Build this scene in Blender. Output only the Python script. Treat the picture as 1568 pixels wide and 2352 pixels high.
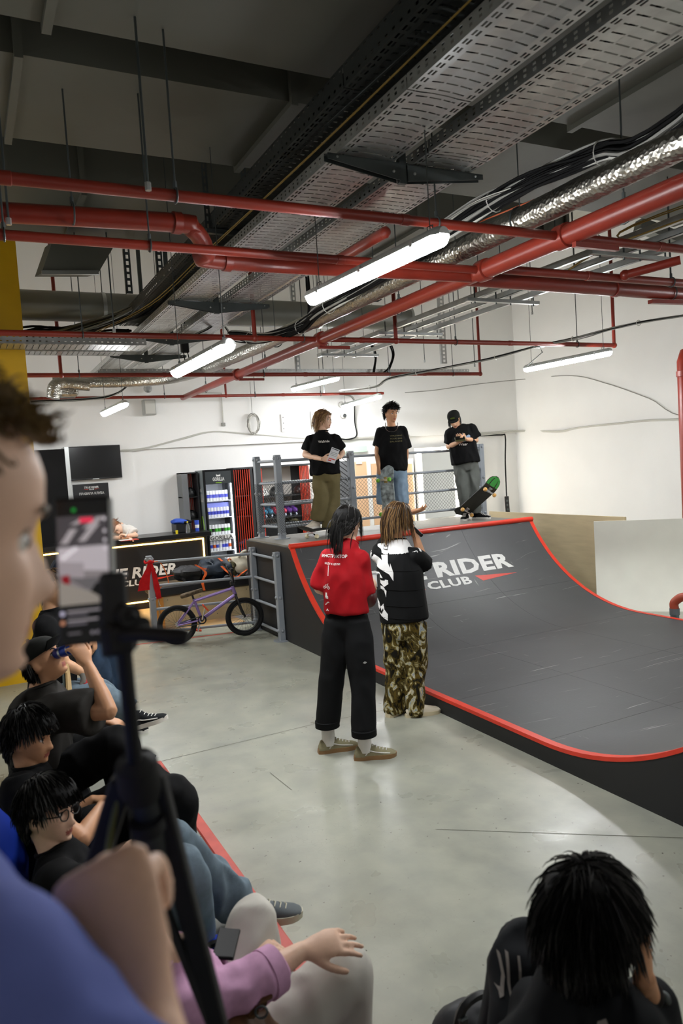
import bpy, bmesh, math, random
import numpy as np
from mathutils import Vector, Matrix, noise
from mathutils.bvhtree import BVHTree

for o in list(bpy.data.objects): bpy.data.objects.remove(o)
SC = bpy.context.scene
COL = SC.collection
random.seed(7); np.random.seed(7)

# ------------------------------------------------------------------ camera
CAM = np.array([0.0, 0.0, 1.95])
FPX = 1713.0
_a = np.array([-864.0, -51.0, FPX]); _b = np.array([3416.0, -326.0, FPX])
_dY = _a / np.linalg.norm(_a); _dX = _b - _dY * (_b @ _dY); _dX /= np.linalg.norm(_dX)
_up = np.cross(_dX, _dY)
if _up[1] > 0: _up = -_up
ROT = np.stack([_dX, _dY, _up])
def ray(px, py): return ROT @ np.array([px - 784.0, py - 1176.0, FPX])
def at(px, py, ax, val):
    """point of the place seen at a pixel of the photograph, on the plane ax = val"""
    d = ray(px, py); i = 'xyz'.index(ax); t = (val - CAM[i]) / d[i]
    return Vector(CAM + t * d)
def D(px, py, dep):
    """point seen at a pixel, dep metres in front of the camera"""
    return Vector(CAM + ray(px, py) * (dep / FPX))
cd = bpy.data.cameras.new('camera'); cam = bpy.data.objects.new('camera', cd); COL.objects.link(cam)
_m = np.stack([ROT @ [1, 0, 0], ROT @ [0, -1, 0], ROT @ [0, 0, -1]], axis=1)
cam.matrix_world = Matrix.Translation(Vector(CAM)) @ Matrix(_m.tolist()).to_4x4()
cd.sensor_fit = 'HORIZONTAL'; cd.sensor_width = 24.0; cd.lens = FPX / 1568 * 24.0
cd.clip_start = 0.05; cd.clip_end = 60
cd.dof.use_dof = True; cd.dof.focus_distance = 6.5; cd.dof.aperture_fstop = 3.6
SC.camera = cam
# ------------------------------------------------------------------ world, exposure
w = bpy.data.worlds.new('world'); SC.world = w; w.use_nodes = True
w.node_tree.nodes['Background'].inputs[0].default_value = (0.9, 0.95, 1.0, 1)
w.node_tree.nodes['Background'].inputs[1].default_value = 0.03
SC.view_settings.view_transform = 'Standard'; SC.view_settings.look = 'None'
SC.view_settings.gamma = 1.0; SC.view_settings.use_curve_mapping = False
SC.view_settings.exposure = 0.08
LAMP = 128.0          # emission strength of every fluorescent diffuser

# ------------------------------------------------------------------ materials
def lin(h):
    h = h.lstrip('#'); c = [int(h[i:i + 2], 16) / 255 for i in (0, 2, 4)]
    return tuple((x / 12.92 if x <= .04045 else ((x + .055) / 1.055) ** 2.4) for x in c)
MATS = {}
def M(name, col, rough=.55, metal=0., var=0., vs=6., bump=0., bs=40., emit=0., trans=0., spec=None, alpha=1., stretch=None, detail=4.):
    """procedural material: base colour with noise variation and fine relief"""
    if name in MATS: return MATS[name]
    m = bpy.data.materials.new(name); m.use_nodes = True; nt = m.node_tree; b = nt.nodes['Principled BSDF']
    c = lin(col) if isinstance(col, str) else col
    b.inputs['Base Color'].default_value = (*c, 1); b.inputs['Roughness'].default_value = rough
    b.inputs['Metallic'].default_value = metal
    if spec is None and rough >= .69 and not metal: spec = .18
    if spec is not None: b.inputs['Specular IOR Level'].default_value = spec
    if trans: b.inputs['Transmission Weight'].default_value = trans
    if alpha < 1: b.inputs['Alpha'].default_value = alpha
    if emit:
        b.inputs['Emission Color'].default_value = (*c, 1); b.inputs['Emission Strength'].default_value = emit
    tc = nt.nodes.new('ShaderNodeTexCoord'); src = tc.outputs['Object']
    if stretch:
        mp = nt.nodes.new('ShaderNodeMapping'); mp.inputs['Scale'].default_value = stretch
        nt.links.new(src, mp.inputs[0]); src = mp.outputs[0]
    if var:
        n = nt.nodes.new('ShaderNodeTexNoise'); n.inputs['Scale'].default_value = vs; n.inputs['Detail'].default_value = detail
        nt.links.new(src, n.inputs['Vector'])
        r = nt.nodes.new('ShaderNodeValToRGB')
        r.color_ramp.elements[0].position = .3; r.color_ramp.elements[1].position = .7
        r.color_ramp.elements[0].color = (*[x * (1 - var) for x in c], 1)
        r.color_ramp.elements[1].color = (*[min(1, x * (1 + var)) for x in c], 1)
        nt.links.new(n.outputs['Fac'], r.inputs[0]); nt.links.new(r.outputs[0], b.inputs['Base Color'])
    if bump:
        n = nt.nodes.new('ShaderNodeTexNoise'); n.inputs['Scale'].default_value = bs; n.inputs['Detail'].default_value = 3
        nt.links.new(src, n.inputs['Vector'])
        bp = nt.nodes.new('ShaderNodeBump'); bp.inputs['Strength'].default_value = bump; bp.inputs['Distance'].default_value = .02
        nt.links.new(n.outputs['Fac'], bp.inputs['Height']); nt.links.new(bp.outputs[0], b.inputs['Normal'])
    MATS[name] = m
    return m

# ------------------------------------------------------------------ mesh building
def V3(p): return np.array(p, float)
def frames(P):
    P = np.asarray(P, float); n = len(P)
    T = np.zeros_like(P); T[1:-1] = P[2:] - P[:-2]; T[0] = P[1] - P[0]; T[-1] = P[-1] - P[-2]
    T /= np.maximum(np.linalg.norm(T, axis=1, keepdims=True), 1e-9)
    u = np.array([0, 0, 1.]) if abs(T[0][2]) < .9 else np.array([1., 0, 0])
    U = []
    for t in T:
        u = u - t * (u @ t); u = u / max(np.linalg.norm(u), 1e-9); U.append(u)
    U = np.array(U); W = np.cross(T, U)
    return T, U, W
def smooth_path(P, k=6):
    P = [V3(p) for p in P]; out = []
    Q = [2 * P[0] - P[1]] + P + [2 * P[-1] - P[-2]]
    for i in range(1, len(Q) - 2):
        for j in range(k):
            t = j / k; a, b, c, d = Q[i - 1:i + 3]
            out.append(.5 * ((2 * b) + (c - a) * t + (2 * a - 5 * b + 4 * c - d) * t * t + (3 * b - a - 3 * c + d) * t ** 3))
    out.append(P[-1]); return np.array(out)

class MB:
    def __init__(s): s.v = []; s.f = []; s.mi = []
    def add(s, V, F, mi=0):
        o = len(s.v); s.v.extend([tuple(map(float, p)) for p in V]); s.f.extend([tuple(i + o for i in f) for f in F]); s.mi.extend([mi] * len(F)); return s
    def box(s, c, d, R=None, mi=0):
        x, y, z = [k / 2 for k in d]
        P = [Vector((a * x, b * y, e * z)) for e in (-1, 1) for b in (-1, 1) for a in (-1, 1)]
        if R is not None: P = [R @ p for p in P]
        c = Vector(c)
        return s.add([p + c for p in P], [(0, 2, 3, 1), (4, 5, 7, 6), (0, 1, 5, 4), (2, 6, 7, 3), (0, 4, 6, 2), (1, 3, 7, 5)], mi)
    def box2(s, a, b, mi=0):
        return s.box([(a[i] + b[i]) / 2 for i in range(3)], [abs(b[i] - a[i]) for i in range(3)], None, mi)
    def bar(s, a, b, wd, h, up=(0, 0, 1), mi=0):
        a = Vector(a); b = Vector(b); t = (b - a); L = t.length; t.normalize(); u = Vector(up); u = (u - t * u.dot(t))
        if u.length < 1e-5: u = Vector((1, 0, 0)); u = u - t * u.dot(t)
        u.normalize(); x = t.cross(u)
        R = Matrix((x, t, u)).transposed()
        return s.box((a + b) / 2, (wd, L, h), R, mi)
    def tube(s, P, r, n=8, caps=True, closed=False, mi=0):
        P = np.asarray([tuple(p) for p in P], float); m = len(P)
        rr = np.full(m, r, float) if np.isscalar(r) else np.asarray(r, float)
        T, U, W = frames(P)
        if closed:
            T = np.roll(P, -1, 0) - np.roll(P, 1, 0); T /= np.linalg.norm(T, axis=1, keepdims=True)
            ax = np.cross(P[0] - P.mean(0), P[1] - P.mean(0)); ax /= np.linalg.norm(ax); U = np.tile(ax, (m, 1)); W = np.cross(T, U)
        a = np.linspace(0, 2 * np.pi, n, endpoint=False)
        V = (P[:, None] + rr[:, None, None] * (np.cos(a)[None, :, None] * U[:, None] + np.sin(a)[None, :, None] * W[:, None])).reshape(-1, 3)
        F = []
        for i in range(m if closed else m - 1):
            for j in range(n):
                k = (j + 1) % n; i2 = (i + 1) % m
                F.append((i * n + j, i * n + k, i2 * n + k, i2 * n + j))
        if caps and not closed:
            F.append(tuple(range(n - 1, -1, -1))); F.append(tuple((m - 1) * n + j for j in range(n)))
        return s.add(V, F, mi)
    def cyl(s, a, b, r, n=12, mi=0, r2=None): return s.tube([a, b], [r, r if r2 is None else r2], n, mi=mi)
    def lathe(s, prof, c=(0, 0, 0), n=16, R=None, mi=0):
        V = []; F = []; m = len(prof)
        for i in range(n):
            t = 2 * math.pi * i / n
            for r, z in prof:
                p = Vector((r * math.cos(t), r * math.sin(t), z))
                if R is not None: p = R @ p
                V.append(p + Vector(c))
        for i in range(n):
            k = (i + 1) % n
            for j in range(m - 1): F.append((i * m + j, k * m + j, k * m + j + 1, i * m + j + 1))
        if prof[0][0] > 1e-6: F.append(tuple(i * m for i in range(n - 1, -1, -1)))
        if prof[-1][0] > 1e-6: F.append(tuple(i * m + m - 1 for i in range(n)))
        return s.add(V, F, mi)
    def sphere(s, c, r, nu=14, nv=9, R=None, mi=0):
        r = (r, r, r) if np.isscalar(r) else r; V = []; F = []
        c = Vector(c)
        for j in range(1, nv):
            p = math.pi * j / nv
            for i in range(nu):
                t = 2 * math.pi * i / nu; q = Vector((r[0] * math.sin(p) * math.cos(t), r[1] * math.sin(p) * math.sin(t), r[2] * math.cos(p)))
                V.append((R @ q if R is not None else q) + c)
        a = Vector((0, 0, r[2])); b = -a
        V += [(R @ a if R is not None else a) + c, (R @ b if R is not None else b) + c]
        for j in range(nv - 2):
            for i in range(nu):
                k = (i + 1) % nu; F.append((j * nu + i, (j + 1) * nu + i, (j + 1) * nu + k, j * nu + k))
        t, bt = len(V) - 2, len(V) - 1
        for i in range(nu):
            k = (i + 1) % nu; F.append((t, i, k)); F.append((bt, (nv - 2) * nu + k, (nv - 2) * nu + i))
        return s.add(V, F, mi)
    def prism(s, pts, fn0, fn1, mi=0):
        """outline pts (2-D) swept between the maps fn0 and fn1"""
        n = len(pts); V = [fn0(p) for p in pts] + [fn1(p) for p in pts]
        F = [tuple(range(n - 1, -1, -1)), tuple(range(n, 2 * n))] + [(i, (i + 1) % n, n + (i + 1) % n, n + i) for i in range(n)]
        return s.add(V, F, mi)
    def build(s, name, mat, parent=None, smooth=False, bevel=0., world=True, fix=True):
        me = bpy.data.meshes.new(name)
        V = s.v
        if parent is not None and world:
            mi = wm(parent).inverted(); V = [tuple(mi @ Vector(p)) for p in V]
        me.from_pydata(V, [], s.f)
        mats = mat if isinstance(mat, (list, tuple)) else [mat]
        for m in mats: me.materials.append(m)
        if len(mats) > 1: me.polygons.foreach_set('material_index', s.mi)
        if bevel or fix:
            bm = bmesh.new(); bm.from_mesh(me)
            if fix: bmesh.ops.recalc_face_normals(bm, faces=bm.faces)
            if bevel: bmesh.ops.bevel(bm, geom=list(bm.edges), offset=bevel, segments=1, affect='EDGES', clamp_overlap=True)
            bm.to_mesh(me); bm.free()
        if smooth:
            me.polygons.foreach_set('use_smooth', [True] * len(me.polygons))
            me.set_sharp_from_angle(angle=math.radians(48))
        o = bpy.data.objects.new(name, me); COL.objects.link(o)
        if parent is not None: o.parent = parent
        return o
WM = {}
def wm(o):
    if o.name in WM: return WM[o.name]
    m = o.matrix_basis.copy()
    return wm(o.parent) @ m if o.parent else m
def thing(name, label, cat, loc=(0, 0, 0), rz=0., group=None):
    o = bpy.data.objects.new(name, None); COL.objects.link(o); o.empty_display_size = .1
    o.location = loc; o.rotation_euler = (0, 0, rz)
    o.matrix_basis = Matrix.Translation(Vector(loc)) @ Matrix.Rotation(rz, 4, 'Z')
    o['label'] = label; o['category'] = cat
    if group: o['group'] = group
    return o
def tag(o, label, cat, group=None, kind=None):
    o['label'] = label; o['category'] = cat
    if group: o['group'] = group
    if kind: o['kind'] = kind
    return o
def struct(o, label=None):
    o['kind'] = 'structure'
    if label: o['label'] = label
    return o
def recentre(o):
    """move a one-mesh thing's origin to the middle of its base"""
    me = o.data; n = len(me.vertices); a = np.empty(n * 3); me.vertices.foreach_get('co', a); a = a.reshape(-1, 3)
    c = (a.min(0) + a.max(0)) / 2; c[2] = a[:, 2].min(); a -= c; me.vertices.foreach_set('co', a.ravel()); me.update()
    o.location = tuple(c); return o
def copy_tree(o, parent=None):
    c = o.copy(); COL.objects.link(c); c.parent = parent
    for ch in o.children: copy_tree(ch, c)
    return c
def text_geo(s, size, shear=0., offset=0., align='LEFT', space=1.):
    cu = bpy.data.curves.new('t', 'FONT'); cu.body = s; cu.size = size; cu.shear = shear; cu.offset = offset; cu.align_x = align
    cu.resolution_u = 2; cu.space_character = space
    ob = bpy.data.objects.new('t', cu); COL.objects.link(ob)
    dg = bpy.context.evaluated_depsgraph_get(); me = ob.evaluated_get(dg).to_mesh()
    V = [tuple(v.co) for v in me.vertices]; F = [tuple(p.vertices) for p in me.polygons]
    ob.evaluated_get(dg).to_mesh_clear(); bpy.data.objects.remove(ob); bpy.data.curves.remove(cu)
    return V, F
# ================================================================== THE ROOM
XL, XR, YB, YF, ZC = -2.6, 10.5, 12.5, -3.2, 6.0
def floor_mat():
    m = bpy.data.materials.new('concrete_floor'); m.use_nodes = True; nt = m.node_tree; b = nt.nodes['Principled BSDF']; L = nt.links.new
    tc = nt.nodes.new('ShaderNodeTexCoord'); co = tc.outputs['Object']
    def nz(sc, det, dist=0., vec=None):
        n = nt.nodes.new('ShaderNodeTexNoise'); n.inputs['Scale'].default_value = sc; n.inputs['Detail'].default_value = det; n.inputs['Distortion'].default_value = dist
        L(vec or co, n.inputs['Vector']); return n.outputs['Fac']
    def ramp(f, p0, p1, c0, c1):
        r = nt.nodes.new('ShaderNodeValToRGB'); e = r.color_ramp.elements; e[0].position = p0; e[1].position = p1; e[0].color = (*c0, 1); e[1].color = (*c1, 1)
        L(f, r.inputs[0]); return r.outputs[0]
    def mix(f, a, bb, ty='MIX'):
        x = nt.nodes.new('ShaderNodeMix'); x.data_type = 'RGBA'; x.blend_type = ty
        if hasattr(f, 'links'): L(f, x.inputs[0])
        else: x.inputs[0].default_value = f
        for q, i in ((a, 6), (bb, 7)):
            if hasattr(q, 'links'): L(q, x.inputs[i])
            else: x.inputs[i].default_value = (*q, 1)
        return x.outputs[2]
    mp = nt.nodes.new('ShaderNodeMapping'); mp.inputs['Scale'].default_value = (1.6, .5, 1); mp.inputs['Rotation'].default_value = (0, 0, .5); L(co, mp.inputs[0])
    base = ramp(nz(1.1, 6, .2, mp.outputs[0]), .3, .72, lin('#83857a'), lin('#a9aa9a'))
    base = mix(.5, base, ramp(nz(5., 5, .15), .3, .7, lin('#86887e'), lin('#a8a898')))
    # crazed worn patches and dark specks
    vo = nt.nodes.new('ShaderNodeTexVoronoi'); vo.voronoi_dimensions = '2D'; vo.feature = 'DISTANCE_TO_EDGE'; vo.inputs['Scale'].default_value = 34; 
    wn = nt.nodes.new('ShaderNodeTexNoise'); wn.inputs['Scale'].default_value = 9; L(co, wn.inputs['Vector'])
    ad = nt.nodes.new('ShaderNodeVectorMath'); ad.operation = 'ADD'; L(co, ad.inputs[0])
    sc = nt.nodes.new('ShaderNodeVectorMath'); sc.operation = 'SCALE'; sc.inputs['Scale'].default_value = .025; L(wn.outputs['Color'], sc.inputs[0]); L(sc.outputs[0], ad.inputs[1]); L(ad.outputs[0], vo.inputs['Vector'])
    crack = ramp(vo.outputs['Distance'], .0, .02, (1, 1, 1), (0, 0, 0))
    patch = ramp(nz(.9, 5, .1), .52, .66, (0, 0, 0), (1, 1, 1))
    spot = ramp(nz(16., 8, 0), .48, .58, (0, 0, 0), (1, 1, 1))
    k = mix(1., crack, patch, 'MULTIPLY'); k = mix(1., k, spot, 'MULTIPLY')
    base = mix(k, base, lin('#77766b'))
    sp = ramp(nz(38., 3, 0), .70, .74, (0, 0, 0), (1, 1, 1)); base = mix(sp, base, lin('#4f4c43'))
    L(base, b.inputs['Base Color'])
    rr = ramp(nz(3., 4, .15), .3, .7, (.24, .24, .24), (.42, .42, .42)); L(rr, b.inputs['Roughness'])
    bp = nt.nodes.new('ShaderNodeBump'); bp.inputs['Strength'].default_value = .12; bp.inputs['Distance'].default_value = .01; L(nz(14., 6, .1), bp.inputs['Height']); L(bp.outputs[0], b.inputs['Normal'])
    return m
FLOOR = floor_mat()
WHITE = M('white_plaster', '#f2f1ee', .7, var=.03, vs=.9, bump=.05, bs=30)
BLACKP = M('black_paint', '#0d0d0e', .7, var=.15, vs=4)
DUCT = M('galvanised_duct', '#7d7e78', .42, .45, var=.12, vs=1.6, bump=.12, bs=5)
DUCTD = M('painted_duct', '#56564c', .6, .0, var=.08, vs=1.2, bump=.15, bs=3)
STEEL = M('galvanised_steel', '#c0c3c2', .34, .85, var=.12, vs=9, bump=.05, bs=20)
STEELD = M('dark_steel', '#565c5c', .45, .7, var=.1, vs=8)
BLACK = M('black_plastic', '#0d0e10', .45)
RUBBER = M('black_rubber', '#121214', .7)
REDP = M('red_pipe_paint', '#7d2719', .36, var=.1, vs=5, bump=.04, bs=60)
REDT = M('red_edge_paint', '#d8361f', .42, var=.08, vs=10)
REDW = M('worn_red_paint', '#b8483b', .55, var=.14, vs=12)
GREYM = M('grey_rail_paint', '#8d9399', .42, var=.04, vs=8)
CABLE = M('black_cable', '#0b0b0c', .75)
CABLEW = M('white_cable', '#c9c8c0', .5)
CABLEG = M('grey_cable', '#8d8c86', .5)
CABLEY = M('yellow_cable', '#8a6f22', .6)
CABLEO = M('orange_cable', '#b8531f', .5)

m = MB(); m.box2((XL, YF, -.2), (XR, YB, 0)); floor = struct(m.build('floor', FLOOR))
m = MB(); m.box2((XL - .2, YF - .2, ZC), (XR + .2, YB + .2, ZC + .2)); struct(m.build('ceiling', M('ceiling_concrete', '#c4c2ba', .85, var=.1, vs=1.5, bump=.2, bs=8)))
m = MB(); m.box2((XL, YB, 0), (XR, YB + .2, ZC)); wall_back = struct(m.build('wall_back', WHITE))
m = MB(); m.box2((XR, YF, 0), (XR + .2, YB, ZC)); struct(m.build('wall_right', WHITE))
m = MB(); m.box2((XL - .2, YF, 0), (XL, YB, ZC)); struct(m.build('wall_left', WHITE))
m = MB(); m.box2((XL, YF - .2, 0), (XR, YF, ZC)); struct(m.build('wall_front', WHITE))
# raised upper part of the back wall: the niche behind the counter and shelves is recessed below it
m = MB(); m.box2((2.47, YB - .07, 2.43), (XR, YB, ZC - .001)); m.box2((XL, YB - .07, 0), (2.47, YB, ZC - .001)); struct(m.build('trim_1', WHITE), 'white plaster facing around the shallow recess of the back wall')
# yellow column, black partition
m = MB(); cr = at(75, 1000, 'y', 8.0).x; m.box2((cr - .75, 8.0, 0), (cr, 8.6, ZC)); struct(m.build('wall_column', M('yellow_paint', '#dcab08', .5, var=.08, vs=3)), 'yellow painted square column')
m = MB(); m.box2((XL, 12.0, 0), (1.39, 12.12, 2.47)); struct(m.build('wall_partition', BLACKP), 'black partition left of the television')
m = MB(); m.box2((1.39, 12.0, 0), (1.45, 12.43, 2.50)); struct(m.build('trim_2', M('aluminium', '#b9bcbb', .35, .6)), 'pale metal end profile of the black partition')
# red painted line on the floor and joints cut in the concrete
m = MB(); m.add([(.9, 9.02, .002), (3.1, 8.62, .002), (3.1, 8.66, .002), (.9, 9.06, .002)], [(0, 1, 2, 3)])
struct(m.build('floor_line', M('red_floor_paint', '#c04a3c', .5, var=.2, vs=20)), 'red line painted on the concrete floor')
m = MB()
for (a, b) in (((at(365, 1750, 'z', 0)), at(735, 1660, 'z', 0)), (at(735, 1660, 'z', 0), at(880, 1632, 'z', 0)), (at(1000, 1905, 'z', 0), at(1568, 1925, 'z', 0)), (at(620, 1775, 'z', 0), at(670, 1815, 'z', 0))):
    d = (b - a).normalized(); n = Vector((-d.y, d.x, 0)) * .002
    m.add([(*(a - n).xy, .0015), (*(b - n).xy, .0015), (*(b + n).xy, .0015), (*(a + n).xy, .0015)], [(0, 1, 2, 3)])
struct(m.build('floor_crack', M('dark_joint', '#6b6a60', .9)), 'thin joints and cracks in the concrete floor')

# ================================================================== OVERHEAD
def hangers(root, pts, r=.005, mat=None, top=ZC):
    for i, p in enumerate(pts):
        m = MB(); m.cyl((p[0], p[1], p[2]), (p[0], p[1], top), r, 6); m.build('hanger_rod', mat or STEELD, root)
def rect_duct(label, x0, x1, y0, y1, z0, z1, step, first):
    t = thing('air_duct', label, 'duct', ((x0 + x1) / 2, (y0 + y1) / 2, z0), group=None)
    xs = [x0] + [x for x in np.arange(first, x1 - .2, step)] + [x1]
    for a, b in zip(xs[:-1], xs[1:]):
        m = MB(); g = .012
        # each duct section has softly creased (diamond-broken) faces
        for (P, nrm) in (([(a + g, y0, z0), (b - g, y0, z0), (b - g, y1, z0), (a + g, y1, z0)], (0, 0, -.012)),
                         ([(a + g, y0, z1), (b - g, y0, z1), (b - g, y0, z0), (a + g, y0, z0)], (0, -.015, 0)),
                         ([(a + g, y1, z0), (b - g, y1, z0), (b - g, y1, z1), (a + g, y1, z1)], (0, .015, 0)),
                         ([(a + g, y0, z1), (a + g, y1, z1), (b - g, y1, z1), (b - g, y0, z1)], (0, 0, .012))):
            c = np.mean(P, axis=0) + np.array(nrm); m.add(P + [c], [(0, 1, 4), (1, 2, 4), (2, 3, 4), (3, 0, 4)])
        m.build('duct_section', DUCTD, t)
    for x in xs:
        m = MB()
        for (u0, u1, v0, v1) in ((y0 - .03, y1 + .03, z0 - .03, z0), (y0 - .03, y1 + .03, z1, z1 + .03), (y0 - .03, y0, z0, z1), (y1, y1 + .03, z0, z1)):
            m.box2((x - .02, u0, v0), (x + .02, u1, v1))
        m.build('flange', DUCTD, t)
    for x in xs[1:-1]:
        for y in (y0 - .02, y1 + .02):
            m = MB(); m.cyl((x, y, z0 - .01), (x, y, ZC), .005, 6); m.build('hanger_rod', STEELD, t)
    return t
rect_duct('wide grey rectangular duct nearest the viewer, cut off by the top of the picture', -2.4, 6.2, 1.9, 3.48, 3.92, 4.6, 1.5, .48)
rect_duct('wide grey rectangular duct with creased faces, second from the viewer', -2.4, 6.4, 3.92, 4.86, 4.0, 4.62, 1.42, .40)
rect_duct('grey rectangular duct third from the viewer, seen between the red pipes', -2.4, 5.6, 5.75, 6.9, 4.05, 4.6, 1.45, .95)
# sloping square branch duct by the yellow column
t = thing('branch_duct', 'short pale sheet metal branch duct hanging beside the yellow column', 'duct', (.75, 6.4, 3.5))
m = MB(); q = [at(120, 555, 'y', 6.2), at(262, 565, 'y', 6.2), at(225, 628, 'y', 6.2), at(95, 628, 'y', 6.2)]
m.add([*q, *[p + Vector((0, .5, .1)) for p in q]], [(0, 1, 2, 3), (7, 6, 5, 4), (0, 4, 5, 1), (1, 5, 6, 2), (2, 6, 7, 3), (3, 7, 4, 0)]); m.build('duct_body', DUCTD, t)
m = MB(); m.bar(q[3] + Vector((0, -.02, 0)), q[2] + Vector((0, -.02, 0)), .03, .03); m.build('flange', DUCT, t)

# round spiral duct across the back
ya = 8.9; pa = at(60, 697, 'y', ya); pb = at(935, 735, 'y', ya); zc = (pa.z + pb.z) / 2; rr = .165
t = thing('round_duct', 'long round galvanised duct crossing behind the cable trays', 'duct', ((pa.x + pb.x) / 2, ya, zc - rr))
xs = np.linspace(XL + .1, pb.x, 7)
for a, b in zip(xs[:-1], xs[1:]):
    m = MB(); m.tube([(a + .01, ya, zc), (b - .01, ya, zc)], rr, 28, caps=False); m.build('duct_section', DUCT, t, True)
for x in xs[1:]:
    m = MB(); m.tube([(x - .02, ya, zc), (x + .02, ya, zc)], rr + .006, 28); m.build('joint_band', STEEL, t, True)
m = MB(); m.lathe([(rr, 0), (rr, .02), (.0, .05)], (pb.x, ya, zc), 28, Matrix.Rotation(math.pi / 2, 3, 'Y')); m.build('end_cap', M('pale_sheet', '#d9d9d4', .5), t, True)
hangers(t, [(x, ya, zc + rr) for x in xs[1:-1]])

# -------- cable trays
def grid_holes(m, xs, ys, solid, mp):
    """sheet with real slots: cells for which solid(i,j) is false are left open"""
    nx, ny = len(xs), len(ys); V = [mp(x, y) for x in xs for y in ys]; F = []
    for i in range(nx - 1):
        for j in range(ny - 1):
            if solid(i, j): F.append((i * ny + j, (i + 1) * ny + j, (i + 1) * ny + j + 1, i * ny + j + 1))
    m.add(V, F)
def tray_section(root, x0, x1, y0, y1, z, h=.06, along='y', slots=3, STEEL=None):
    STEEL = STEEL or MATS['galvanised_steel']
    W = x1 - x0; pitch = .056; n = max(1, int((y1 - y0) / pitch)); pitch = (y1 - y0) / n
    xs = [0, .012, .022, .03, .04, .052]
    inner0, inner1 = .062, W - .062; k = slots; gw = .012; sw = (inner1 - inner0 - gw * (k - 1)) / k
    x = inner0
    for q in range(k): xs += [x, x + sw]; x += sw + gw
    xs += [W - .052, W - .04, W - .03, W - .022, W - .012, W]
    cols = len(xs) - 1; lon = {1, 3, cols - 2, cols - 4}; tr = {6 + 2 * q for q in range(k)}
    ys = [];
    for j in range(n): b = y0 + j * pitch; ys += [b, b + pitch * .2, b + pitch * .42, b + pitch * .58, b + pitch * .8]
    ys.append(y1)
    def solid(i, j):
        c = j % 5
        if i in lon: return c in (0, 4)
        if i in tr: return c != 2
        return True
    mp = (lambda a, b: (x0 + a, b, z + (.004 if inner0 < a < inner1 else 0))) if along == 'y' else (lambda a, b: (b, x0 + a, z))
    m = MB(); grid_holes(m, xs, ys, solid, mp); m.build('tray_bottom', STEEL, root, fix=False)
    for s_ in (0, W):
        m = MB(); zs = [0, .018, .03, h - .02, h - .01, h]
        ys2 = []
        for j in range(n): b = y0 + j * pitch; ys2 += [b, b + pitch * .3, b + pitch * .62]
        ys2.append(y1)
        mp2 = (lambda a, b: (x0 + s_, b, z + a)) if along == 'y' else (lambda a, b: (b, x0 + s_, z + a))
        grid_holes(m, zs, ys2, lambda i, j: not (i in (1, 3) and j % 3 == 1), mp2); m.build('side_flange', STEEL, root, fix=False)
        m = MB(); e = .012 if s_ == 0 else -.012
        if along == 'y': m.box2((x0 + s_, y0, z + h - .002), (x0 + s_ + e, y1, z + h))
        else: m.box2((y0, x0 + s_, z + h - .002), (y1, x0 + s_ + e, z + h))
        m.build('rim', STEEL, root)
def tray(label, x0, x1, z, cuts, h=.06, along='y', slots=3, mat=None):
    c = ((x0 + x1) / 2, (cuts[0] + cuts[-1]) / 2, z) if along == 'y' else ((cuts[0] + cuts[-1]) / 2, (x0 + x1) / 2, z)
    t = thing('cable_tray', label, 'cable tray', c)
    for a, b in zip(cuts[:-1], cuts[1:]): tray_section(t, x0, x1, a + .004, b - .004, z, h, along, slots, mat)
    return t
ZT = 3.45; TX = at(800, 190, 'z', 3.62).x
tray('perforated steel cable tray, the right one of the pair above the bright lamp', 2.16, 2.52, ZT, [.2, 1.7, 3.12, 6.1, 8.6, 10.9])
tray('perforated steel cable tray, the left one of the pair above the bright lamp', 1.73, 2.05, ZT, [.2, 1.15, 2.62, 4.9, 7.2, 9.6, 11.2])
tray('higher cable tray packed with black cables, left of the paired trays', TX, TX + .24, 3.62, [.2, 3.0, 5.8, 8.4], .1, mat=M('tray_dark', '#3b3f3e', .5, .6))
tray('cable tray running sideways from the yellow column to the paired trays', 8.75, 9.05, 3.40, [-.3, 1.75], .06, 'x')
tray('lower ladder-like cable tray beside the yellow column, nearer the viewer', 7.62, 7.96, 3.28, [-.3, 1.75], .08, 'x')
tray('thin perforated tray crossing under the roof near the back wall', 9.6, 9.75, 3.28, [1.6, 7.2], .05, 'x', 1)
# struts between the paired trays: hanging channel with two tapered arms
def tray_bracket(y, label):
    t = thing('tray_bracket', label, 'bracket', (2.1, y, ZT - .12), group=None)
    m = MB(); m.box((2.105, y, (ZT - .1 + ZC) / 2), (.045, .03, ZC - ZT + .1)); m.build('channel_post', STEELD, t, bevel=.003)
    for s_, e in ((-1, 1.68), (1, 2.6)):
        m = MB(); x0 = 2.105 + s_ * .022
        o = [(x0, ZT - .005), (e, ZT - .005), (e, ZT - .03), (x0, ZT - .09)]
        m.prism(o, lambda p: (p[0], y - .022, p[1]), lambda p: (p[0], y - .018, p[1])); m.prism(o, lambda p: (p[0], y + .018, p[1]), lambda p: (p[0], y + .022, p[1]))
        m.box2((x0, y - .022, ZT - .007), (e, y + .022, ZT - .003)); m.build('support_arm', STEELD, t)
        m = MB(); m.sphere((x0 + s_ * .04, y - .024, ZT - .05), .008, 8, 5); m.sphere((e - s_ * .05, y - .024, ZT - .018), .006, 8, 5); m.build('bolt', STEEL, t)
for y, l in ((3.28, 'dark steel double-arm tray bracket nearest the viewer, above the bright lamp'), (6.4, 'dark steel tray bracket second from the viewer'), (8.0, 'dark steel tray bracket third from the viewer'), (9.25, 'dark steel tray bracket farthest from the viewer')): tray_bracket(y, l)
m = MB()
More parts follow.
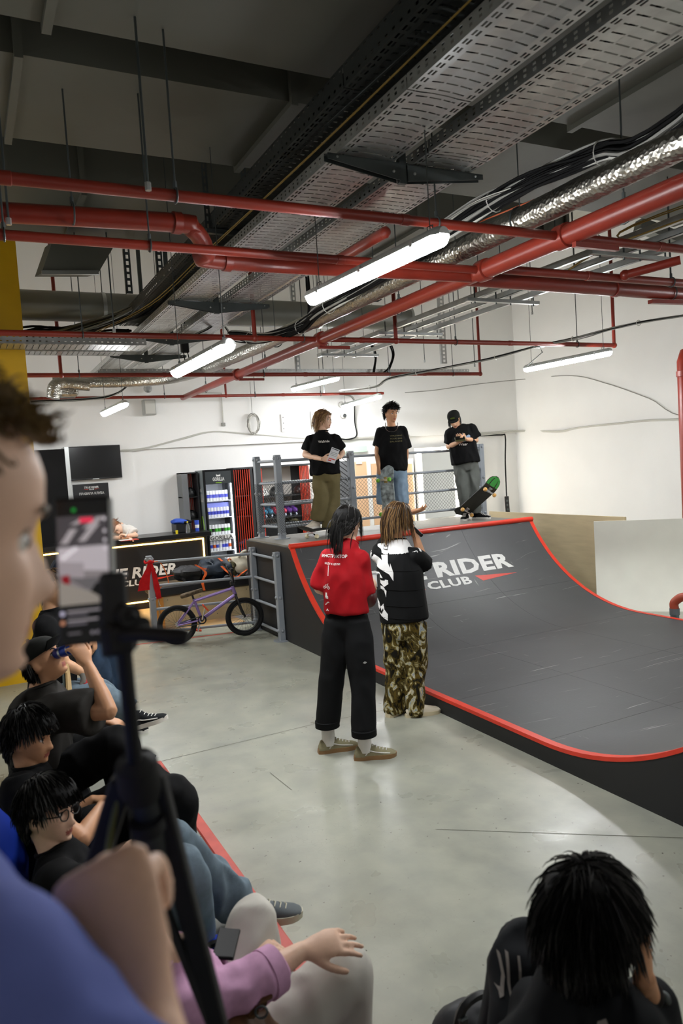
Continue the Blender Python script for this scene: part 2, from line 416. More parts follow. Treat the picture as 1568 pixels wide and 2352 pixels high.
for y in (1.0, 5.0):
    t = thing('slotted_hanger', 'slotted steel hanger holding the higher tray, ' + ('near the viewer' if y < 3 else 'farther back'), 'hanger', (1.5, y, 3.7))
    for x in (TX - .02, TX + .26):
        m = MB(); zs = [3.6]; 
        for k in range(28): zs += [3.6 + .05 * k + .02, 3.6 + .05 * k + .05]
        grid_holes(m, [0, .014, .026, .04], zs, lambda i, j: not (i == 1 and j % 2 == 1), lambda a, b: (x - .02 + a, y, b)); m.build('slotted_strip', STEELD, t, fix=False)
    m = MB(); m.bar((TX - .04, y, 3.6), (TX + .28, y, 3.6), .04, .03); m.build('cross_bar', STEELD, t)
for i, (px, py, yy, l) in enumerate(((292, 600, 7.2, 'left one of the two dark slotted straps hanging above the round duct'), (366, 600, 7.2, 'right one of the two dark slotted straps hanging above the round duct'), (1018, 790, 9.6, 'broad perforated strip hanging below the struts near the back wall'), (682, 800, 9.0, 'narrow slotted strap hanging beside the big red main'))):
    p = at(px, py, 'y', yy); wd = .1 if i == 2 else .06
    t = thing('slotted_strap', l, 'hanger', (p.x, yy, p.z - .3)); m = MB(); zs = [p.z - .3]
    while zs[-1] < ZC - .06: zs += [zs[-1] + .025, zs[-1] + .06]
    zs[-1] = ZC
    grid_holes(m, [0, wd * .3, wd * .7, wd], zs, lambda i, j: not (i == 1 and j % 2 == 1), lambda a, b: (p.x - wd / 2 + a, yy, b)); m.build('strip', STEELD if i < 2 else STEEL, t, fix=False)
    m = MB(); m.box2((p.x - wd / 2, yy, p.z - .3), (p.x - wd / 2 + .004, yy + .04, zs[-1])); m.build('folded_edge', STEELD if i < 2 else STEEL, t)

# -------- red sprinkler pipes
def coupling(root, p, d, r, L=.07):
    d = Vector(d).normalized(); p = Vector(p); m = MB(); m.tube([p - d * L / 2, p - d * L / 2.2, p + d * L / 2.2, p + d * L / 2], [r, r * 1.14, r * 1.14, r], 14); m.build('coupling', REDP, root, True)
def clamp(root, p, top=ZC, r=.03):
    m = MB(); a = [(p[0], p[1] + r * math.cos(t), p[2] + r * math.sin(t)) for t in np.linspace(0, 2 * math.pi, 16, endpoint=False)]
    m.tube(a, .005, 5, closed=True); m.cyl((p[0], p[1], p[2] + r), (p[0], p[1], p[2] + r + .03), .01, 8); m.build('pipe_clamp', STEELD, root)
    m = MB(); m.cyl((p[0], p[1], p[2] + r), (p[0], p[1], top), .005, 6); m.build('hanger_rod', STEELD, root)
ZP, XM = 3.2, 3.24
main = thing('sprinkler_main', 'thick red sprinkler main running away from the viewer under the trays', 'pipe', (XM, 7, ZP - .06))
m = MB(); m.tube([(XM, -1, ZP), (XM, 4.05, ZP)], .062, 20); m.build('pipe', REDP, main, True)
m = MB(); m.tube([(XM, 4.05, ZP), (XM, 7.4, ZP), (XM, 9.6, ZP), (XM, 11.9, ZP)], [.055, .055, .05, .042], 18); m.build('pipe', REDP, main, True)
for y in (3.35, 4.1, 6.68, 9.2): coupling(main, (XM, y, ZP), (0, 1, 0), .064, .09)
for y in (2.9, 5.2, 8.2, 10.6): clamp(main, (XM, y, ZP), r=.066)
for y in (3.3, 6.75, 9.15):
    m = MB(); m.bar((XM - .02, y - .05, ZP - .075), (XM + .32, y - .05, ZP - .075), .03, .03); m.build('support_bar', REDP, main)
def branch(label, y, x0, x1, r, clamps, drops=()):
    t = thing('sprinkler_branch', label, 'pipe', ((x0 + x1) / 2, y, ZP - r))
    m = MB(); m.tube([(x0, y, ZP), (x1, y, ZP)], r, 14); m.build('pipe', REDP, t, True)
    for x in clamps: clamp(t, (x, y, ZP), r=r + .006)
    for x in np.arange(x0 + .9, x1, 1.9):
        if abs(x - XM) > .3: coupling(t, (x, y, ZP), (1, 0, 0), r, .05)
    for (x, h) in drops:
        m = MB(); m.tube([(x, y, ZP), (x, y, ZP + h)], r * .8, 10); m.build('riser', REDP, t, True)
        m = MB(); m.sphere((x, y, ZP), r * 1.35, 12, 8); m.build('elbow', REDP, t, True)
    return t
branch('thin red sprinkler pipe nearest the viewer, crossing under the cable trays', 3.35, XL + .05, 7.6, .026, (.95, 2.35, 5.2))
b2 = branch('red sprinkler pipe second from the viewer, passing the bright lamp', 4.1, XL + .05, XM, .026, (.28, 1.0))
branch('red sprinkler pipe on the right with a sloping kinked offshoot', 4.05, XM, 8.4, .03, (5.0,))
branch('long red sprinkler pipe in the middle ending with a riser by the right wall', 6.68, -1.0, 7.2, .026, (1.0, 3.05, 4.85, 6.6), ((2.55, 1.5), (4.1, 1.6), (7.2, 1.7)))
branch('red sprinkler pipe fourth from the viewer, in front of the round lamp cable', 9.2, -.5, 7.1, .026, (1.3, 3.6, 5.5, 6.6), ((1.1, 1.5), (7.1, 1.7)))
branch('farthest thin red sprinkler pipe along the back wall', 11.7, .2, 6.85, .024, (2.9, 4.4, 5.6), ((3.9, 1.3),))
# thick lower line with the double bend on the left
t = thing('sprinkler_feed', 'thick dark red feed pipe with a double bend under the cable trays', 'pipe', (1.2, 4.0, ZP - .06))
P = [at(-60, 484, 'z', 3.36), at(405, 512, 'z', 3.36), at(440, 525, 'z', 3.34), at(462, 550, 'z', 3.3), at(478, 580, 'z', 3.24), at(520, 600, 'z', 3.22)]
P = [Vector((p.x, p.y, p.z)) for p in P] + [Vector((XM, 4.22, 3.2))]
m = MB(); m.tube(smooth_path(P, 6), .052, 18); m.build('pipe', REDP, t, True)
for p, d in ((P[1], (1, .1, 0)), (P[5], (1, .1, 0))): coupling(t, p, d, .053, .05)
clamp(t, tuple(P[1] - Vector((.55, 0, 0))), r=.056)
t = thing('sprinkler_feed', 'thick red feed pipe leaving the main toward the right edge', 'pipe', (5, 4.35, 3.14))
m = MB(); m.tube([(XM, 4.3, 3.2), (8.8, 4.42, 3.2)], .055, 18); m.build('pipe', REDP, t, True)
clamp(t, (5.35, 4.34, 3.2), r=.06); coupling(t, (4.7, 4.33, 3.2), (1, 0, 0), .056, .04)
m = MB(); m.bar((5.1, 4.34, 3.12), (5.5, 4.3, 3.12), .05, .03); m.build('support_bar', REDP, t)
t = thing('sprinkler_offshoot', 'kinked dark red offshoot pipe below the struts at the right edge', 'pipe', (5.6, 3.9, 3.1))
P = [at(1435, 632, 'y', 4.0), at(1562, 597, 'y', 3.7)]; m = MB(); m.tube([P[0], P[1]], .032, 12); m.build('pipe', REDP, t, True); m = MB(); m.sphere(P[0], .04, 10, 7); m.build('elbow', REDP, t, True)
t = thing('sprinkler_stub', 'short dark red pipe stub slanting behind the bright lamp', 'pipe', (2.5, 4.9, 3.2))
m = MB(); m.tube([at(775, 598, 'y', 4.6), at(884, 534, 'y', 4.0)], .035, 12); m.build('pipe', REDP, t, True); m = MB(); m.sphere(at(884, 534, 'y', 4.0), .037, 10, 6); m.build('end_cap', REDP, t, True)
# vertical red riser at the right edge
t = thing('sprinkler_riser', 'vertical red riser pipe at the right edge against the white wall', 'pipe', (*at(1568, 900, 'x', 7.9).xy, 0))
pr = at(1568, 900, 'x', 7.9); m = MB(); m.tube([(pr.x, pr.y, 0), (pr.x, pr.y, 2.95), (pr.x + .05, pr.y, 3.05), (pr.x + .16, pr.y, 3.08), (XR - .02, pr.y, 3.08)], .06, 18); m.build('pipe', REDP, t, True); coupling(t, (pr.x, pr.y, 2.8), (0, 0, 1), .062)

# -------- foil wrapped duct above the main
def foil_mat():
    m = M('crinkled_foil', '#a8a69e', .32, 1., var=.12, vs=14)
    nt = m.node_tree; b = nt.nodes['Principled BSDF']; vo = nt.nodes.new('ShaderNodeTexVoronoi'); vo.inputs['Scale'].default_value = 48
    tc = nt.nodes.new('ShaderNodeTexCoord'); nt.links.new(tc.outputs['Object'], vo.inputs['Vector'])
    bp = nt.nodes.new('ShaderNodeBump'); bp.inputs['Strength'].default_value = .3; bp.inputs['Distance'].default_value = .02
    nt.links.new(vo.outputs['Distance'], bp.inputs['Height']); nt.links.new(bp.outputs[0], b.inputs['Normal']); return m
FOIL = foil_mat()
def foil_tube(m, P, r, seed):
    P = smooth_path(P, 44); rng = np.random.RandomState(seed); T, U, W = frames(P); n = 18; V = []; F = []
    for i, p in enumerate(P):
        for j in range(n):
            a = 2 * math.pi * j / n; q = r * (1 + .05 * noise.noise((i * .10, j * .55 + seed, seed)) + .035 * noise.noise((i * .45, j * 1.1, seed))); V.append(p + q * (math.cos(a) * U[i] + math.sin(a) * W[i]))
    for i in range(len(P) - 1):
        for j in range(n): k = (j + 1) % n; F.append((i * n + j, i * n + k, (i + 1) * n + k, (i + 1) * n + j))
    F += [tuple(range(n - 1, -1, -1)), tuple((len(P) - 1) * n + j for j in range(n))]
    m.add(V, F)
t = thing('foil_duct', 'flexible air duct wrapped in crinkled silver foil above the red main', 'duct', (3.2, 7, 3.3))
m = MB(); foil_tube(m, [(3.14, .3, 3.36), (3.16, 2.5, 3.37), (3.14, 4.2, 3.36), (3.1, 6.5, 3.35), (3.06, 8.4, 3.35), (2.85, 10.3, 3.34), (2.3, 10.9, 3.34), (1.2, 11.0, 3.34)], .078, 3); m.build('foil_sleeve', FOIL, t, True)
for y in (1.5, 3.6, 5.4, 7.6):
    m = MB(); m.tube([(3.14 + .082 * math.cos(a), y, 3.36 + .082 * math.sin(a)) for a in np.linspace(0, 6.28, 14, endpoint=False)], .006, 5, closed=True); m.cyl((3.14, y, 3.44), (3.14, y, ZC), .004, 5); m.build('hanger_strap', STEELD, t)
t = thing('foil_elbow', 'silver foil duct elbow turning down beside the yellow column', 'duct', (1.1, 10.6, 2.95))
m = MB(); foil_tube(m, [at(205, 884, 'y', 10.8), at(150, 880, 'y', 10.8), at(126, 888, 'y', 10.8), at(122, 915, 'y', 10.8)], .085, 5); m.build('foil_sleeve', FOIL, t, True)
m = MB(); c = at(155, 893, 'y', 11.1); m.box(c, (.25, .3, .24)); m.build('foil_box', FOIL, t, bevel=.03)

# -------- galvanised strut rails on the right
for x, l in ((4.12, 'galvanised strut rail running away on the right, the left one'), (4.36, 'galvanised strut rail running away on the right, the middle one'), (4.62, 'galvanised strut rail running away on the right, the outer one')):
    t = thing('strut_rail', l, 'rail', (x, 5, 3.3)); z = 3.33
    m = MB()
    for a, b in (((x - .02, 1.0, z), (x + .02, 8.6, z + .004)), ((x - .02, 1.0, z), (x - .016, 8.6, z + .045)), ((x + .016, 1.0, z), (x + .02, 8.6, z + .045))): m.box2(a, b)
    m.build('channel', STEEL, t)
    hangers(t, [(x, y, z + .02) for y in (1.6, 5.6, 8.3)], .004)
for y, l in ((3.85, 'small steel clamp bar under the strut rails nearest the viewer'), (5.27, 'small steel clamp bar under the strut rails, second'), (6.8, 'small steel clamp bar under the strut rails, third'), (8.2, 'small steel clamp bar under the strut rails, farthest')):
    t = thing('clamp_bar', l, 'bracket', (4.36, y, 3.27)); m = MB(); m.box((4.36, y, 3.30), (.8, .04, .03)); m.build('bar', STEEL, t, bevel=.003)
    for x in (4.05, 4.28, 4.44, 4.7): m = MB(); m.cyl((x, y, 3.27), (x, y, 3.42), .007, 6); m.build('bolt', STEELD, t)
t = thing('roof_beam', 'pale steel roof beam slanting at the right edge above the struts', 'beam', (6.2, 4.6, 3.6))
m = MB(); m.bar(at(1465, 516, 'y', 5.2), at(1640, 580, 'y', 5.0), .12, .10); m.build('beam_web', DUCT, t)

# -------- fluorescent lamps
LAMPM = M('lamp_diffuser', '#fbfdff', .4, emit=LAMP)
HOUS = M('lamp_housing', '#b9bcb8', .45)
def tube_lamp(label, a, b, top=ZC, wires=True):
    a = Vector(a); b = Vector(b); z = (a.z + b.z) / 2; a.z = b.z = z; d = (b - a); L = d.length; c = (a + b) / 2
    t = thing('tube_lamp', label, 'lamp', (c.x, c.y, z - .03), math.atan2(-d.x, d.y))
    w, n = .05, 8
    def shell(z0, z1, zs, h, sc):
        m = MB(); ys = [-L / 2, -L / 2 + .03, L / 2 - .03, L / 2]; ws = [.55, 1, 1, .55]; V = []; F = []
        k = 9
        for y, q in zip(ys, ws):
            for j in range(k):
                a_ = math.pi * j / (k - 1); V.append((w * q * sc * math.cos(a_), y, zs + h * math.sin(a_) * (q * .4 + .6)))
        for i in range(3):
            for j in range(k): F.append((i * k + j, i * k + (j + 1) % k, (i + 1) * k + (j + 1) % k, (i + 1) * k + j))
        F += [tuple(range(k)), tuple(3 * k + j for j in range(k - 1, -1, -1))]
        return m.add(V, F)
    shell(0, 0, .028, -.052, .97).build('diffuser', LAMPM, t, True, world=False)
    shell(0, 0, .024, .045, 1.10).build('housing', HOUS, t, True, world=False)
    for y in (-L / 2 + .18, 0, L / 2 - .18):
        for s_ in (-1, 1):
            m = MB(); m.box((s_ * w * 1.08, y, .028), (.008, .025, .03)); m.build('clip', STEEL, t, world=False)
    for y in (-L / 2 + .1, L / 2 - .12):
        m = MB(); m.cyl((0, y, .06), (0, y, top - z + .03), .003, 5); m.tube([(.0, y - .02, .065), (0, y - .02, .09), (0, y + .02, .09), (0, y + .02, .065)], .003, 5); m.build('hanger_wire', STEELD, t, world=False)
    return t
def lamp_px(label, pa, pb, z): return tube_lamp(label, at(*pa, 'z', z), at(*pb, 'z', z))
lamp_px('large bright tube lamp nearest the viewer, below the paired cable trays', (1020, 535), (712, 683), 2.96)
lamp_px('tube lamp second from the viewer, left of the picture centre', (527, 788), (403, 853), 2.76)
lamp_px('tube lamp hanging in front of the right white wall', (1402, 806), (1205, 846), 3.04)
lamp_px('tube lamp hanging over the long-haired skater', (775, 866), (672, 892), 3.2)
lamp_px('small far tube lamp above the television', (287, 925), (238, 948), 2.86)
lamp_px('far tube lamp beside the middle skater\'s head', (872, 908), (787, 932), 3.02)
# unseen lamps of the same make, added to raise the hall's light level
for (x, y, z, l) in ((7.2, 3.4, 3.05, 'added tube lamp, out of view, over the far side of the ramp'), (5.0, .4, 3.05, 'added tube lamp, out of view, over the near end of the ramp'), (-1.3, 10.4, 3.05, 'added tube lamp, out of view, behind the yellow column')):
    tube_lamp(l, (x, y - .63, z), (x, y + .63, z))
# ================================================================== CABLES
def bundle(label, pts, n, r, spread, mats, name='cable_bundle', ties=0, seed=1, k=6, wob=.5):
    rng = np.random.RandomState(seed); P = smooth_path(pts, k); T, U, W = frames(P)
    t = thing(name, label, 'cable', tuple(P[len(P) // 2]))
    for i in range(n):
        a0 = rng.uniform(0, 6.28); rad = spread * math.sqrt(rng.uniform(0, 1)); tw = rng.uniform(-wob, wob)
        Q = []
        for j, p in enumerate(P):
            a = a0 + tw * j * .3; q = rad * (1 + .35 * math.sin(j * .5 + i)); Q.append(p + q * (math.cos(a) * U[j] + math.sin(a) * W[j]))
        m = MB(); m.tube(Q, r * rng.uniform(.8, 1.25), 5); m.build('cable', mats[rng.randint(len(mats))], t, True)
    for i in range(ties):
        j = int((i + .5) / ties * (len(P) - 1)); a = [P[j] + (spread + r * 1.6) * (math.cos(x) * U[j] + math.sin(x) * W[j]) for x in np.linspace(0, 6.28, 12, endpoint=False)]
        m = MB(); m.tube(a, .004, 4, closed=True); m.build('cable_tie', CABLEW, t)
    return t
bundle('thick hanging bundle of black and white cables right of the paired trays', [(2.95, -1.5, 3.9), (2.85, .4, 3.85), D(1568, 272, 3.5), D(1380, 352, 4.0), D(1200, 425, 4.4), D(1010, 545, 5.1), D(860, 645, 5.9), D(740, 712, 6.6), D(690, 752, 7.0), D(600, 778, 7.4), D(530, 770, 7.8)], 22, .009, .05, [CABLE, CABLE, CABLE, CABLE, CABLEW, CABLEG], ties=8, seed=2)
bundle('loose grey cables sagging from the bundle toward the trays', [D(1200, 425, 4.4), D(1080, 470, 4.7), D(960, 560, 5.3), D(850, 655, 6.0)], 6, .006, .05, [CABLEG, CABLEW], seed=5)
bundle('orange wire stretched under the roof on the right', [(3.6, -.6, 3.8), D(1568, 330, 3.6), D(1300, 430, 4.4), D(1050, 530, 5.2)], 1, .006, 0, [CABLEO], 'wire')
bundle('yellow wires dangling over the strut rails at the right edge', [(5.4, 1.2, 3.7), D(1520, 495, 4.7), D(1420, 560, 5.2), D(1340, 600, 5.6), D(1280, 640, 6.0)], 2, .005, .02, [CABLEY], 'wire', seed=9)
bundle('second yellow wire looping past the roof beam', [(5.2, 1.2, 3.65), D(1500, 528, 4.6), D(1430, 560, 5.0)], 1, .005, 0, [CABLEY], 'wire', seed=4)
bundle('black cables lying in the higher tray', [(TX + .1, .3, 3.69), (TX + .13, 2, 3.68), (TX + .1, 4, 3.7), (TX + .13, 6, 3.69), (TX + .1, 7.6, 3.66), (1.2, 8.6, 3.6), (.6, 8.9, 3.5)], 16, .011, .06, [CABLE, CABLE, STEELD], seed=11)
bundle('yellow cables lying along the left edge of the paired trays', [(1.70, .3, 3.54), (1.71, 3.0, 3.53), (1.70, 5.2, 3.55), (1.66, 7.0, 3.54), (1.3, 8.4, 3.5)], 2, .004, .01, [CABLEY], seed=12)
bundle('black cables heaped over the sideways tray near the column', [(-.3, 8.9, 3.5), (.4, 8.85, 3.52), (.9, 8.9, 3.62), (1.4, 8.8, 3.58), (1.8, 8.6, 3.55)], 14, .012, .07, [CABLE], seed=13)
bundle('black cables in the left tray of the pair', [(1.88, .3, 3.535), (1.9, 4, 3.535), (1.86, 8, 3.535), (1.9, 11, 3.535)], 10, .01, .035, [CABLE, CABLE, CABLEG], seed=14)
bundle('black cables in the right tray of the pair', [(2.34, .3, 3.535), (2.3, 4, 3.535), (2.36, 8, 3.535), (2.32, 10.6, 3.535)], 10, .01, .035, [CABLE, CABLEG, CABLE], seed=15)
bundle('thin black cable line sagging across the white right wall', [(XR - .03, 3.4, 3.4), (8.6, 4.2, 3.35), D(1568, 726, 7.4), D(1420, 752, 8.0), D(1330, 775, 8.4), D(1235, 795, 8.8), D(1120, 825, 9.4), D(1020, 845, 9.9), D(900, 868, 10.3), D(860, 888, 10.6), D(780, 898, 10.9)], 5, .006, .018, [CABLE, CABLEG], seed=16, ties=6)
bundle('loop of black cable drooping behind the long-haired skater', [at(790, 905, 'y', 12.3), at(812, 918, 'y', 12.3), at(814, 970, 'y', 12.38), at(818, 1000, 'y', 12.38), at(800, 1008, 'y', 12.38), at(775, 1006, 'y', 12.38)], 3, .012, .02, [CABLEG, CABLE], seed=17)
bundle('two black cables dropping in a curve under the round duct', [at(850, 785, 'y', 9.6), at(862, 815, 'y', 9.6), at(856, 855, 'y', 9.5)], 2, .012, .02, [CABLE], seed=18)
bundle('two black cables dropping beside the strut rails', [at(892, 785, 'y', 9.6), at(902, 815, 'y', 9.6), at(893, 845, 'y', 9.5), at(880, 858, 'y', 9.5)], 2, .012, .02, [CABLE], seed=19)
bundle('black cables dropping from the bundle to the middle lamp', [at(706, 635, 'y', 6.4), at(712, 690, 'y', 6.5), at(709, 735, 'y', 6.6)], 4, .008, .02, [CABLE], seed=20)
bundle('black cable swinging from the far lamp to the trays', [at(530, 772, 'y', 8.0), at(505, 742, 'y', 7.6), at(470, 760, 'y', 7.4), at(440, 775, 'y', 7.2)], 3, .008, .03, [CABLE, CABLEG], seed=21)
bundle('grey cable bunch drooping to the small far lamp', [at(330, 850, 'y', 11), at(300, 880, 'y', 11), at(265, 905, 'y', 11), at(210, 916, 'y', 11.2), at(70, 922, 'y', 11.4)], 4, .008, .02, [CABLEG, CABLE], seed=22)
bundle('long white cable clipped along the back wall below the pipes', [at(272, 1035, 'y', 12.41), at(330, 1030, 'y', 12.41), at(420, 1008, 'y', 12.41), at(490, 992, 'y', 12.41), at(580, 998, 'y', 12.41), at(700, 1006, 'y', 12.41), at(830, 1005, 'y', 12.41), at(940, 1001, 'y', 12.41)], 2, .011, .012, [CABLEW], seed=23, name='wall_cable')
bundle('thick grey cable pair clipped along the white right wall', [at(1095, 998, 'y', 12.41), at(1193, 990, 'x', 10.46), at(1280, 990, 'x', 10.46), at(1320, 982, 'x', 10.46), at(1400, 972, 'x', 10.46), at(1480, 964, 'x', 10.46), at(1640, 958, 'x', 10.46), (10.46, 4, 2.25), (10.46, 0, 2.2), (10.46, -2.8, 2.2)], 2, .014, .018, [CABLEG, CABLEW], seed=24, name='wall_cable')
bundle('thin white cord sagging high on the right wall', [at(930, 902, 'y', 12.4), at(1000, 896, 'y', 12.4), at(1090, 883, 'y', 12.4), at(1193, 872, 'x', 10.46), at(1310, 863, 'x', 10.46), at(1390, 880, 'x', 10.46), at(1490, 915, 'x', 10.46), at(1600, 960, 'x', 10.46), (10.46, 5.2, 2.24)], 1, .009, 0, [CABLEG], seed=25, name='wall_cable')
# black drop cable with socket block
t = thing('power_drop', 'black cable dropping down the white wall to a black socket block', 'power strip', at(1166, 1180, 'y', 12.42))
m = MB(); m.tube(smooth_path([at(1102, 1001, 'y', 12.42), at(1150, 999, 'y', 12.42), at(1160, 1003, 'y', 12.42), at(1160, 1060, 'y', 12.42), at(1163, 1140, 'y', 12.42)], 5), .014, 6); m.build('cable', CABLE, t, True)
m = MB(); m.bar(at(1163, 1140, 'y', 12.40), at(1166, 1180, 'y', 12.40), .075, .06, (0, -1, 0)); m.build('socket_block', BLACK, t, bevel=.006)
for q in (.25, .5, .75):
    p = at(1163, 1140, 'y', 12.36).lerp(at(1166, 1180, 'y', 12.36), q); m = MB(); m.cyl(p, p + Vector((0, -.012, 0)), .022, 12); m.build('socket', STEELD, t)
# coil of cable on the back wall
t = thing('cable_coil', 'coil of white cable hung on the back wall', 'cable', at(582, 1000, 'y', 12.38)); c = at(582, 975, 'y', 12.36); rng = np.random.RandomState(3)
for i in range(9):
    a = np.linspace(0, 6.28, 26, endpoint=False); sx, sz = rng.uniform(.07, .115), rng.uniform(.14, .19); ox, oz = rng.uniform(-.012, .012), rng.uniform(-.02, .02)
    m = MB(); m.tube([(c.x + ox + sx * math.cos(x), c.y + rng.uniform(-.02, .02), c.z + oz + sz * math.sin(x)) for x in a], .007, 5, closed=True); m.build('loop', CABLEW if i % 3 else CABLEG, t, True)
m = MB(); m.cyl((c.x, c.y + .03, c.z + .14), (c.x, c.y + .03, c.z + .75), .005, 5); m.build('cord', CABLEG, t)
# small wall boxes
for (px, py, l, w_, h_) in ((342, 936, 'grey ventilation box high on the back wall', .2, .25),):
    c = at(px, py, 'y', 12.35); t = thing('vent_box', l, 'vent', (c.x, c.y, c.z - .12)); m = MB(); m.box(c, (w_, .15, h_)); m.build('box', M('light_grey_plastic', '#a9aaa5', .6), t, bevel=.008)
    m = MB(); m.box(c + Vector((0, -.08, 0)), (w_ * .8, .012, h_ * .85)); m.build('cover', CABLEW, t, bevel=.004)
    m = MB(); m.lathe([(.0, 0), (.06, .0), (.07, .05), (.04, .09), (0, .09)], c + Vector((-.01, -.02, .3)), 14, Matrix.Rotation(math.pi / 2, 3, 'X')); m.build('fan_housing', STEEL, t, True)
for (px, py, l) in ((783, 930, 'upper round dome security camera on the back wall'), (787, 954, 'lower round dome security camera on the back wall')):
    c = at(px, py, 'y', 12.40); t = thing('security_camera', l, 'camera', tuple(c)); R = Matrix.Rotation(math.pi / 2, 3, 'X')
    m = MB(); m.lathe([(.0, 0), (.055, 0), (.055, .03), (.04, .04), (0, .04)], c, 16, R); m.build('base', CABLEW, t, True); m = MB(); m.sphere(c + Vector((.01, -.06, -.01)), .035, 12, 8); m.build('dome', M('dark_dome', '#3a3c3c', .15), t, True)
c = at(513, 975, 'y', 12.41); t = thing('conduit', 'thin white conduit running down the back wall to a small socket', 'conduit', tuple(c)); m = MB(); m.tube([at(450, 903, 'y', 12.41), at(508, 903, 'y', 12.41), at(513, 975, 'y', 12.41)], .012, 6); m.build('tube', CABLEW, t); m = MB(); m.box(c, (.06, .04, .06)); m.build('socket', CABLEG, t, bevel=.004)
for (px, py, l) in ((650, 972, 'white perforated wall plate left of the long-haired skater'), (718, 965, 'white perforated wall plate behind the long-haired skater')):
    c = at(px, py, 'y', 12.41); t = thing('wall_plate', l, 'plate', tuple(c)); m = MB(); m.box(c, (.07, .02, .32)); m.build('plate', M('plate_white', '#dcdbd6', .5), t, bevel=.003)
    m = MB()
    for k in range(3): m.cyl(c + Vector((.0, -.011, -.1 + .1 * k)), c + Vector((0, -.014, -.1 + .1 * k)), .008, 8)
    m.build('holes', BLACK, t)
# cable connector box on the line over the right lamp
c = D(1238, 793, 8.8); t = thing('junction_box', 'small grey junction lump on the cable line above the right lamp', 'junction box', tuple(c)); m = MB(); m.box(c, (.13, .1, .06), Matrix.Rotation(.3, 3, 'Z')); m.build('box', M('box_grey', '#75756f', .6), t, bevel=.015); m = MB(); m.tube([c, c + Vector((-.05, -.1, -.1)), at(1210, 840, 'y', 7.4)], .006, 5); m.build('lead', CABLE, t)
c = at(424, 798, 'y', 8.2); t = thing('lamp_driver', 'black plug box hanging on leads left of the second lamp', 'plug box', tuple(c)); m = MB(); m.box(c, (.09, .05, .12)); m.build('box', BLACK, t, bevel=.01); m = MB()
for dx in (-.02, .02): m.tube([c + Vector((dx, 0, .4)), c + Vector((dx, 0, 0)), c + Vector((dx * 1.5, -.1, -.25))], .006, 5)
m.build('leads', CABLE, t)
for i, (px, y0, y1, yy) in enumerate(((340, 0, 430, 3.3), (20, 330, 510, 4.2), (262, 560, 760, 6.6), (1276, 240, 560, 4.6), (1320, 380, 640, 5.6), (1222, 660, 720, 8.0), (1090, 700, 840, 8.6), (500, 590, 660, 8.0), (745, 760, 900, 10.5), (975, 740, 830, 9.4))):
    a = at(px, y1, 'y', yy); l = ['left of the trays at the top of the picture', 'at the left edge above the red pipes', 'crossing the round duct by the column', 'right of the big tray bracket', 'between the strut rails and the main', 'above the right lamp', 'above the deck right of the struts', 'beside the dark slotted straps', 'above the far lamp', 'by the broad perforated strip'][i]
    t = thing('threaded_rod', 'thin dark threaded rod hanging ' + l, 'rod', tuple(a)); m = MB(); m.cyl(a, (a.x, a.y, ZC), .006, 6); m.build('rod', STEELD, t); m = MB(); m.cyl(a + Vector((0, 0, -.015)), a + Vector((0, 0, .02)), .014, 6); m.build('nut', STEEL, t)

# ================================================================== THE MINI RAMP
RX0, RX1, RZ, FZ, YC, YT, RR = 3.12, 6.53, 1.10, .13, 7.55, 5.82, 2.03
YT2 = 3.60; YC2 = YT2 - (YC - YT)
def prof(s):
    """profile of the riding surface by arc length from the far coping: y, z, tangent"""
    A = math.asin((YC - YT) / RR); La = RR * A; Lf = YT - YT2
    if s <= La:
        a = A - s / RR; return YT + RR * math.sin(a), FZ + RR * (1 - math.cos(a)), (-math.cos(a), -math.sin(a))
    if s <= La + Lf: return YT - (s - La), FZ, (-1, 0)
    a = (s - La - Lf) / RR; return YT2 - RR * math.sin(a), FZ + RR * (1 - math.cos(a)), (-math.cos(a), math.sin(a))
ARC = RR * math.asin((YC - YT) / RR); STOT = 2 * ARC + YT - YT2
def ramp_mat():
    m = M('ramp_surface', '#404142', .5, var=.10, vs=1.8, bump=.03, bs=60, detail=6); nt = m.node_tree; b = nt.nodes['Principled BSDF']; L = nt.links.new
    tc = nt.nodes.new('ShaderNodeTexCoord'); prev = b.inputs['Base Color'].links[0].from_socket
    for (sc, rot, th, col, seed) in (((.5, 30, 1), .5, .695, '#b9b9b6', 0), ((20, 1.6, 1), .25, .72, '#a3a3a0', 5), ((.7, 22, 3), -.6, .70, '#c9c9c4', 11)):
        mp = nt.nodes.new('ShaderNodeMapping'); mp.inputs['Scale'].default_value = sc; mp.inputs['Rotation'].default_value = (0, 0, rot); mp.inputs['Location'].default_value = (seed, seed, 0)
        wn = nt.nodes.new('ShaderNodeTexNoise'); wn.inputs['Scale'].default_value = .8; ad = nt.nodes.new('ShaderNodeMix'); ad.data_type = 'RGBA'; ad.blend_type = 'ADD'; ad.inputs[0].default_value = .35
        L(tc.outputs['Object'], wn.inputs['Vector']); L(tc.outputs['Object'], ad.inputs[6]); L(wn.outputs['Color'], ad.inputs[7]); L(ad.outputs[2], mp.inputs[0])
        n = nt.nodes.new('ShaderNodeTexNoise'); n.inputs['Scale'].default_value = 2.2; n.inputs['Detail'].default_value = 5; L(mp.outputs[0], n.inputs['Vector'])
        r = nt.nodes.new('ShaderNodeValToRGB'); e = r.color_ramp.elements; e[0].position = th; e[1].position = th + .05; e[0].color = (0, 0, 0, 1); e[1].color = (.6, .6, .6, 1); L(n.outputs['Fac'], r.inputs[0])
        x = nt.nodes.new('ShaderNodeMix'); x.data_type = 'RGBA'; L(r.outputs[0], x.inputs[0]); L(prev, x.inputs[6]); x.inputs[7].default_value = (*lin(col), 1); prev = x.outputs[2]
    L(prev, b.inputs['Base Color']); return m
RAMP = ramp_mat(); RSIDE = M('ramp_side_paint', '#17181a', .55, var=.1, vs=3)
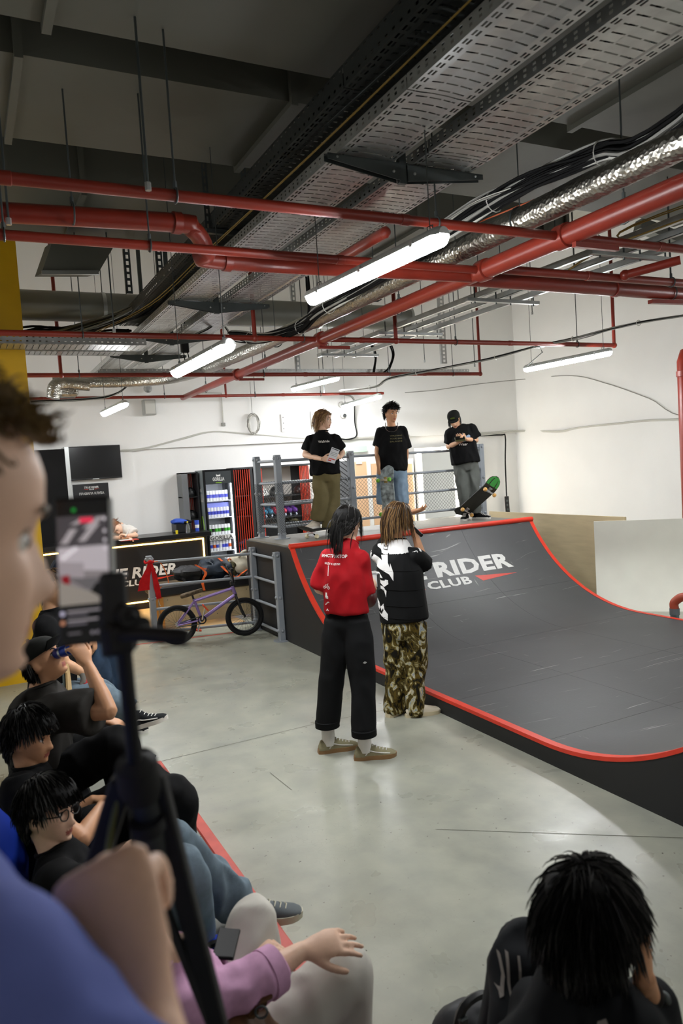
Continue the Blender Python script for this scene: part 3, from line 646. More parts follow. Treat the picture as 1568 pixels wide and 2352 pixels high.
ramp = thing('mini_ramp', 'dark grey skate mini ramp with red coping and edge strips', 'skate ramp', ((RX0 + RX1) / 2, 5, 0))
xs = [RX0 + .03, 4.26, 5.40, RX1 - .03]; ss = [0, 1.05, ARC, ARC + 1.22, STOT - ARC + .0, STOT - 1.0, STOT]
for a, b in zip(xs[:-1], xs[1:]):
    for s0, s1 in zip(ss[:-1], ss[1:]):
        m = MB(); n = 1 if abs(prof((s0 + s1) / 2)[2][1]) < 1e-6 else 12; V = []; F = []; g = .0012
        for i in range(n + 1):
            s = s0 + g + (s1 - s0 - 2 * g) * i / n; y, z, tn = prof(s); ny, nz_ = (tn[1], -tn[0])
            if nz_ < 0: ny, nz_ = -ny, -nz_
            V += [(a + g, y, z), (b - g, y, z), (b - g, y - ny * .012, z - nz_ * .012), (a + g, y - ny * .012, z - nz_ * .012)]
        for i in range(n):
            o = 4 * i
            for j in range(4): F.append((o + j, o + (j + 1) % 4, o + 4 + (j + 1) % 4, o + 4 + j))
        F += [(3, 2, 1, 0), (4 * n, 4 * n + 1, 4 * n + 2, 4 * n + 3)]; m.add(V, F); m.build('surface_sheet', RAMP, ramp, True)
side = [(9.0, 0), (9.0, RZ - .02), (YC, RZ - .02)] + [(prof(STOT * i / 60)[0], prof(STOT * i / 60)[1] - .014) for i in range(0, 61)] + [(YC2, RZ - .02), (.6, RZ - .02), (.6, 0)]
for x0, x1 in ((RX0, RX0 + .03), (RX1 - .03, RX1)):
    m = MB(); m.prism(side, lambda p: (x0, p[0], p[1]), lambda p: (x1, p[0], p[1])); m.build('side_panel', RSIDE, ramp)
    m = MB(); V = []; F = []; n = 70; e0, e1 = (x0 - .004, x0 + .05) if x0 < 4 else (x1 - .05, x1 + .004)
    for i in range(n + 1):
        y, z, tn = prof(STOT * i / n); V += [(e0, y, z + .004), (e1, y, z + .004), (e1, y, z - .004), (e0, y, z - .022)]
    for i in range(n):
        for j in range(4): F.append((4 * i + j, 4 * i + (j + 1) % 4, 4 * i + 4 + (j + 1) % 4, 4 * i + 4 + j))
    F += [(3, 2, 1, 0), tuple(4 * n + j for j in range(4))]; m.add(V, F); m.build('edge_strip', REDT, ramp, True)
for yc, yb in ((YC, 9.0), (YC2, .6)):
    m = MB(); m.tube([(RX0 - .005, yc, RZ + .0), (RX1 + .005, yc, RZ + .0)], .032, 16); m.build('coping', REDT, ramp, True)
    for a, b in zip(xs[:-1], xs[1:]):
        m = MB(); m.box2((a + .0015, min(yc, yb) + (.02 if yc > yb else .02), RZ - .02), (b - .0015, max(yc, yb) - .02, RZ)); m.build('deck_board', M('deck_grey', '#7c7a72', .5, var=.12, vs=4, bump=.05, bs=30), ramp)
    m = MB(); m.box2((RX0 + .03, yb - .03, 0), (RX1 - .03, yb, RZ - .02)) if yb > 5 else m.box2((RX0 + .03, yb, 0), (RX1 - .03, yb + .03, RZ - .02)); m.build('back_panel', RSIDE, ramp)
# painted lettering following the curve
def on_ramp(px, py):
    d = ray(px, py); best = None
    for s in np.linspace(0, STOT, 800):
        y, z, tn = prof(s); t = (y - CAM[1]) / d[1]; e = abs(CAM[2] + t * d[2] - z)
        if best is None or e < best[0]: best = (e, s, CAM[0] + t * d[0])
    return best[1], best[2]
WPAINT = M('white_paint_worn', '#dadad6', .5, var=.06, vs=30); RPAINT = M('red_print', '#d23a26', .5)
def decal_on_ramp(name, V, F, x0, s0, mat):
    bm = bmesh.new(); vs = [bm.verts.new(v) for v in V]
    for f in F:
        try: bm.faces.new([vs[i] for i in f])
        except ValueError: pass
    lo, hi = min(v[1] for v in V), max(v[1] for v in V)
    for c in np.arange(lo + .06, hi, .06): bmesh.ops.bisect_plane(bm, geom=bm.verts[:] + bm.edges[:] + bm.faces[:], plane_co=(0, c, 0), plane_no=(0, 1, 0))
    bm.verts.index_update(); m = MB(); out = []
    for v in bm.verts:
        y, z, tn = prof(s0 - v.co.y); ny, nz_ = tn[1], -tn[0]
        if nz_ < 0: ny, nz_ = -ny, -nz_
        out.append((x0 + v.co.x, y + ny * .002, z + nz_ * .002))
    m.add(out, [tuple(v.index for v in f.verts) for f in bm.faces]); bm.free(); return m.build(name, mat, ramp, fix=False)
sA, xA = on_ramp(1004, 1326); sB, xB = on_ramp(1179, 1300); sT, _ = on_ramp(1170, 1268)
# RIDER spans xA..xB
V, F = text_geo('TRUE RIDER', 1.0, .14, .042, space=1.06); Vr, _ = text_geo('RIDER', 1.0, .14, .042, space=1.06)
wR = max(v[0] for v in Vr) - min(v[0] for v in Vr); wT = max(v[0] for v in V); k = (xB - xA) / wR; hh = (max(v[1] for v in V)); sy = (abs(sB - sT)) / hh
V = [(v[0] * k, v[1] * sy, 0) for v in V]; xt = xB - wT * k
decal_on_ramp('lettering', V, F, xt, (sA + sB) / 2, WPAINT)
s2, x2 = on_ramp(985, 1354); s3, x3 = on_ramp(1087, 1340); s4, _ = on_ramp(1084, 1322)
V, F = text_geo('CLUB', 1.0, .08, .035, space=1.06); k2 = (x3 - x2) / max(v[0] for v in V); sy2 = abs(s3 - s4) / max(v[1] for v in V)
decal_on_ramp('lettering', [(v[0] * k2, v[1] * sy2, 0) for v in V], F, x2, (s2 + s3) / 2, WPAINT)
s5, x5 = on_ramp(1090, 1322); s6, x6 = on_ramp(1187, 1315); s7, _ = on_ramp(1098, 1335)
decal_on_ramp('swoosh', [(0, 0, 0), (x6 - x5, (s5 - s6), 0), (.06, -(s7 - s5), 0)], [(0, 2, 1)], x5, s5, RPAINT)
decal_on_ramp('swoosh', [(-.05, 0, 0), (-(x6 - x5), (s5 - s6) * .2 - .12, 0), (-.02, -(s7 - s5), 0)], [(0, 1, 2)], x2 - .02, s5, RPAINT)

UPZ = Vector((0, 0, 1))
# other ramps on the right
PLY = M('plywood', '#bfae8b', .6, var=.08, vs=3, stretch=(1, 1, 6), bump=.04, bs=50)
t = thing('plywood_box', 'pale plywood ramp side panel standing behind the mini ramp', 'ramp panel', (7.2, 7.8, 0))
m = MB(); m.box2((7.17, 6.6, 0), (7.2, 9.25, 1.1)); m.build('side_sheet', PLY, t)
for y in (6.7, 7.5, 8.3, 9.2): m = MB(); m.box2((7.2, y - .025, 0), (7.26, y + .025, 1.06)); m.build('stud', PLY, t)
t = thing('white_wallride', 'white curved wall ride panel to the right of the mini ramp', 'skate ramp', (7.2, 5, 0))
WH = M('worn_white_board', '#d9d8cb', .5, var=.05, vs=2.5, bump=.03, bs=20)
WA, WB_, WN = Vector((6.9, 6.84, 0)), Vector((.697, -.717, 0)), Vector((-.717, -.697, 0))
for u0, u1 in ((0, 1.2), (1.204, 2.4), (2.404, 3.4)):
    m = MB(); V = []; F = []; n = 14
    for i in range(n + 1):
        z = 1.06 * (1 - i / n); q = WN * (.32 * max(0, (.8 - z) / .8) ** 2.2)
        V += [WA + WB_ * u0 + q + UPZ * z, WA + WB_ * u1 + q + UPZ * z, WA + WB_ * u1 + q - WN * .02 + UPZ * z, WA + WB_ * u0 + q - WN * .02 + UPZ * z]
    for i in range(n):
        for j in range(4): F.append((4 * i + j, 4 * i + (j + 1) % 4, 4 * i + 4 + (j + 1) % 4, 4 * i + 4 + j))
    F += [(3, 2, 1, 0), tuple(4 * n + j for j in range(4))]; m.add(V, F); m.build('curved_board', WH, t, True)
for u in (.03, 1.2, 2.4, 3.37): m = MB(); a = WA + WB_ * u - WN * .05; m.box((a.x, a.y, .52), (.05, .05, 1.04)); m.build('rib', PLY, t)
# grey pipe elbow with brick red bend
c = at(1549, 1412, 'x', 6.66); t = thing('drain_pipe', 'grey drain pipe with a brick red elbow at the right edge', 'pipe', (c.x, c.y, 0))
m = MB(); m.tube([(c.x, c.y, 0), (c.x, c.y, c.z + .06)], .045, 14); m.build('grey_pipe', M('pipe_grey', '#5f696c', .5), t, True); m = MB(); m.tube([(c.x, c.y, c.z), (c.x, c.y, c.z + .07)], .052, 14); m.build('collar', M('pipe_grey', '#5f696c', .5), t, True)
m = MB(); m.tube(smooth_path([(c.x, c.y, c.z + .06), (c.x, c.y, c.z + .13), (c.x + .03, c.y - .06, c.z + .19), (c.x + .06, c.y - .13, c.z + .2)], 4), .046, 14); m.build('elbow', M('brick_red_plastic', '#a5482f', .5), t, True)

# ================================================================== RAILINGS
def post(root, x, y, z0, z1, w_=.075, bolts=()):
    m = MB(); m.box2((x - w_ / 2, y - w_ / 2, z0), (x + w_ / 2, y + w_ / 2, z1)); m.build('post', GREYM, root, bevel=.006)
    m = MB(); m.cyl((x, y, z0), (x, y, z0 + .008), .1, 18); m.build('base_plate', GREYM, root, True)
    for z in bolts:
        for dx, dy in ((1, 0), (-1, 0), (0, -1)):
            m = MB(); m.sphere((x + dx * w_ / 2, y + dy * w_ / 2, z), (.02, .02, .02), 10, 6); m.build('bolt', GREYM, root, True)
rz = (2.06, 1.785, 1.52, 1.245)
dr = thing('deck_railing', 'grey tube railing with wire netting along the back of the ramp deck', 'railing', (5, 8.5, 1.1))
PA, PB, PC, PD = (3.32, 8.95), (3.42, 8.5), (4.44, 8.52), (6.53, 8.55)
for p in (PA, PB, PC, PD): post(dr, *p, 1.1, 2.13, bolts=(2.09, 1.66, 1.16))
for a, b in ((PA, PB), (PB, PC), (PC, PD), (PA, (4.44, 8.97))):
    for i, z in enumerate(rz):
        m = MB(); m.tube([(*a, z), (*b, z)], .017, 10); m.build('rail', GREYM, dr, True)
        if i in (1, 3) and a != PC:
            P = []; L = math.dist(a, b); k = int(L / .02)
            for j in range(k * 4): q = j / (k * 4 - 1); an = j * .9; P.append((a[0] + (b[0] - a[0]) * q, a[1] + (b[1] - a[1]) * q + .02 * math.cos(an), z + .02 * math.sin(an)))
            m = MB(); m.tube(P, .0022, 3); m.build('lashing', M('net_wire', '#3a3d3d', .5, .5), dr)
def net(root, a, b, z0, z1, cell=.05, r=.0019):
    a = Vector((*a, 0)); b = Vector((*b, 0)); L = (b - a).length; d = (b - a) / L; H = z1 - z0; m = MB()
    for s_ in (1, -1):
        u = -H
        while u < L:
            lo = max(0, -u); hi = min(H, L - u)
            if hi > lo:
                p0 = (u + lo, lo if s_ > 0 else H - lo); p1 = (u + hi, hi if s_ > 0 else H - hi)
                m.tube([a + d * p0[0] + Vector((0, 0, z0 + p0[1])), a + d * p1[0] + Vector((0, 0, z0 + p1[1]))], r, 3, caps=False)
            u += cell
    o = m.build('wire_net', M('net_wire', '#3a3d3d', .5, .5), root, fix=False); o['kind'] = 'stuff'
for a, b in ((PA, PB), (PB, PC), (PC, PD), (PA, (4.44, 8.97))): net(dr, a, b, rz[3], rz[1])
for p in (PB, PA):   # netting wrapped round the corner posts
    w_ = .041; q = [(p[0] - w_, p[1] - w_), (p[0] + w_, p[1] - w_), (p[0] + w_, p[1] + w_), (p[0] - w_, p[1] + w_)]
    for i in range(4): net(dr, q[i], q[(i + 1) % 4], rz[3] - .08, rz[1], .03, .0018)
lf = thing('floor_railing', 'low grey tube railing in front of the bench', 'railing', (2.4, 8.8, 0))
F1, F2, F3 = (1.89, 9.0), (3.083, 8.68), (3.083, 7.88)
for p in (F1, F2, F3): post(lf, *p, 0, 1.02, .07, bolts=(.98, .5, .12))
for a, b in ((F1, F2), (F2, F3)):
    for z in (.94, .655, .37, .09):
        m = MB(); m.tube([(*a, z), (*b, z)], .017, 10); m.build('rail', GREYM, lf, True)
# red rag and orange cord on the first post
REDC = M('red_cloth', '#b3161a', .8, var=.15, vs=20)
def cloth_strip(m, pts, wds, thick=.004, ax=(1, 0, 0)):
    P = smooth_path(pts, 5); n = len(P); ww = np.interp(np.linspace(0, 1, n), np.linspace(0, 1, len(wds)), wds); ax = V3(ax); V = []; F = []
    for i, p in enumerate(P):
        o = .006 * math.sin(i * 1.3)
        V += [p - ax * ww[i] / 2 + [0, o, 0], p + ax * ww[i] / 2 + [0, -o, 0], p + ax * ww[i] / 2 + [0, thick - o, 0], p - ax * ww[i] / 2 + [0, thick + o, 0]]
    for i in range(n - 1):
        for j in range(4): F.append((4 * i + j, 4 * i + (j + 1) % 4, 4 * i + 4 + (j + 1) % 4, 4 * i + 4 + j))
    F += [(3, 2, 1, 0), tuple(4 * (n - 1) + j for j in range(4))]; m.add(V, F)
t = thing('red_rag', 'red cloth rag knotted on the railing post by the counter', 'rag', (F1[0], F1[1] - .05, .45)); fx, fy = F1
m = MB(); cloth_strip(m, [(fx, fy - .05, .96), (fx - .03, fy - .06, .86), (fx - .08, fy - .06, .74), (fx - .1, fy - .05, .62)], [.03, .07, .12, .14]); m.build('tail', REDC, t, True)
m = MB(); cloth_strip(m, [(fx, fy - .06, .96), (fx + .03, fy - .07, .82), (fx + .05, fy - .07, .66), (fx + .07, fy - .06, .5)], [.03, .05, .07, .06]); m.build('tail', REDC, t, True)
m = MB(); m.tube([(fx + .05 * math.cos(a), fy + .05 * math.sin(a), .95 + .01 * math.sin(3 * a)) for a in np.linspace(0, 6.28, 16, endpoint=False)], .016, 8, closed=True); m.sphere((fx, fy - .055, .95), (.03, .02, .025), 10, 7); m.build('knot', REDC, t, True)
t = thing('key_cord', 'thin orange cord with a metal clip looped on the railing post', 'cord', (fx + .1, fy - .03, .4)); m = MB(); m.tube(smooth_path([(fx + .04, fy - .03, .95), (fx + .12, fy - .04, .93), (fx + .18, fy - .04, .8), (fx + .2, fy - .03, .66), (fx + .12, fy - .03, .64), (fx + .05, fy - .04, .56), (fx + .06, fy - .05, .48)], 5), .006, 6); m.build('cord', M('orange_cord', '#d0661c', .6), t, True); m = MB(); m.bar((fx + .06, fy - .05, .48), (fx + .08, fy - .05, .41), .015, .006); m.build('clip', STEEL, t)
# ================================================================== BENCH AND BAGS
t = thing('bench', 'low plywood bench with a black padded top behind the railing', 'bench', (2.75, 9.8, 0))
m = MB(); m.box2((2.08, 9.55, .03), (3.9, 9.58, .42)); m.build('front_sheet', PLY, t); m = MB(); m.box2((2.02, 9.5, .42), (3.95, 10.05, .55)); m.build('padded_top', M('black_vinyl', '#151517', .45, bump=.05, bs=20), t, bevel=.02)
for x in (2.05, 2.12): m = MB(); m.box2((x - .03, 9.52, 0), (x + .02, 9.57, .42)); m.build('leg', M('pine', '#c58b3c', .5, var=.1, vs=5), t)
for x in np.linspace(2.2, 3.7, 8):
    for z in (.1, .37): m = MB(); m.cyl((x, 9.55, z), (x, 9.546, z), .006, 6); m.build('screw', STEELD, t)
def blob(m, c, r, seed, amp=.42, nu=26, nv=16, R=None):
    k = len(m.v); m.sphere(c, r, nu, nv, R)
    for i in range(k, len(m.v)):
        p = Vector(m.v[i]); d = (p - Vector(c)); n = noise.noise(p * 9 + Vector((seed, 0, 0))) + .5 * noise.noise(p * 22 + Vector((0, seed, 0))); q = Vector(c) + d * (1 + amp * n); m.v[i] = tuple(q)
    return m
t = thing('backpack', 'navy and black backpack with bright orange straps lying on the bench', 'backpack', (2.75, 9.7, .55))
m = MB(); blob(m, (2.62, 9.72, .64), (.26, .16, .12), 1); m.build('black_pouch', M('black_nylon', '#17181b', .6), t, True)
m = MB(); blob(m, (2.88, 9.7, .68), (.22, .17, .15), 2); m.build('main_bag', M('navy_nylon', '#1d2b3a', .6), t, True)
OR = M('orange_webbing', '#e8641c', .6)
for P in ([(2.66, 9.54, .74), (2.72, 9.52, .66), (2.66, 9.49, .56), (2.67, 9.47, .44)], [(2.60, 9.56, .78), (2.66, 9.55, .74), (2.76, 9.55, .70)], [(2.95, 9.55, .72), (3.02, 9.5, .63), (3.12, 9.49, .56), (3.22, 9.52, .6), (3.3, 9.56, .63)], [(2.85, 9.66, .85), (2.92, 9.64, .84), (2.98, 9.6, .78)]):
    m = MB(); cloth_strip(m, P, [.03, .035, .03], .005); m.build('strap', OR, t, True)
t = thing('camouflage_bag', 'small camouflage patterned bag beside the backpack', 'bag', (3.12, 9.72, .55)); m = MB(); blob(m, (3.12, 9.72, .65), (.12, .12, .1), 4); m.build('body', M('camouflage', '#55513a', .8, var=.7, vs=22), t, True); m = MB(); m.tube(smooth_path([(3.06, 9.7, .73), (3.1, 9.68, .79), (3.17, 9.7, .74)], 4), .009, 6); m.build('handle', OR, t, True)
t = thing('white_bag', 'crumpled cream canvas bag on the bench end', 'bag', (3.3, 9.72, .55)); CR = M('cream_canvas', '#cfc9b6', .8, var=.12, vs=14); m = MB(); blob(m, (3.27, 9.72, .70), (.16, .14, .15), 6, .25); m.build('body', CR, t, True); m = MB(); m.tube(smooth_path([(3.22, 9.64, .8), (3.3, 9.6, .88), (3.42, 9.62, .82), (3.44, 9.64, .74)], 5), .02, 8); m.build('handle', CR, t, True)
t = thing('black_jacket', 'folded black jacket with white stripes at the bench end', 'jacket', (3.6, 9.75, .55)); m = MB(); blob(m, (3.58, 9.75, .62), (.22, .18, .08), 8, .2); m.build('cloth', M('black_cotton', '#141416', .85), t, True)
for k in range(3): m = MB(); m.bar((3.44 + .03 * k, 9.575, .62), (3.44 + .03 * k, 9.6, .68), .012, .004, (0, -1, 0)); m.build('stripe', WPAINT, t)

# ================================================================== RECEPTION COUNTER
CB = M('counter_black', '#1b1b1c', .4, var=.08, vs=3); LEDW = M('warm_led', (1.0, .55, .12), .4, emit=14.)
ct = thing('reception_counter', 'black reception counter edged with warm light strips', 'counter', (2.1, 11.5, 0))
m = MB(); m.box2((.6, 11.27, .0), (3.28, 11.85, 1.0)); m.build('body', CB, ct); m = MB(); m.box2((.56, 11.2, 1.0), (3.34, 11.92, 1.07)); m.build('worktop', M('counter_top', '#121213', .3), ct, bevel=.006)
for a, b in (((.7, 11.255, .955), (3.225, 11.272, .975)), ((3.205, 11.255, .10), (3.225, 11.272, .955)), ((.7, 11.255, .10), (3.205, 11.272, .12))): m = MB(); m.box2(a, b); m.build('light_strip', LEDW, ct)
def flat_text(root, name, s, x0, x1, z0, z1, y, mat, shear=.0, off=.02, tilt=0.):
    V, F = text_geo(s, 1.0, shear, off); a = min(v[0] for v in V); b = max(v[0] for v in V); c = min(v[1] for v in V); d = max(v[1] for v in V)
    m = MB(); m.add([(x0 + (v[0] - a) / (b - a) * (x1 - x0), y, z0 + (v[1] - c) / (d - c) * (z1 - z0) + tilt * (v[0] - a)) for v in V], F); return m.build(name, mat, root, fix=False)
flat_text(ct, 'lettering', 'TRUE RIDER', 1.44, 2.77, .475, .64, 11.266, WPAINT, .2, .03)
flat_text(ct, 'lettering', 'CLUB', 1.92, 2.34, .365, .455, 11.266, WPAINT, .12, .03)
m = MB(); m.add([(2.33, 11.266, .44), (2.76, 11.266, .455), (2.35, 11.266, .40)], [(0, 2, 1)]); m.build('swoosh', RPAINT, ct, fix=False); m = MB(); m.add([(1.80, 11.266, .44), (1.42, 11.266, .40), (1.82, 11.266, .40)], [(0, 1, 2)]); m.build('swoosh', RPAINT, ct, fix=False)
m = MB(); m.box2((2.2, 11.86, .0), (3.4, 12.40, .92)); o = m.build('back_counter', CB); tag(o, 'low black back counter behind the reception desk', 'counter'); recentre(o)
m = MB(); m.box2((.9, 9.2, 0.0), (3.1, 11.2, .012)); struct(m.build('floor_boards', M('laminate', '#c3a071', .45, var=.1, vs=3, stretch=(1, 8, 1))), 'pale laminate floor in front of the counter')
# things on the counter
t = thing('storage_box', 'black box heaped with a blue cloth on the counter', 'box', (2.98, 11.6, 1.07)); m = MB(); m.box((2.98, 11.6, 1.14), (.24, .3, .14)); m.build('box', BLACK, t, bevel=.01); m = MB(); blob(m, (2.96, 11.58, 1.235), (.13, .14, .04), 2); m.build('blue_cloth', M('blue_cloth', '#3a56b0', .8), t, True); m = MB(); blob(m, (3.04, 11.52, 1.23), (.08, .1, .04), 3); m.build('black_cloth', M('black_cotton', '#141416', .85), t, True)
GLASS = M('clear_plastic', '#e8efe8', .08, trans=.9)
t = thing('water_bottle', 'small clear water bottle with yellow cap on the counter', 'bottle', (3.0, 11.3, 1.07)); m = MB(); m.lathe([(.0, 0), (.03, 0), (.032, .02), (.032, .1), (.02, .13), (.011, .145), (.011, .16)], (3.0, 11.3, 1.07), 14); m.build('body', GLASS, t, True); m = MB(); m.lathe([(.013, 0), (.013, .02), (0, .02)], (3.0, 11.3, 1.228), 12); m.build('cap', M('yellow_plastic', '#d8c31a', .5), t, True)
t = thing('yellow_cup', 'small yellow lid cup on the counter edge', 'cup', (2.83, 11.32, 1.07)); m = MB(); m.lathe([(.0, 0), (.018, 0), (.02, .04), (0, .04)], (2.83, 11.32, 1.07), 12); m.build('cup', M('yellow_plastic', '#d8c31a', .5), t, True); m = MB(); m.lathe([(.022, 0), (.022, .012), (0, .014)], (2.83, 11.32, 1.11), 12); m.build('lid', M('yellow_plastic', '#d8c31a', .5), t, True)
t = thing('tumbler', 'blue and white tumbler at the counter end by the fridge', 'tumbler', (3.2, 11.5, 1.07)); m = MB(); m.lathe([(.0, 0), (.03, 0), (.036, .15), (.036, .17), (0, .17)], (3.2, 11.5, 1.07), 14); m.build('body', M('tumbler_blue', '#2b4bb5', .4), t, True); m = MB(); m.lathe([(.033, 0), (.0345, .05)], (3.2, 11.5, 1.12), 14); m.build('band', WPAINT, t, True)

# ================================================================== TELEVISION, NOTICE
t = thing('television', 'large black flat television hung on the white back wall', 'television', (1.87, 12.36, 1.99)); m = MB(); m.box((1.865, 12.36, 2.25), (.82, .05, .53)); m.build('case', BLACK, t, bevel=.006); m = MB(); m.box((1.865, 12.333, 2.255), (.79, .004, .49)); m.build('screen', M('tv_screen', '#07080a', .18), t); m = MB(); m.box((1.865, 12.40, 2.25), (.3, .06, .3)); m.build('wall_mount', STEELD, t); m = MB(); m.box((1.865, 12.333, 1.992), (.1, .006, .012)); m.build('badge', STEEL, t)
t = thing('rules_board', 'black notice board with club rules below the television', 'notice', (1.78, 12.41, 1.3)); m = MB(); m.box((1.785, 12.41, 1.6), (.54, .03, .64)); m.build('board', M('notice_black', '#1c1c1e', .3), t, bevel=.003)
flat_text(t, 'lettering', 'TRUE RIDER', 1.68, 1.90, 1.845, 1.878, 12.392, WPAINT, .25, .03); flat_text(t, 'lettering', 'CLUB', 1.755, 1.83, 1.82, 1.838, 12.392, WPAINT, .1, .03); flat_text(t, 'lettering', 'ПРАВИЛА КЛУБА', 1.60, 1.98, 1.745, 1.785, 12.392, WPAINT, .0, .02)
for sx in (-1, 1): m = MB(); m.add([(1.79 + sx * .05, 12.392, 1.832), (1.79 + sx * .13, 12.392, 1.838), (1.79 + sx * .05, 12.392, 1.824)], [(0, 1, 2)]); m.build('swoosh', RPAINT, t, fix=False)

# ================================================================== FRIDGE
GRF = M('fridge_grey', '#8b9395', .4); FX0, FX1, FY0, FY1, FZ1 = 3.50, 4.02, 11.98, 12.45, 2.02
fr = thing('drinks_fridge', 'tall glass-door drinks fridge lit white inside', 'fridge', (3.76, 12.2, 0))
for a, b in (((FX0, FY0 + .03, 0), (FX0 + .03, FY1, FZ1)), ((FX1 - .03, FY0 + .03, 0), (FX1, FY1, FZ1)), ((FX0 + .03, FY0 + .03, FZ1 - .2), (FX1 - .03, FY1, FZ1)), ((FX0 + .03, FY0 + .03, 0), (FX1 - .03, FY1, .32)), ((FX0 + .03, FY1 - .03, .32), (FX1 - .03, FY1, FZ1 - .2))):
    m = MB(); m.box2(a, b); m.build('cabinet_panel', [GRF, GRF][0] if a[0] == FX0 else BLACKP, fr)
for a, b in (((FX0, FY0, .1), (FX0 + .035, FY0 + .03, FZ1)), ((FX1 - .035, FY0, .1), (FX1, FY0 + .03, FZ1)), ((FX0 + .035, FY0, FZ1 - .03), (FX1 - .035, FY0 + .03, FZ1)), ((FX0 + .035, FY0, .1), (FX1 - .035, FY0 + .03, .16))): m = MB(); m.box2(a, b); m.build('door_frame', BLACKP, fr, bevel=.003)
m = MB(); m.box2((FX0 + .035, FY0 + .01, FZ1 - .24), (FX1 - .035, FY0 + .028, FZ1 - .03)); m.build('header', M('header_grey', '#2c3133', .35), fr)
flat_text(fr, 'lettering', 'GORILLA', 3.66, 3.86, 1.83, 1.89, FY0 + .008, WPAINT, 0, .02)
def ape(root, x, y, z, s, mat, ax='y'):   # small squared crown-like emblem over the name
    o = [(-1, 0), (-1, 1.2), (-.7, .7), (.7, .7), (1, 1.2), (1, 0)]; mp = (lambda p: (x + p[0] * s, y, z + p[1] * s)) if ax == 'y' else (lambda p: (x, y - p[0] * s, z + p[1] * s))
    m = MB(); m.add([mp(p) for p in o], [(0, 1, 2, 3, 4, 5)]); m.build('emblem', mat, root, fix=False)
ape(fr, 3.76, FY0 + .008, 1.905, .035, WPAINT); m = MB(); m.box((3.76, FY0 + .008, 1.80), (.1, .002, .01)); m.build('tagline', M('lime_print', '#8fc31f', .5), fr)
# left side print
ape(fr, FX0 - .002, 12.2, 1.66, .07, WPAINT, 'x'); V, F = text_geo('GORILLA', .09, 0, .004); m = MB(); m.add([(FX0 - .002, 12.38 - v[0] * .9, 1.5 + v[1] * 1.9) for v in V], F); m.build('lettering', WPAINT, fr, fix=False)
m = MB(); m.tube([(FX0 - .001, 12.2 + .09 * math.cos(a), .9 + .35 * math.sin(a)) for a in np.linspace(0, math.pi, 14)], .008, 4); m.build('curve_print', M('lime_print', '#8fc31f', .5), fr)
LEDC = M('cold_led', '#eef3ff', .4, emit=9.)
for x in (FX1 - .045,): m = MB(); m.box2((x - .008, FY0 + .035, .34), (x + .008, FY0 + .05, FZ1 - .22)); m.build('light_strip', LEDC, fr)
m = MB(); m.box2((FX0 + .04, FY0 + .05, FZ1 - .215), (FX1 - .06, FY0 + .09, FZ1 - .2)); m.build('light_strip', LEDC, fr)
m = MB(); m.box2((FX0 + .03, FY1 - .036, .32), (FX1 - .03, FY1 - .031, FZ1 - .2)); m.build('inner_lining', M('fridge_white', '#e6e9ec', .4), fr)
shz = [1.50, 1.22, .93, .66, .38]
for z in shz + [.33]: m = MB(); m.box2((FX0 + .035, FY0 + .06, z - .012), (FX1 - .035, FY1 - .04, z)); m.build('shelf', M('fridge_white', '#e6e9ec', .4), fr)
m = MB(); m.box2((FX0 + .035, FY0 + .012, .16), (FX1 - .035, FY0 + .018, FZ1 - .24)); m.build('glass_door', M('door_glass', '#ffffff', .02, trans=1., alpha=.12), fr)
m = MB(); m.box2((FX0 + .06, FY0 + .16, 1.225), (FX1 - .07, FY0 + .166, 1.46)); m.build('blue_panel', M('lilac_panel', '#8d97e8', .5, emit=.5), fr)
m = MB(); m.box2((FX0 + .05, FY0 + .05, .845), (FX1 - .06, FY0 + .055, .925)); m.build('shelf_label', WPAINT, fr); flat_text(fr, 'lettering', 'GORILLA', FX0 + .06, FX1 - .07, .85, .915, FY0 + .048, M('black_print', '#141414', .5), 0, .02)
m = MB(); m.bar((FX0 + .022, FY0 - .03, .9), (FX0 + .022, FY0 - .03, 1.3), .02, .02); m.build('door_handle', BLACK, fr, bevel=.004)
def can(name, x, y, z, h, r, col, label, group, band='#f4f4f4'):
    t = thing(name, label, 'can', (x, y, z), group=group)
    m = MB(); m.lathe([(r * .85, 0), (r, .008), (r, h * .3), (r, h * .3)], (x, y, z), 12); m.lathe([(r, h * .3), (r, h - .012), (r * .82, h), (0, h)], (x, y, z), 12); m.build('body', col, t, True)
    m = MB(); m.lathe([(r * 1.01, h * .3), (r * 1.01, h * .62)], (x, y, z), 12); m.build('band', M('band_' + band, band, .4), t, True)
    m = MB(); m.lathe([(r * .7, h), (r * .8, h + .003), (0, h + .004)], (x, y, z), 10); m.build('lid', STEEL, t, True)
cw = M('can_white', '#f3f4f8', .35); cb = M('can_violet', '#5a63d8', .35)
for row, (z, h, cols, bands, l) in enumerate(((1.50, .17, [cw], ['#5a62e0', '#7a80e8'], 'white and violet drink can on the top fridge shelf'), (1.22, .17, [cw], ['#4a52c8'], 'white and violet drink can on the second fridge shelf'), (.93, .17, [cw], ['#3fa52c', '#1c1c1c', '#3fa52c'], 'white and green drink can on the third fridge shelf'), (.66, .17, [cw], ['#3b50c8', '#e0672a', '#3b50c8', '#d8dbe8', '#4a52d8'], 'slim drink can on the fourth fridge shelf'), (.38, .17, [cw], ['#e76a8e', '#e2425e', '#58c3d6', '#7ac943', '#f0b020', '#f0b020'], 'pastel slim drink can on the lowest fridge shelf'))):
    n = 7
    for i in range(n): can('drink_can', FX0 + .085 + i * .054, FY0 + .12, z, h, .0245, cols[0], ['first', 'second', 'third', 'fourth', 'fifth', 'sixth', 'last'][i] + ' ' + l.replace('drink can on', 'can from the left on'), l.replace('can', 'cans', 1), bands[i % len(bands)])

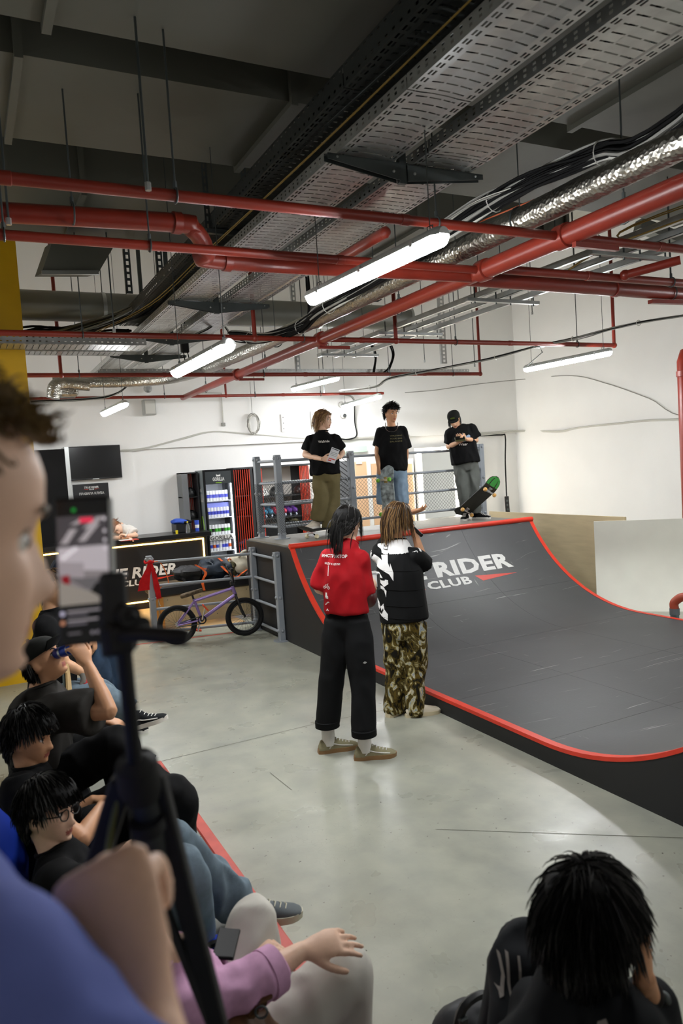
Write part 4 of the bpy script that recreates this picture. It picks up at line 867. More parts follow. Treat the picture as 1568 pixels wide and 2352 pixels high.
# ================================================================== GEAR SHELVES
DK = M('shelf_dark', '#2a2b2d', .5); SLAT = M('red_slat', '#c8361a', .5); PALE = M('pale_panel', '#cfcac2', .6)
gs = thing('gear_shelf', 'dark gear shelf with red vertical slats beside the fridge', 'shelf', (5.0, 12.3, 0)); GY0, GY1 = 12.08, 12.46
def px_x(px, y=GY0, py=1150): return at(px, py, 'y', y).x
gx0, gx1 = 4.06, px_x(722)
m = MB(); m.box2((gx0, GY1 - .01, .0), (gx1, GY1 + .01, 2.0)); m.build('back_panel', PALE, gs)
m = MB(); m.box2((gx0, GY0, 2.0), (gx1, GY1, 2.03)); m.build('top_board', DK, gs); m = MB(); m.box2((gx0, GY0, 0), (gx1, GY1, .5)); m.build('base_cabinet', DK, gs)
for px in (530, 581, 590, 715): x = px_x(px); m = MB(); m.box2((x - .025, GY0, .5), (x + .025, GY1, 2.0)); m.build('upright', DK if px < 700 else PALE, gs)
sx0, sx1 = px_x(590), px_x(715)
for q0, q1 in ((530, 581), (690, 715)): m = MB(); m.box2((px_x(q0), GY1 - .03, .5), (px_x(q1), GY1 - .011, 2.0)); m.build('dark_backing', DK, gs)
for z in (1.50, 1.12, .78): m = MB(); m.box2((sx0, GY0 + .02, z - .02), (sx1, GY1, z)); m.build('shelf_board', DK, gs)
for z in (1.55, 1.2, .72): m = MB(); m.box2((px_x(530), GY0 + .05, z - .02), (px_x(581), GY1, z)); m.build('shelf_board', DK, gs)
for px0, px1, n in ((536, 576, 9), (692, 712, 7), (596, 604, 3)):
    for x in np.linspace(px_x(px0), px_x(px1), n): m = MB(); m.box2((x - .0055, GY0 - .014, .52), (x + .0055, GY0 - .004, 1.99)); m.build('slat', SLAT, gs)
g2 = thing('narrow_shelf', 'narrow dark shelf with red slats left of the fridge', 'shelf', (3.33, 12.3, 0)); nx0, nx1 = px_x(419, 12.2), 3.46
for a, b in (((nx0, 12.15, .92), (nx0 + .1, 12.46, 2.0)), ((nx1 - .02, 12.15, .92), (nx1, 12.46, 2.0)), ((nx0, 12.15, 1.98), (nx1, 12.46, 2.0)), ((nx0, 12.2, 1.58), (nx1, 12.46, 1.6)), ((nx0, 12.2, 1.2), (nx1, 12.46, 1.22)), ((nx0, 12.2, .92), (nx1, 12.46, .94))): m = MB(); m.box2(a, b); m.build('panel', M('shelf_grey', '#6b6d6f', .5) if a[0] == nx0 and b[0] < nx1 - .05 else DK, g2)
for x in np.linspace(nx0 + .12, nx1 - .04, 5): m = MB(); m.box2((x - .007, 12.43, .94), (x + .007, 12.45, 1.98)); m.build('slat', SLAT, g2)
m = MB(); m.box2((nx0 + .1, 12.452, .94), (nx1 - .02, 12.46, 1.98)); m.build('back_panel', PALE, g2)
def helmet(label, c, r, col, vents=True, rz_=0.):
    t = thing('helmet', label, 'helmet', c, group='helmets on the gear shelves'); m = MB(); V = []; F = []; nu, nv = 18, 8; x, y, z = c
    m.lathe([(r * .92, 0), (r, .02), (r * 1.02, r * .5), (r * .9, r * .95), (r * .6, r * 1.25), (r * .25, r * 1.38), (0, r * 1.4)], c, nu); m.build('shell', col, t, True)
    m = MB(); m.tube([(x + r * 1.0 * math.cos(a), y + r * 1.0 * math.sin(a), z + .008) for a in np.linspace(0, 6.28, 18, endpoint=False)], .008, 5, closed=True); m.build('rim', BLACK, t, True)
    if vents:
        m = MB()
        for a in (-2.2, -1.57, -.9): m.bar((x + r * 1.0 * math.cos(a), y + r * 1.0 * math.sin(a), z + r * .6), (x + r * .75 * math.cos(a), y + r * .75 * math.sin(a), z + r * 1.15), .018, .008, (math.cos(a), math.sin(a), .3))
        m.build('vent', BLACK, t)
HB = M('helmet_black', '#17181a', .3); HW = M('helmet_white', '#e4e4e0', .35)
helmet('black helmet on the upper narrow shelf left of the fridge', (3.33, 12.28, 1.6), .11, M('helmet_black2', '#101113', .35)); helmet('black helmet on the middle narrow shelf left of the fridge', (3.34, 12.3, 1.22), .11, M('helmet_black2', '#101113', .35))
helmet('white helmet on the gear shelf just right of the first slats', (px_x(592, 12.2) + .02, 12.2, 1.5), .11, HW); helmet('large round black helmet on the top gear shelf', (px_x(636, 12.25), 12.25, 1.5), .12, HB, False); helmet('dark red and black helmet behind the right slats', (px_x(690, 12.25), 12.27, 1.5), .11, M('helmet_dark', '#3a1815', .35)); helmet('white helmet second from the slats on the top gear shelf', (px_x(606, 12.3), 12.3, 1.5), .1, HW)
def skate(label, c, col, group='roller skates on the middle gear shelf', s=1.):
    t = thing('roller_skate', label, 'roller skate', c, group=group); x, y, z = c
    m = MB(); m.tube(smooth_path([(x, y + .07, z + .06), (x, y + .065, z + .16), (x, y + .06, z + .26)], 4), [.05, .05, .052, .05, .05, .052, .055, .055, .056][:9], 12)
    m.sphere((x, y - .03, z + .10), (.05, .11, .055), 14, 9); m.build('boot', col, t, True)
    m = MB(); m.bar((x, y - .11, z + .045), (x, y + .11, z + .045), .03, .05); m.build('frame', M('skate_frame', '#2a2c38', .4), t, bevel=.004)
    for k in range(4): m = MB(); m.cyl((x - .012, y - .1 + .066 * k, z + .032), (x + .012, y - .1 + .066 * k, z + .032), .032, 12); m.build('wheel', M('skate_wheel', '#b9c3d6', .4), t, True)
    m = MB()
    for k in range(3): m.bar((x - .05, y - .02 + .03 * k, z + .15 + .04 * k), (x + .05, y - .02 + .03 * k, z + .15 + .04 * k), .02, .008)
    m.build('buckle', M('skate_buckle', '#1e2440', .4), t)
SB, SP, SK = M('skate_blue', '#3d86a8', .5), M('skate_purple', '#6b3a9c', .5), M('skate_pink', '#d43c58', .5)
for px, mt, l in ((604, SB, 'blue roller skate, leftmost on the middle gear shelf'), (617, SB, 'blue roller skate, second from the left on the gear shelf'), (630, SK, 'pink and orange roller skate left of the netted post'), (648, SK, 'red roller skate right of the netted post'), (660, SP, 'bright purple roller skate on the gear shelf'), (673, SP, 'purple roller skate beside the right slats')): skate(l, (px_x(px, 12.25), 12.25, 1.12), mt)
for px, l, w_ in ((612, 'dark wire basket, the left one on the low gear shelf', .33), (652, 'dark wire basket, the right one on the low gear shelf', .36)):
    x = px_x(px, 12.2); t = thing('basket', l, 'basket', (x, 12.25, .78)); m = MB(); z = .78
    for a, b in (((x - w_ / 2, 12.12, z), (x + w_ / 2, 12.13, z + .2)), ((x - w_ / 2, 12.38, z), (x + w_ / 2, 12.39, z + .2)), ((x - w_ / 2, 12.13, z), (x - w_ / 2 + .01, 12.38, z + .2)), ((x + w_ / 2 - .01, 12.13, z), (x + w_ / 2, 12.38, z + .2)), ((x - w_ / 2, 12.12, z), (x + w_ / 2, 12.38, z + .01))): m.box2(a, b)
    m.build('body', M('basket_dark', '#1d1e1f', .7, var=.3, vs=40), t); m = MB(); m.tube([(x - w_ / 2, 12.12, z + .2), (x + w_ / 2, 12.12, z + .2)], .009, 6); m.build('rim', BLACK, t)
t = thing('camouflage_pads', 'pile of camouflage knee pads above the right basket', 'pads', (px_x(672, 12.2), 12.25, .98)); m = MB(); blob(m, (px_x(672, 12.2), 12.25, 1.03), (.14, .12, .08), 3); m.build('pad', M('camouflage', '#55513a', .8, var=.7, vs=22), t, True); m = MB(); blob(m, (px_x(664, 12.2), 12.2, 1.0), (.09, .09, .06), 5); m.build('pad', M('pad_black', '#1a1c1a', .7), t, True)
t = thing('blue_bag', 'blue sports bag at the bottom behind the red slats', 'bag', (px_x(555, 12.3), 12.28, .5)); m = MB(); blob(m, (px_x(555, 12.3), 12.28, .62), (.2, .13, .12), 7); m.build('body', M('bag_blue', '#2c6f93', .7), t, True); m = MB(); m.tube(smooth_path([(px_x(548, 12.3), 12.2, .68), (px_x(555, 12.3), 12.18, .78), (px_x(562, 12.3), 12.2, .68)], 4), .01, 6); m.build('handle', BLACK, t, True)
for z, l in ((1.55, 'black protective jacket folded behind the slats, upper shelf'), (1.2, 'black protective jacket folded behind the slats, lower shelf')):
    t = thing('body_armor', l, 'jacket', (px_x(552, 12.3), 12.3, z)); m = MB(); blob(m, (px_x(552, 12.3), 12.3, z + .12), (.19, .12, .13), z); m.build('cloth', M('black_cotton', '#141416', .85), t, True); m = MB(); m.bar((px_x(545, 12.18), 12.17, z + .1), (px_x(560, 12.18), 12.17, z + .12), .02, .01); m.build('strap', M('strap_grey', '#3c3f42', .6), t)
for k, (px, col, l) in enumerate(((598, '#2d3f86', 'blue and white child board lying on the shelf base'), (612, '#d9d9de', 'white child board lying on the shelf base'), (630, '#b8283a', 'crimson child board lying on the shelf base'))):
    x = px_x(px, 12.0); t = thing('mini_board', l, 'skateboard', (x, 12.02, .5)); m = MB(); m.lathe([(0, 0), (.10, 0), (.11, .012), (.10, .024), (0, .024)], (x, 12.03, .6), 18, Matrix.Rotation(math.pi / 2, 3, 'X')); m.build('deck', M('board_' + col, col, .5), t, True); m = MB(); m.cyl((x - .03, 11.99, .6), (x + .03, 11.99, .6), .02, 10); m.build('wheel', WPAINT, t)
t = thing('purple_ball', 'purple ball on the floor beside the deck railing', 'ball', (px_x(588, 11.9), 11.9, .5)); m = MB(); m.sphere((px_x(586, 11.9), 11.9, .62), .12, 18, 12); m.build('ball', M('ball_purple', '#5a3a8a', .5), t, True); m = MB(); m.cyl((px_x(586, 11.9), 11.9, 0), (px_x(586, 11.9), 11.9, .51), .1, 14); m.build('stand', DK, t, True)

# ================================================================== DOORS AND MIRROR AT THE BACK
WF = M('white_frame', '#e6e5e1', .45); PEACH = M('peach_board', '#dcb48e', .6)
def bx(px, yy=12.42): return at(px, 1100, 'y', yy).x
o = MB().box2((bx(768), 12.36, 0), (bx(803), 12.42, 2.03)).build('door_1', M('door_grey', '#5c5d5f', .5)); struct(o, 'dark grey door leaf with diagonal grooves')
for k in range(14): m = MB(); z = .9 + k * .09; m.bar((bx(770), 12.357, z + .12), (bx(801), 12.357, z - .1), .006, .01, (0, -1, 0)); m.build('groove', BLACKP, o)
m = MB(); m.box2((bx(764), 12.35, 0), (bx(768), 12.43, 2.04)); struct(m.build('trim_3', SLAT), 'red door jamb')
d2 = MB().box2((bx(806), 12.40, 0), (bx(912), 12.43, 2.08)).build('door_2', WF); struct(d2, 'white framed double door with peach coloured panels')
for a, b, y0 in ((815, 841, 2.0), (852, 880, 1.95), (884, 908, 1.95)): m = MB(); m.box2((bx(a), 12.385, .1), (bx(b), 12.40, y0)); m.build('panel', PEACH, d2)
m = MB(); m.box2((bx(843), 12.37, 0), (bx(850), 12.40, 2.05)); m.build('centre_post', WF, d2); m = MB(); m.box2((bx(817), 12.36, 1.96), (bx(830), 12.39, 1.99)); m.build('door_closer', WF, d2)
o = MB().box(at(815, 1032, 'y', 12.41), (.5, .02, .11)).build('exit_sign', M('pale_green_sign', '#b9d3bd', .5)); tag(o, 'pale green exit sign plate on the back wall above the door', 'sign'); recentre(o)
# lit make-up mirrors
BULB = M('bulb_glow', '#fff6e4', .4, emit=75.)
for (p0, p1, l) in ((960, 1045, 'mirror framed with glowing round bulbs behind the deck'), (1062, 1092, 'narrow bulb-framed mirror behind the capped skater')):
    x0, x1 = bx(p0), bx(p1); mm = thing('lit_mirror', l, 'mirror', ((x0 + x1) / 2, 12.38, .7)); m = MB(); m.box2((x0 - .06, 12.36, .7), (x1 + .06, 12.42, 2.2)); m.build('frame', WF, mm, bevel=.006); m = MB(); m.box2((x0 + .07, 12.352, .8), (x1 - .07, 12.36, 2.1)); m.build('glass', M('mirror_glass', '#e8ecec', .03, 1.), mm)
    for x in (x0, x1):
        for z in (np.linspace(.82, 2.08, 6) if p0 < 1000 else (1.0, 1.36)): m = MB(); m.sphere((x, 12.34, z), .038, 14, 9); m.build('bulb', BULB, mm, True)
    if p0 < 1000:
        for x in np.linspace(x0, x1, 4)[1:-1]: m = MB(); m.sphere((x, 12.34, 2.15), .038, 14, 9); m.build('bulb', BULB, mm, True)
t = thing('locker', 'white locker with a red stripe right of the lit mirror', 'locker', (bx(1052), 12.38, 0)); m = MB(); m.box2((bx(1046), 12.35, 0), (bx(1052), 12.42, 1.9)); m.build('body', WF, t); m = MB(); m.box2((bx(1053), 12.34, .2), (bx(1058), 12.42, 1.75)); m.build('red_stripe', SLAT, t)
o = MB().box2((bx(920), 12.40, 0), (bx(950), 12.43, 2.0)).build('door_3', WF); struct(o, 'white door behind the netting'); m = MB(); m.box2((bx(924), 12.385, .2), (bx(946), 12.40, 1.9)); m.build('panel', PEACH, o)

# ================================================================== BMX BIKE
LIL = M('lilac_frame', '#8a72ab', .3, .35, var=.05); CHR = M('chrome', '#c9c9cc', .15, 1.); TYRE = M('tyre', '#1a1a1b', .75, bump=.3, bs=90)
rb, fb = Vector((2.06, 8.56, 0)), Vector((2.84, 8.43, 0)); dd = (fb - rb); bike = thing('bmx_bike', 'lilac bmx bike with black wheels leaning by the railing', 'bicycle', rb, math.atan2(dd.y, dd.x)); WB = dd.length; R_ = .23
def B(x, z, y=0.): return (x, y, z + R_)
def wheel(x):
    m = MB(); a = np.linspace(0, 2 * math.pi, 48, endpoint=False); m.tube([(x + (R_ - .026) * math.cos(q), 0, R_ + (R_ - .026) * math.sin(q)) for q in a], .026, 10, closed=True); ty = m.build('tyre', TYRE, bike, True, world=False)
    m = MB(); m.tube([(x + (R_ - .056) * math.cos(q), 0, R_ + (R_ - .056) * math.sin(q)) for q in a], .011, 6, closed=True); m.build('rim', BLACK, bike, True, world=False)
    m = MB(); m.cyl((x, -.045, R_), (x, .045, R_), .02, 12); m.cyl((x, -.075, R_), (x, .075, R_), .008, 8); m.build('hub', STEEL, bike, True, world=False)
    m = MB()
    for k in range(28): q = 2 * math.pi * k / 28; q2 = q + (.35 if k % 2 else -.35); s_ = .03 if k % 4 < 2 else -.03; m.tube([(x + .02 * math.cos(q2), s_, R_ + .02 * math.sin(q2)), (x + (R_ - .06) * math.cos(q), 0, R_ + (R_ - .06) * math.sin(q))], .0016, 3)
    m.build('spokes', STEELD, bike, world=False)
wheel(0); wheel(WB); k = WB / .78
BB, ST, HT, HB_ = (.28 * k, .03), (.215 * k, .255), (.665 * k, .355), (.69 * k, .275)
def ft(name, a, b, r, mat, ya=0., yb=0.): m = MB(); m.tube([B(*a, ya), B(*b, yb)], r, 12); return m.build(name, mat, bike, True, world=False)
ft('top_tube', ST, HT, .0175, LIL); ft('down_tube', BB, HB_, .021, CHR if False else LIL); ft('seat_tube', BB, (.208 * k, .28), .0165, LIL); ft('head_tube', HB_, (.66 * k, .375), .022, LIL)
for s_ in (-1, 1):
    ft('chain_stay', BB, (0, 0), .011, LIL, s_ * .03, s_ * .055); ft('seat_stay', ST, (0, 0), .009, LIL, s_ * .018, s_ * .055)
    m = MB(); m.tube(smooth_path([B(HB_[0], HB_[1], s_ * .03), B(HB_[0] + .03, .17, s_ * .052), B(WB, 0, s_ * .055)], 4), .013, 10); m.build('fork_leg', BLACK, bike, True, world=False)
    m = MB(); m.tube(smooth_path([B(.675 * k, .43, s_ * .02), B(.66 * k, .5, s_ * .10), B(.64 * k, .60, s_ * .15), B(.635 * k, .61, s_ * .2), B(.625 * k, .615, s_ * .33)], 4), .0115, 8); m.build('handlebar', BLACK, bike, True, world=False)
    m = MB(); m.cyl(B(.63 * k, .612, s_ * .21), B(.625 * k, .615, s_ * .34), .017, 10); m.build('grip', RUBBER, bike, True, world=False)
m = MB(); m.tube([B(HB_[0], HB_[1], -.035), B(HB_[0], HB_[1], .035)], .016, 10); m.build('fork_crown', BLACK, bike, True, world=False); m = MB(); m.tube([B(.65 * k, .555, -.13), B(.65 * k, .555, .13)], .009, 8); m.build('cross_bar', BLACK, bike, True, world=False)
m = MB(); m.box(B(.672 * k, .415), (.07, .05, .05)); m.build('stem', BLACK, bike, bevel=.008, world=False)
ft('seat_post', (.208 * k, .27), (.195 * k, .325), .012, BLACK)
m = MB(); V = [(-.13, .045), (-.10, .07), (-.04, .06), (.05, .03), (.13, .018), (.13, -.018), (.05, -.03), (-.04, -.06), (-.10, -.07), (-.13, -.045)]; sx, sz = .19 * k, .345
m.prism(V, lambda p: B(sx + p[0], sz - .02 - .1 * (p[0] if p[0] < 0 else 0) * .4 + p[0] * .22, p[1] * .8), lambda p: B(sx + p[0], sz + .025 + p[0] * .22, p[1])); m.build('saddle', M('saddle_print', '#5a4d3c', .7, var=.5, vs=40), bike, True, bevel=.008, world=False)
m = MB(); m.tube([B(BB[0] + .045 * math.cos(q), BB[1] + .045 * math.sin(q), -.04) for q in np.linspace(0, 6.28, 24, endpoint=False)], .008, 5, closed=True); m.cyl(B(*BB, -.045), B(*BB, .045), .02, 14); m.build('chainring', BLACK, bike, True, world=False)
for dx, dz, s_ in ((.04, .155, -1), (-.045, -.145, 1)):
    m = MB(); m.bar(B(*BB, s_ * .05), B(BB[0] + dx, BB[1] + dz, s_ * .065), .018, .022, (0, 1, 0)); cr_ = m.build('crank', CHR, bike, bevel=.004, world=False)
    m = MB(); m.box(B(BB[0] + dx, BB[1] + dz, s_ * .12), (.09, .09, .018), Matrix.Rotation(.9 if s_ < 0 else .2, 3, 'Y')); m.build('pedal', M('orange_pedal', '#d2461c', .5), bike, bevel=.004, world=False)
m = MB(); m.tube([B(BB[0], BB[1] + .045, -.04), B(0, .022, -.04)], .006, 5); m.tube([B(BB[0], BB[1] - .045, -.04), B(0, -.022, -.04)], .006, 5); m.build('chain', STEELD, bike, world=False)

# ================================================================== SKATEBOARDS
IRv = Vector((.893, -.451, 0)); IFv = Vector((.447, .894, 0))
def skateboard(label, mat4, under, grip, wheels, nosecol=None, L=.80, Wd=.20):
    t = thing('skateboard', label, 'skateboard'); t.matrix_basis = mat4
    n = 26; ys = np.linspace(-L / 2, L / 2, n)
    def wz(y):
        e = max(0, abs(y) - (L / 2 - .10)); w_ = Wd / 2 * math.sqrt(max(.0, 1 - (e / .101) ** 2)); k_ = max(0, abs(y) - (L / 2 - .17)); return max(w_, .012), k_ * .42
    def layer(z0, z1, sc, name, mat):
        m = MB(); V = []; F = []
        for y in ys:
            w_, z = wz(y)
            for j, u in enumerate((-1, -.5, 0, .5, 1)): V.append((u * w_ * sc, y, z + z0 + .006 * abs(u) ** 2)); 
            for j, u in enumerate((1, .5, 0, -.5, -1)): V.append((u * w_ * sc, y, z + z1 + .006 * abs(u) ** 2))
        for i in range(n - 1):
            for j in range(10): F.append((10 * i + j, 10 * i + (j + 1) % 10, 10 * i + 10 + (j + 1) % 10, 10 * i + 10 + j))
        F += [tuple(range(9, -1, -1)), tuple(10 * (n - 1) + j for j in range(10))]; m.add(V, F); return m.build(name, mat, t, True, world=False)
    layer(.085, .095, 1., 'deck', under); layer(.0952, .0965, .99, 'grip_tape', grip); layer(.0838, .0848, .97, 'graphic', under)
    if nosecol:
        m = MB(); V = []; F = []; yy = [y for y in np.linspace(L / 2 - .13, L / 2 - .004, 8)]
        for y in yy: w_, z = wz(y); V += [(-w_ * .96, y, z + .0825 + .006), (0, y, z + .0825), (w_ * .96, y, z + .0825 + .006)]
        for i in range(len(yy) - 1): F += [(3 * i, 3 * i + 1, 3 * i + 4, 3 * i + 3), (3 * i + 1, 3 * i + 2, 3 * i + 5, 3 * i + 4)]
        m.add(V, F); m.build('painted_nose', nosecol, t, world=False, fix=False)
    for y in (-L * .27, L * .27):
        m = MB(); m.box((0, y, .078), (.055, .08, .012)); m.prism([(-.075, .0), (.075, 0), (.03, .03), (-.03, .03)], lambda p: (p[0], y - .012, .03 + p[1]), lambda p: (p[0], y + .012, .03 + p[1])); m.cyl((-.1, y, .03), (.1, y, .03), .006, 8); m.cyl((0, y, .03), (0, y, .075), .014, 8); m.build('truck', CHR, t, bevel=.002, world=False)
        for s_ in (-1, 1): m = MB(); m.lathe([(.012, -.017), (.022, -.017), (.027, -.008), (.027, .008), (.022, .017), (.012, .017)], (s_ * .085, y, .027), 16, Matrix.Rotation(math.pi / 2, 3, 'Y')); m.build('wheel', wheels, t, True, world=False)
    return t
GT = M('grip_tape', '#1b1b1c', .9); MAPLE = M('maple', '#b89a68', .5); CREAMW = M('wheel_cream', '#d9cfae', .5); GREENW = M('wheel_green', '#6cae2e', .45); ORW = M('wheel_amber', '#d7a558', .5); GRPH = M('scuffed_graphic', '#8f9a9c', .45, var=.75, vs=16); BLKU = M('board_black', '#26261f', .5, var=.2, vs=8)
def frame4(o, y, z):   # origin, forward, up
    y = Vector(y).normalized(); z = Vector(z); z = (z - y * z.dot(y)).normalized(); x = y.cross(z); return Matrix.Translation(Vector(o)) @ Matrix((x, y, z)).transposed().to_4x4()
skateboard('dark skateboard flat on the deck under the long-haired skater\'s foot', frame4((3.87, 8.22, 1.1), (1, .32, 0), (0, 0, 1)), BLKU, GT, CREAMW)
skateboard('scuffed skateboard with green wheels held upright by the middle skater', frame4((4.70, 8.17, 1.52), (.0, .06, 1), (.9, .45, 0)), GRPH, GT, GREENW)
skateboard('dark skateboard with amber wheels tipped on its tail by the capped skater', frame4(D(1099, 1157, 9.95), IRv * .62 + Vector((0, 0, .58)) - IFv * .45, IFv * .8 - IRv * .1 + Vector((0, 0, .45))), BLKU, GT, ORW, M('nose_green', '#3f9a45', .5))

# ================================================================== SEATING PLATFORM
PH = .15; pf = thing('seating_platform', 'low grey platform with a worn red edge where the audience sits', 'platform', (-.5, 1.2, 0)); PXE = .965
GP = M('platform_grey', '#77786f', .6, var=.1, vs=4)
yb_ = [-2.4, -1.2, 0., 1.2, 2.4, 3.6, 4.70]
for a, b in zip(yb_[:-1], yb_[1:]): m = MB(); m.box2((XL + .1, a + .002, .0), (PXE - .062, b - .002, PH)); m.build('top_board', GP, pf)
m = MB(); m.box2((PXE - .06, -2.4, 0), (PXE, 4.72, PH + .004)); m.build('edge_bar', REDW, pf, bevel=.006)
m = MB(); m.box2((XL + .1, 4.702, 0), (PXE - .062, 4.72, PH + .002)); m.build('end_bar', RSIDE, pf)
def beanbag(label, c, r, col):
    t = thing('bean_bag', label, 'bean bag', (c[0], c[1], PH)); m = MB(); blob(m, (c[0], c[1], PH + r[2] * .98), r, c[0] * 3, .05, 28, 18)
    m.v = [(x, y, max(z, PH)) for x, y, z in m.v]; m.build('cover', col, t, True); m = MB(); m.tube(smooth_path([(c[0] - .05, c[1], PH + r[2] * 1.9), (c[0], c[1], PH + r[2] * 2.1), (c[0] + .05, c[1], PH + r[2] * 1.9)], 4), .012, 6); m.build('handle', RUBBER, t, True)
BLU, GRN = M('bag_royal_blue', '#0c2c8e', .75, bump=.1, bs=12), M('bag_green', '#12801f', .75, bump=.1, bs=12)
# ================================================================== PEOPLE
IR = Vector(ROT @ [1, 0, 0]); IR.z = 0; IR.normalize()          # to the right in the photograph
IF = Vector(ROT @ [0, 0, 1]); IF.z = 0; IF.normalize()          # away from the photographer
UP = Vector((0, 0, 1))
def nrm(v): v = Vector(v); return v.normalized()
def rem(parts, voxel, it=4, fac=.5):
    V = []; F = []
    for v, f in parts: o = len(V); V.extend([tuple(p) for p in v]); F.extend([tuple(i + o for i in q) for q in f])
    me = bpy.data.meshes.new('r'); me.from_pydata(V, [], F); bm = bmesh.new(); bm.from_mesh(me); bmesh.ops.recalc_face_normals(bm, faces=bm.faces); bm.to_mesh(me); bm.free()
    ob = bpy.data.objects.new('r', me); COL.objects.link(ob); a = ob.modifiers.new('a', 'REMESH'); a.mode = 'VOXEL'; a.voxel_size = voxel
    if it: b = ob.modifiers.new('b', 'SMOOTH'); b.iterations = it; b.factor = fac
    dg = bpy.context.evaluated_depsgraph_get(); r = bpy.data.meshes.new_from_object(ob.evaluated_get(dg)); bpy.data.objects.remove(ob); bpy.data.meshes.remove(me)
    n = len(r.vertices); co = np.empty(n * 3); r.vertices.foreach_get('co', co); no = np.empty(n * 3); r.vertices.foreach_get('normal', no)
    F = [tuple(p.vertices) for p in r.polygons]; bpy.data.meshes.remove(r)
    return co.reshape(-1, 3), F, no.reshape(-1, 3)
def loft(P, rx, ry, lat, n=20, sub=5, pw=1.):
    """closed body section swept along P with half widths rx (along lat) and ry"""
    P0 = [V3(p) for p in P]; Q = smooth_path(P0, sub) if len(P0) > 2 else np.array([P0[0] + (P0[1] - P0[0]) * t for t in np.linspace(0, 1, sub + 1)])
    s = np.linspace(0, len(P0) - 1, len(Q)); a = np.interp(s, range(len(P0)), rx); b = np.interp(s, range(len(P0)), ry)
    lats = [V3(lat)] * len(P0) if not isinstance(lat, list) else [V3(x) for x in lat]; Lx = np.stack([np.interp(s, range(len(P0)), [l[i] for l in lats]) for i in range(3)], 1)
    T = np.gradient(Q, axis=0); V = []; F = []
    for i, p in enumerate(Q):
        t = T[i] / np.linalg.norm(T[i]); x = Lx[i] - t * (Lx[i] @ t); x /= np.linalg.norm(x); y = np.cross(t, x)
        for j in range(n):
            q = 2 * math.pi * j / n; c, d = math.cos(q), math.sin(q); c = math.copysign(abs(c) ** pw, c); d = math.copysign(abs(d) ** pw, d); V.append(p + a[i] * c * x + b[i] * d * y)
    m = len(Q)
    for i in range(m - 1):
        for j in range(n): k = (j + 1) % n; F.append((i * n + j, i * n + k, (i + 1) * n + k, (i + 1) * n + j))
    F += [tuple(range(n - 1, -1, -1)), tuple((m - 1) * n + j for j in range(n))]
    return V, F
def limb(P, r, n=14, sub=5, flat=1., lat=(1, 0, 0)):
    P = [Vector(p) for p in P]; a = (P[1] - P[0]).normalized(); b = (P[-1] - P[-2]).normalized()
    Q = [P[0] - a * r[0] * .8, P[0] - a * r[0] * .4] + P + [P[-1] + b * r[-1] * .4, P[-1] + b * r[-1] * .8]; rr = [r[0] * .45, r[0] * .85] + list(r) + [r[-1] * .85, r[-1] * .45]
    t = (P[-1] - P[0]).normalized(); l = Vector(lat)
    if abs(l.normalized().dot(t)) > .9: l = Vector((0, 0, 1)) if abs(t.z) < .8 else Vector((0, 1, 0))
    return loft(Q, rr, [x * flat for x in rr], l, n, sub)
def mesh_obj(name, V, F, mat, root, fmat=None, mats=None):
    m = MB(); me = bpy.data.meshes.new(name); o = Vector(root.location) if root else Vector((0, 0, 0))
    me.from_pydata([tuple(Vector(v) - o) for v in V], [], F)
    for x in (mats or [mat]): me.materials.append(x)
    if fmat is not None: me.polygons.foreach_set('material_index', fmat)
    me.polygons.foreach_set('use_smooth', [True] * len(F)); ob = bpy.data.objects.new(name, me); COL.objects.link(ob); ob.parent = root; return ob
ZP_ = [-.118, -.112, -.10, -.088, -.076, -.062, -.05, -.035, -.018, 0, .018, .036, .055, .075, .092, .105, .113, .117]
FP_ = [.040, .070, .084, .083, .084, .087, .087, .086, .084, .083, .091, .0955, .096, .088, .070, .045, .022, .0]
BP_ = [-.000, -.010, -.022, -.036, -.050, -.064, -.076, -.086, -.094, -.100, -.103, -.103, -.100, -.090, -.074, -.050, -.026, -.002]
WP_ = [.012, .026, .038, .046, .0525, .058, .0625, .067, .070, .072, .0735, .0745, .074, .070, .060, .043, .024, .002]
def head_point(z, th, off=0., nose=1., face=True):
    f, b, w_ = np.interp(z, ZP_, FP_), np.interp(z, ZP_, BP_), np.interp(z, ZP_, WP_)
    c, s_ = math.cos(th), math.sin(th); pc = .86
    x = w_ * math.copysign(abs(s_) ** pc, s_); y = (f if c > 0 else -b) * math.copysign(abs(c) ** pc, c)
    if face and c > .1:
        g = math.exp
        if -.075 < z < .03:
            tz = np.interp(z, [-.058, -.051, -.044, -.036, -.02, -.005, .012, .022], [0, .6, .96, 1., .72, .46, .2, 0]); sw = np.interp(z, [-.05, -.03, .0, .02], [.0135, .0115, .0085, .01]); y += nose * .027 * tz * g(-(x / sw) ** 2)
            y += .008 * g(-((abs(x) - .0125) / .006) ** 2 - ((z + .043) / .007) ** 2)
        y -= .012 * g(-((abs(x) - .030) / .015) ** 2 - ((z - .002) / .011) ** 2)
        y += .004 * g(-((abs(x) - .028) / .02) ** 2 - ((z - .024) / .008) ** 2)
        y += .004 * g(-((abs(x) - .045) / .016) ** 2 - ((z + .026) / .016) ** 2)
        y += g(-(x / .019) ** 2) * (.0065 * g(-((z + .066) / .0045) ** 2) + .007 * g(-((z + .0775) / .0048) ** 2) - .003 * g(-((z + .0715) / .0022) ** 2) - .004 * g(-((z + .088) / .005) ** 2)) + .006 * g(-(x / .016) ** 2 - ((z + .104) / .008) ** 2)
    n = Vector((x / .0055, y / .009, (z + .01) / .013)); n.normalize()
    return Vector((x, y, z)) + n * off
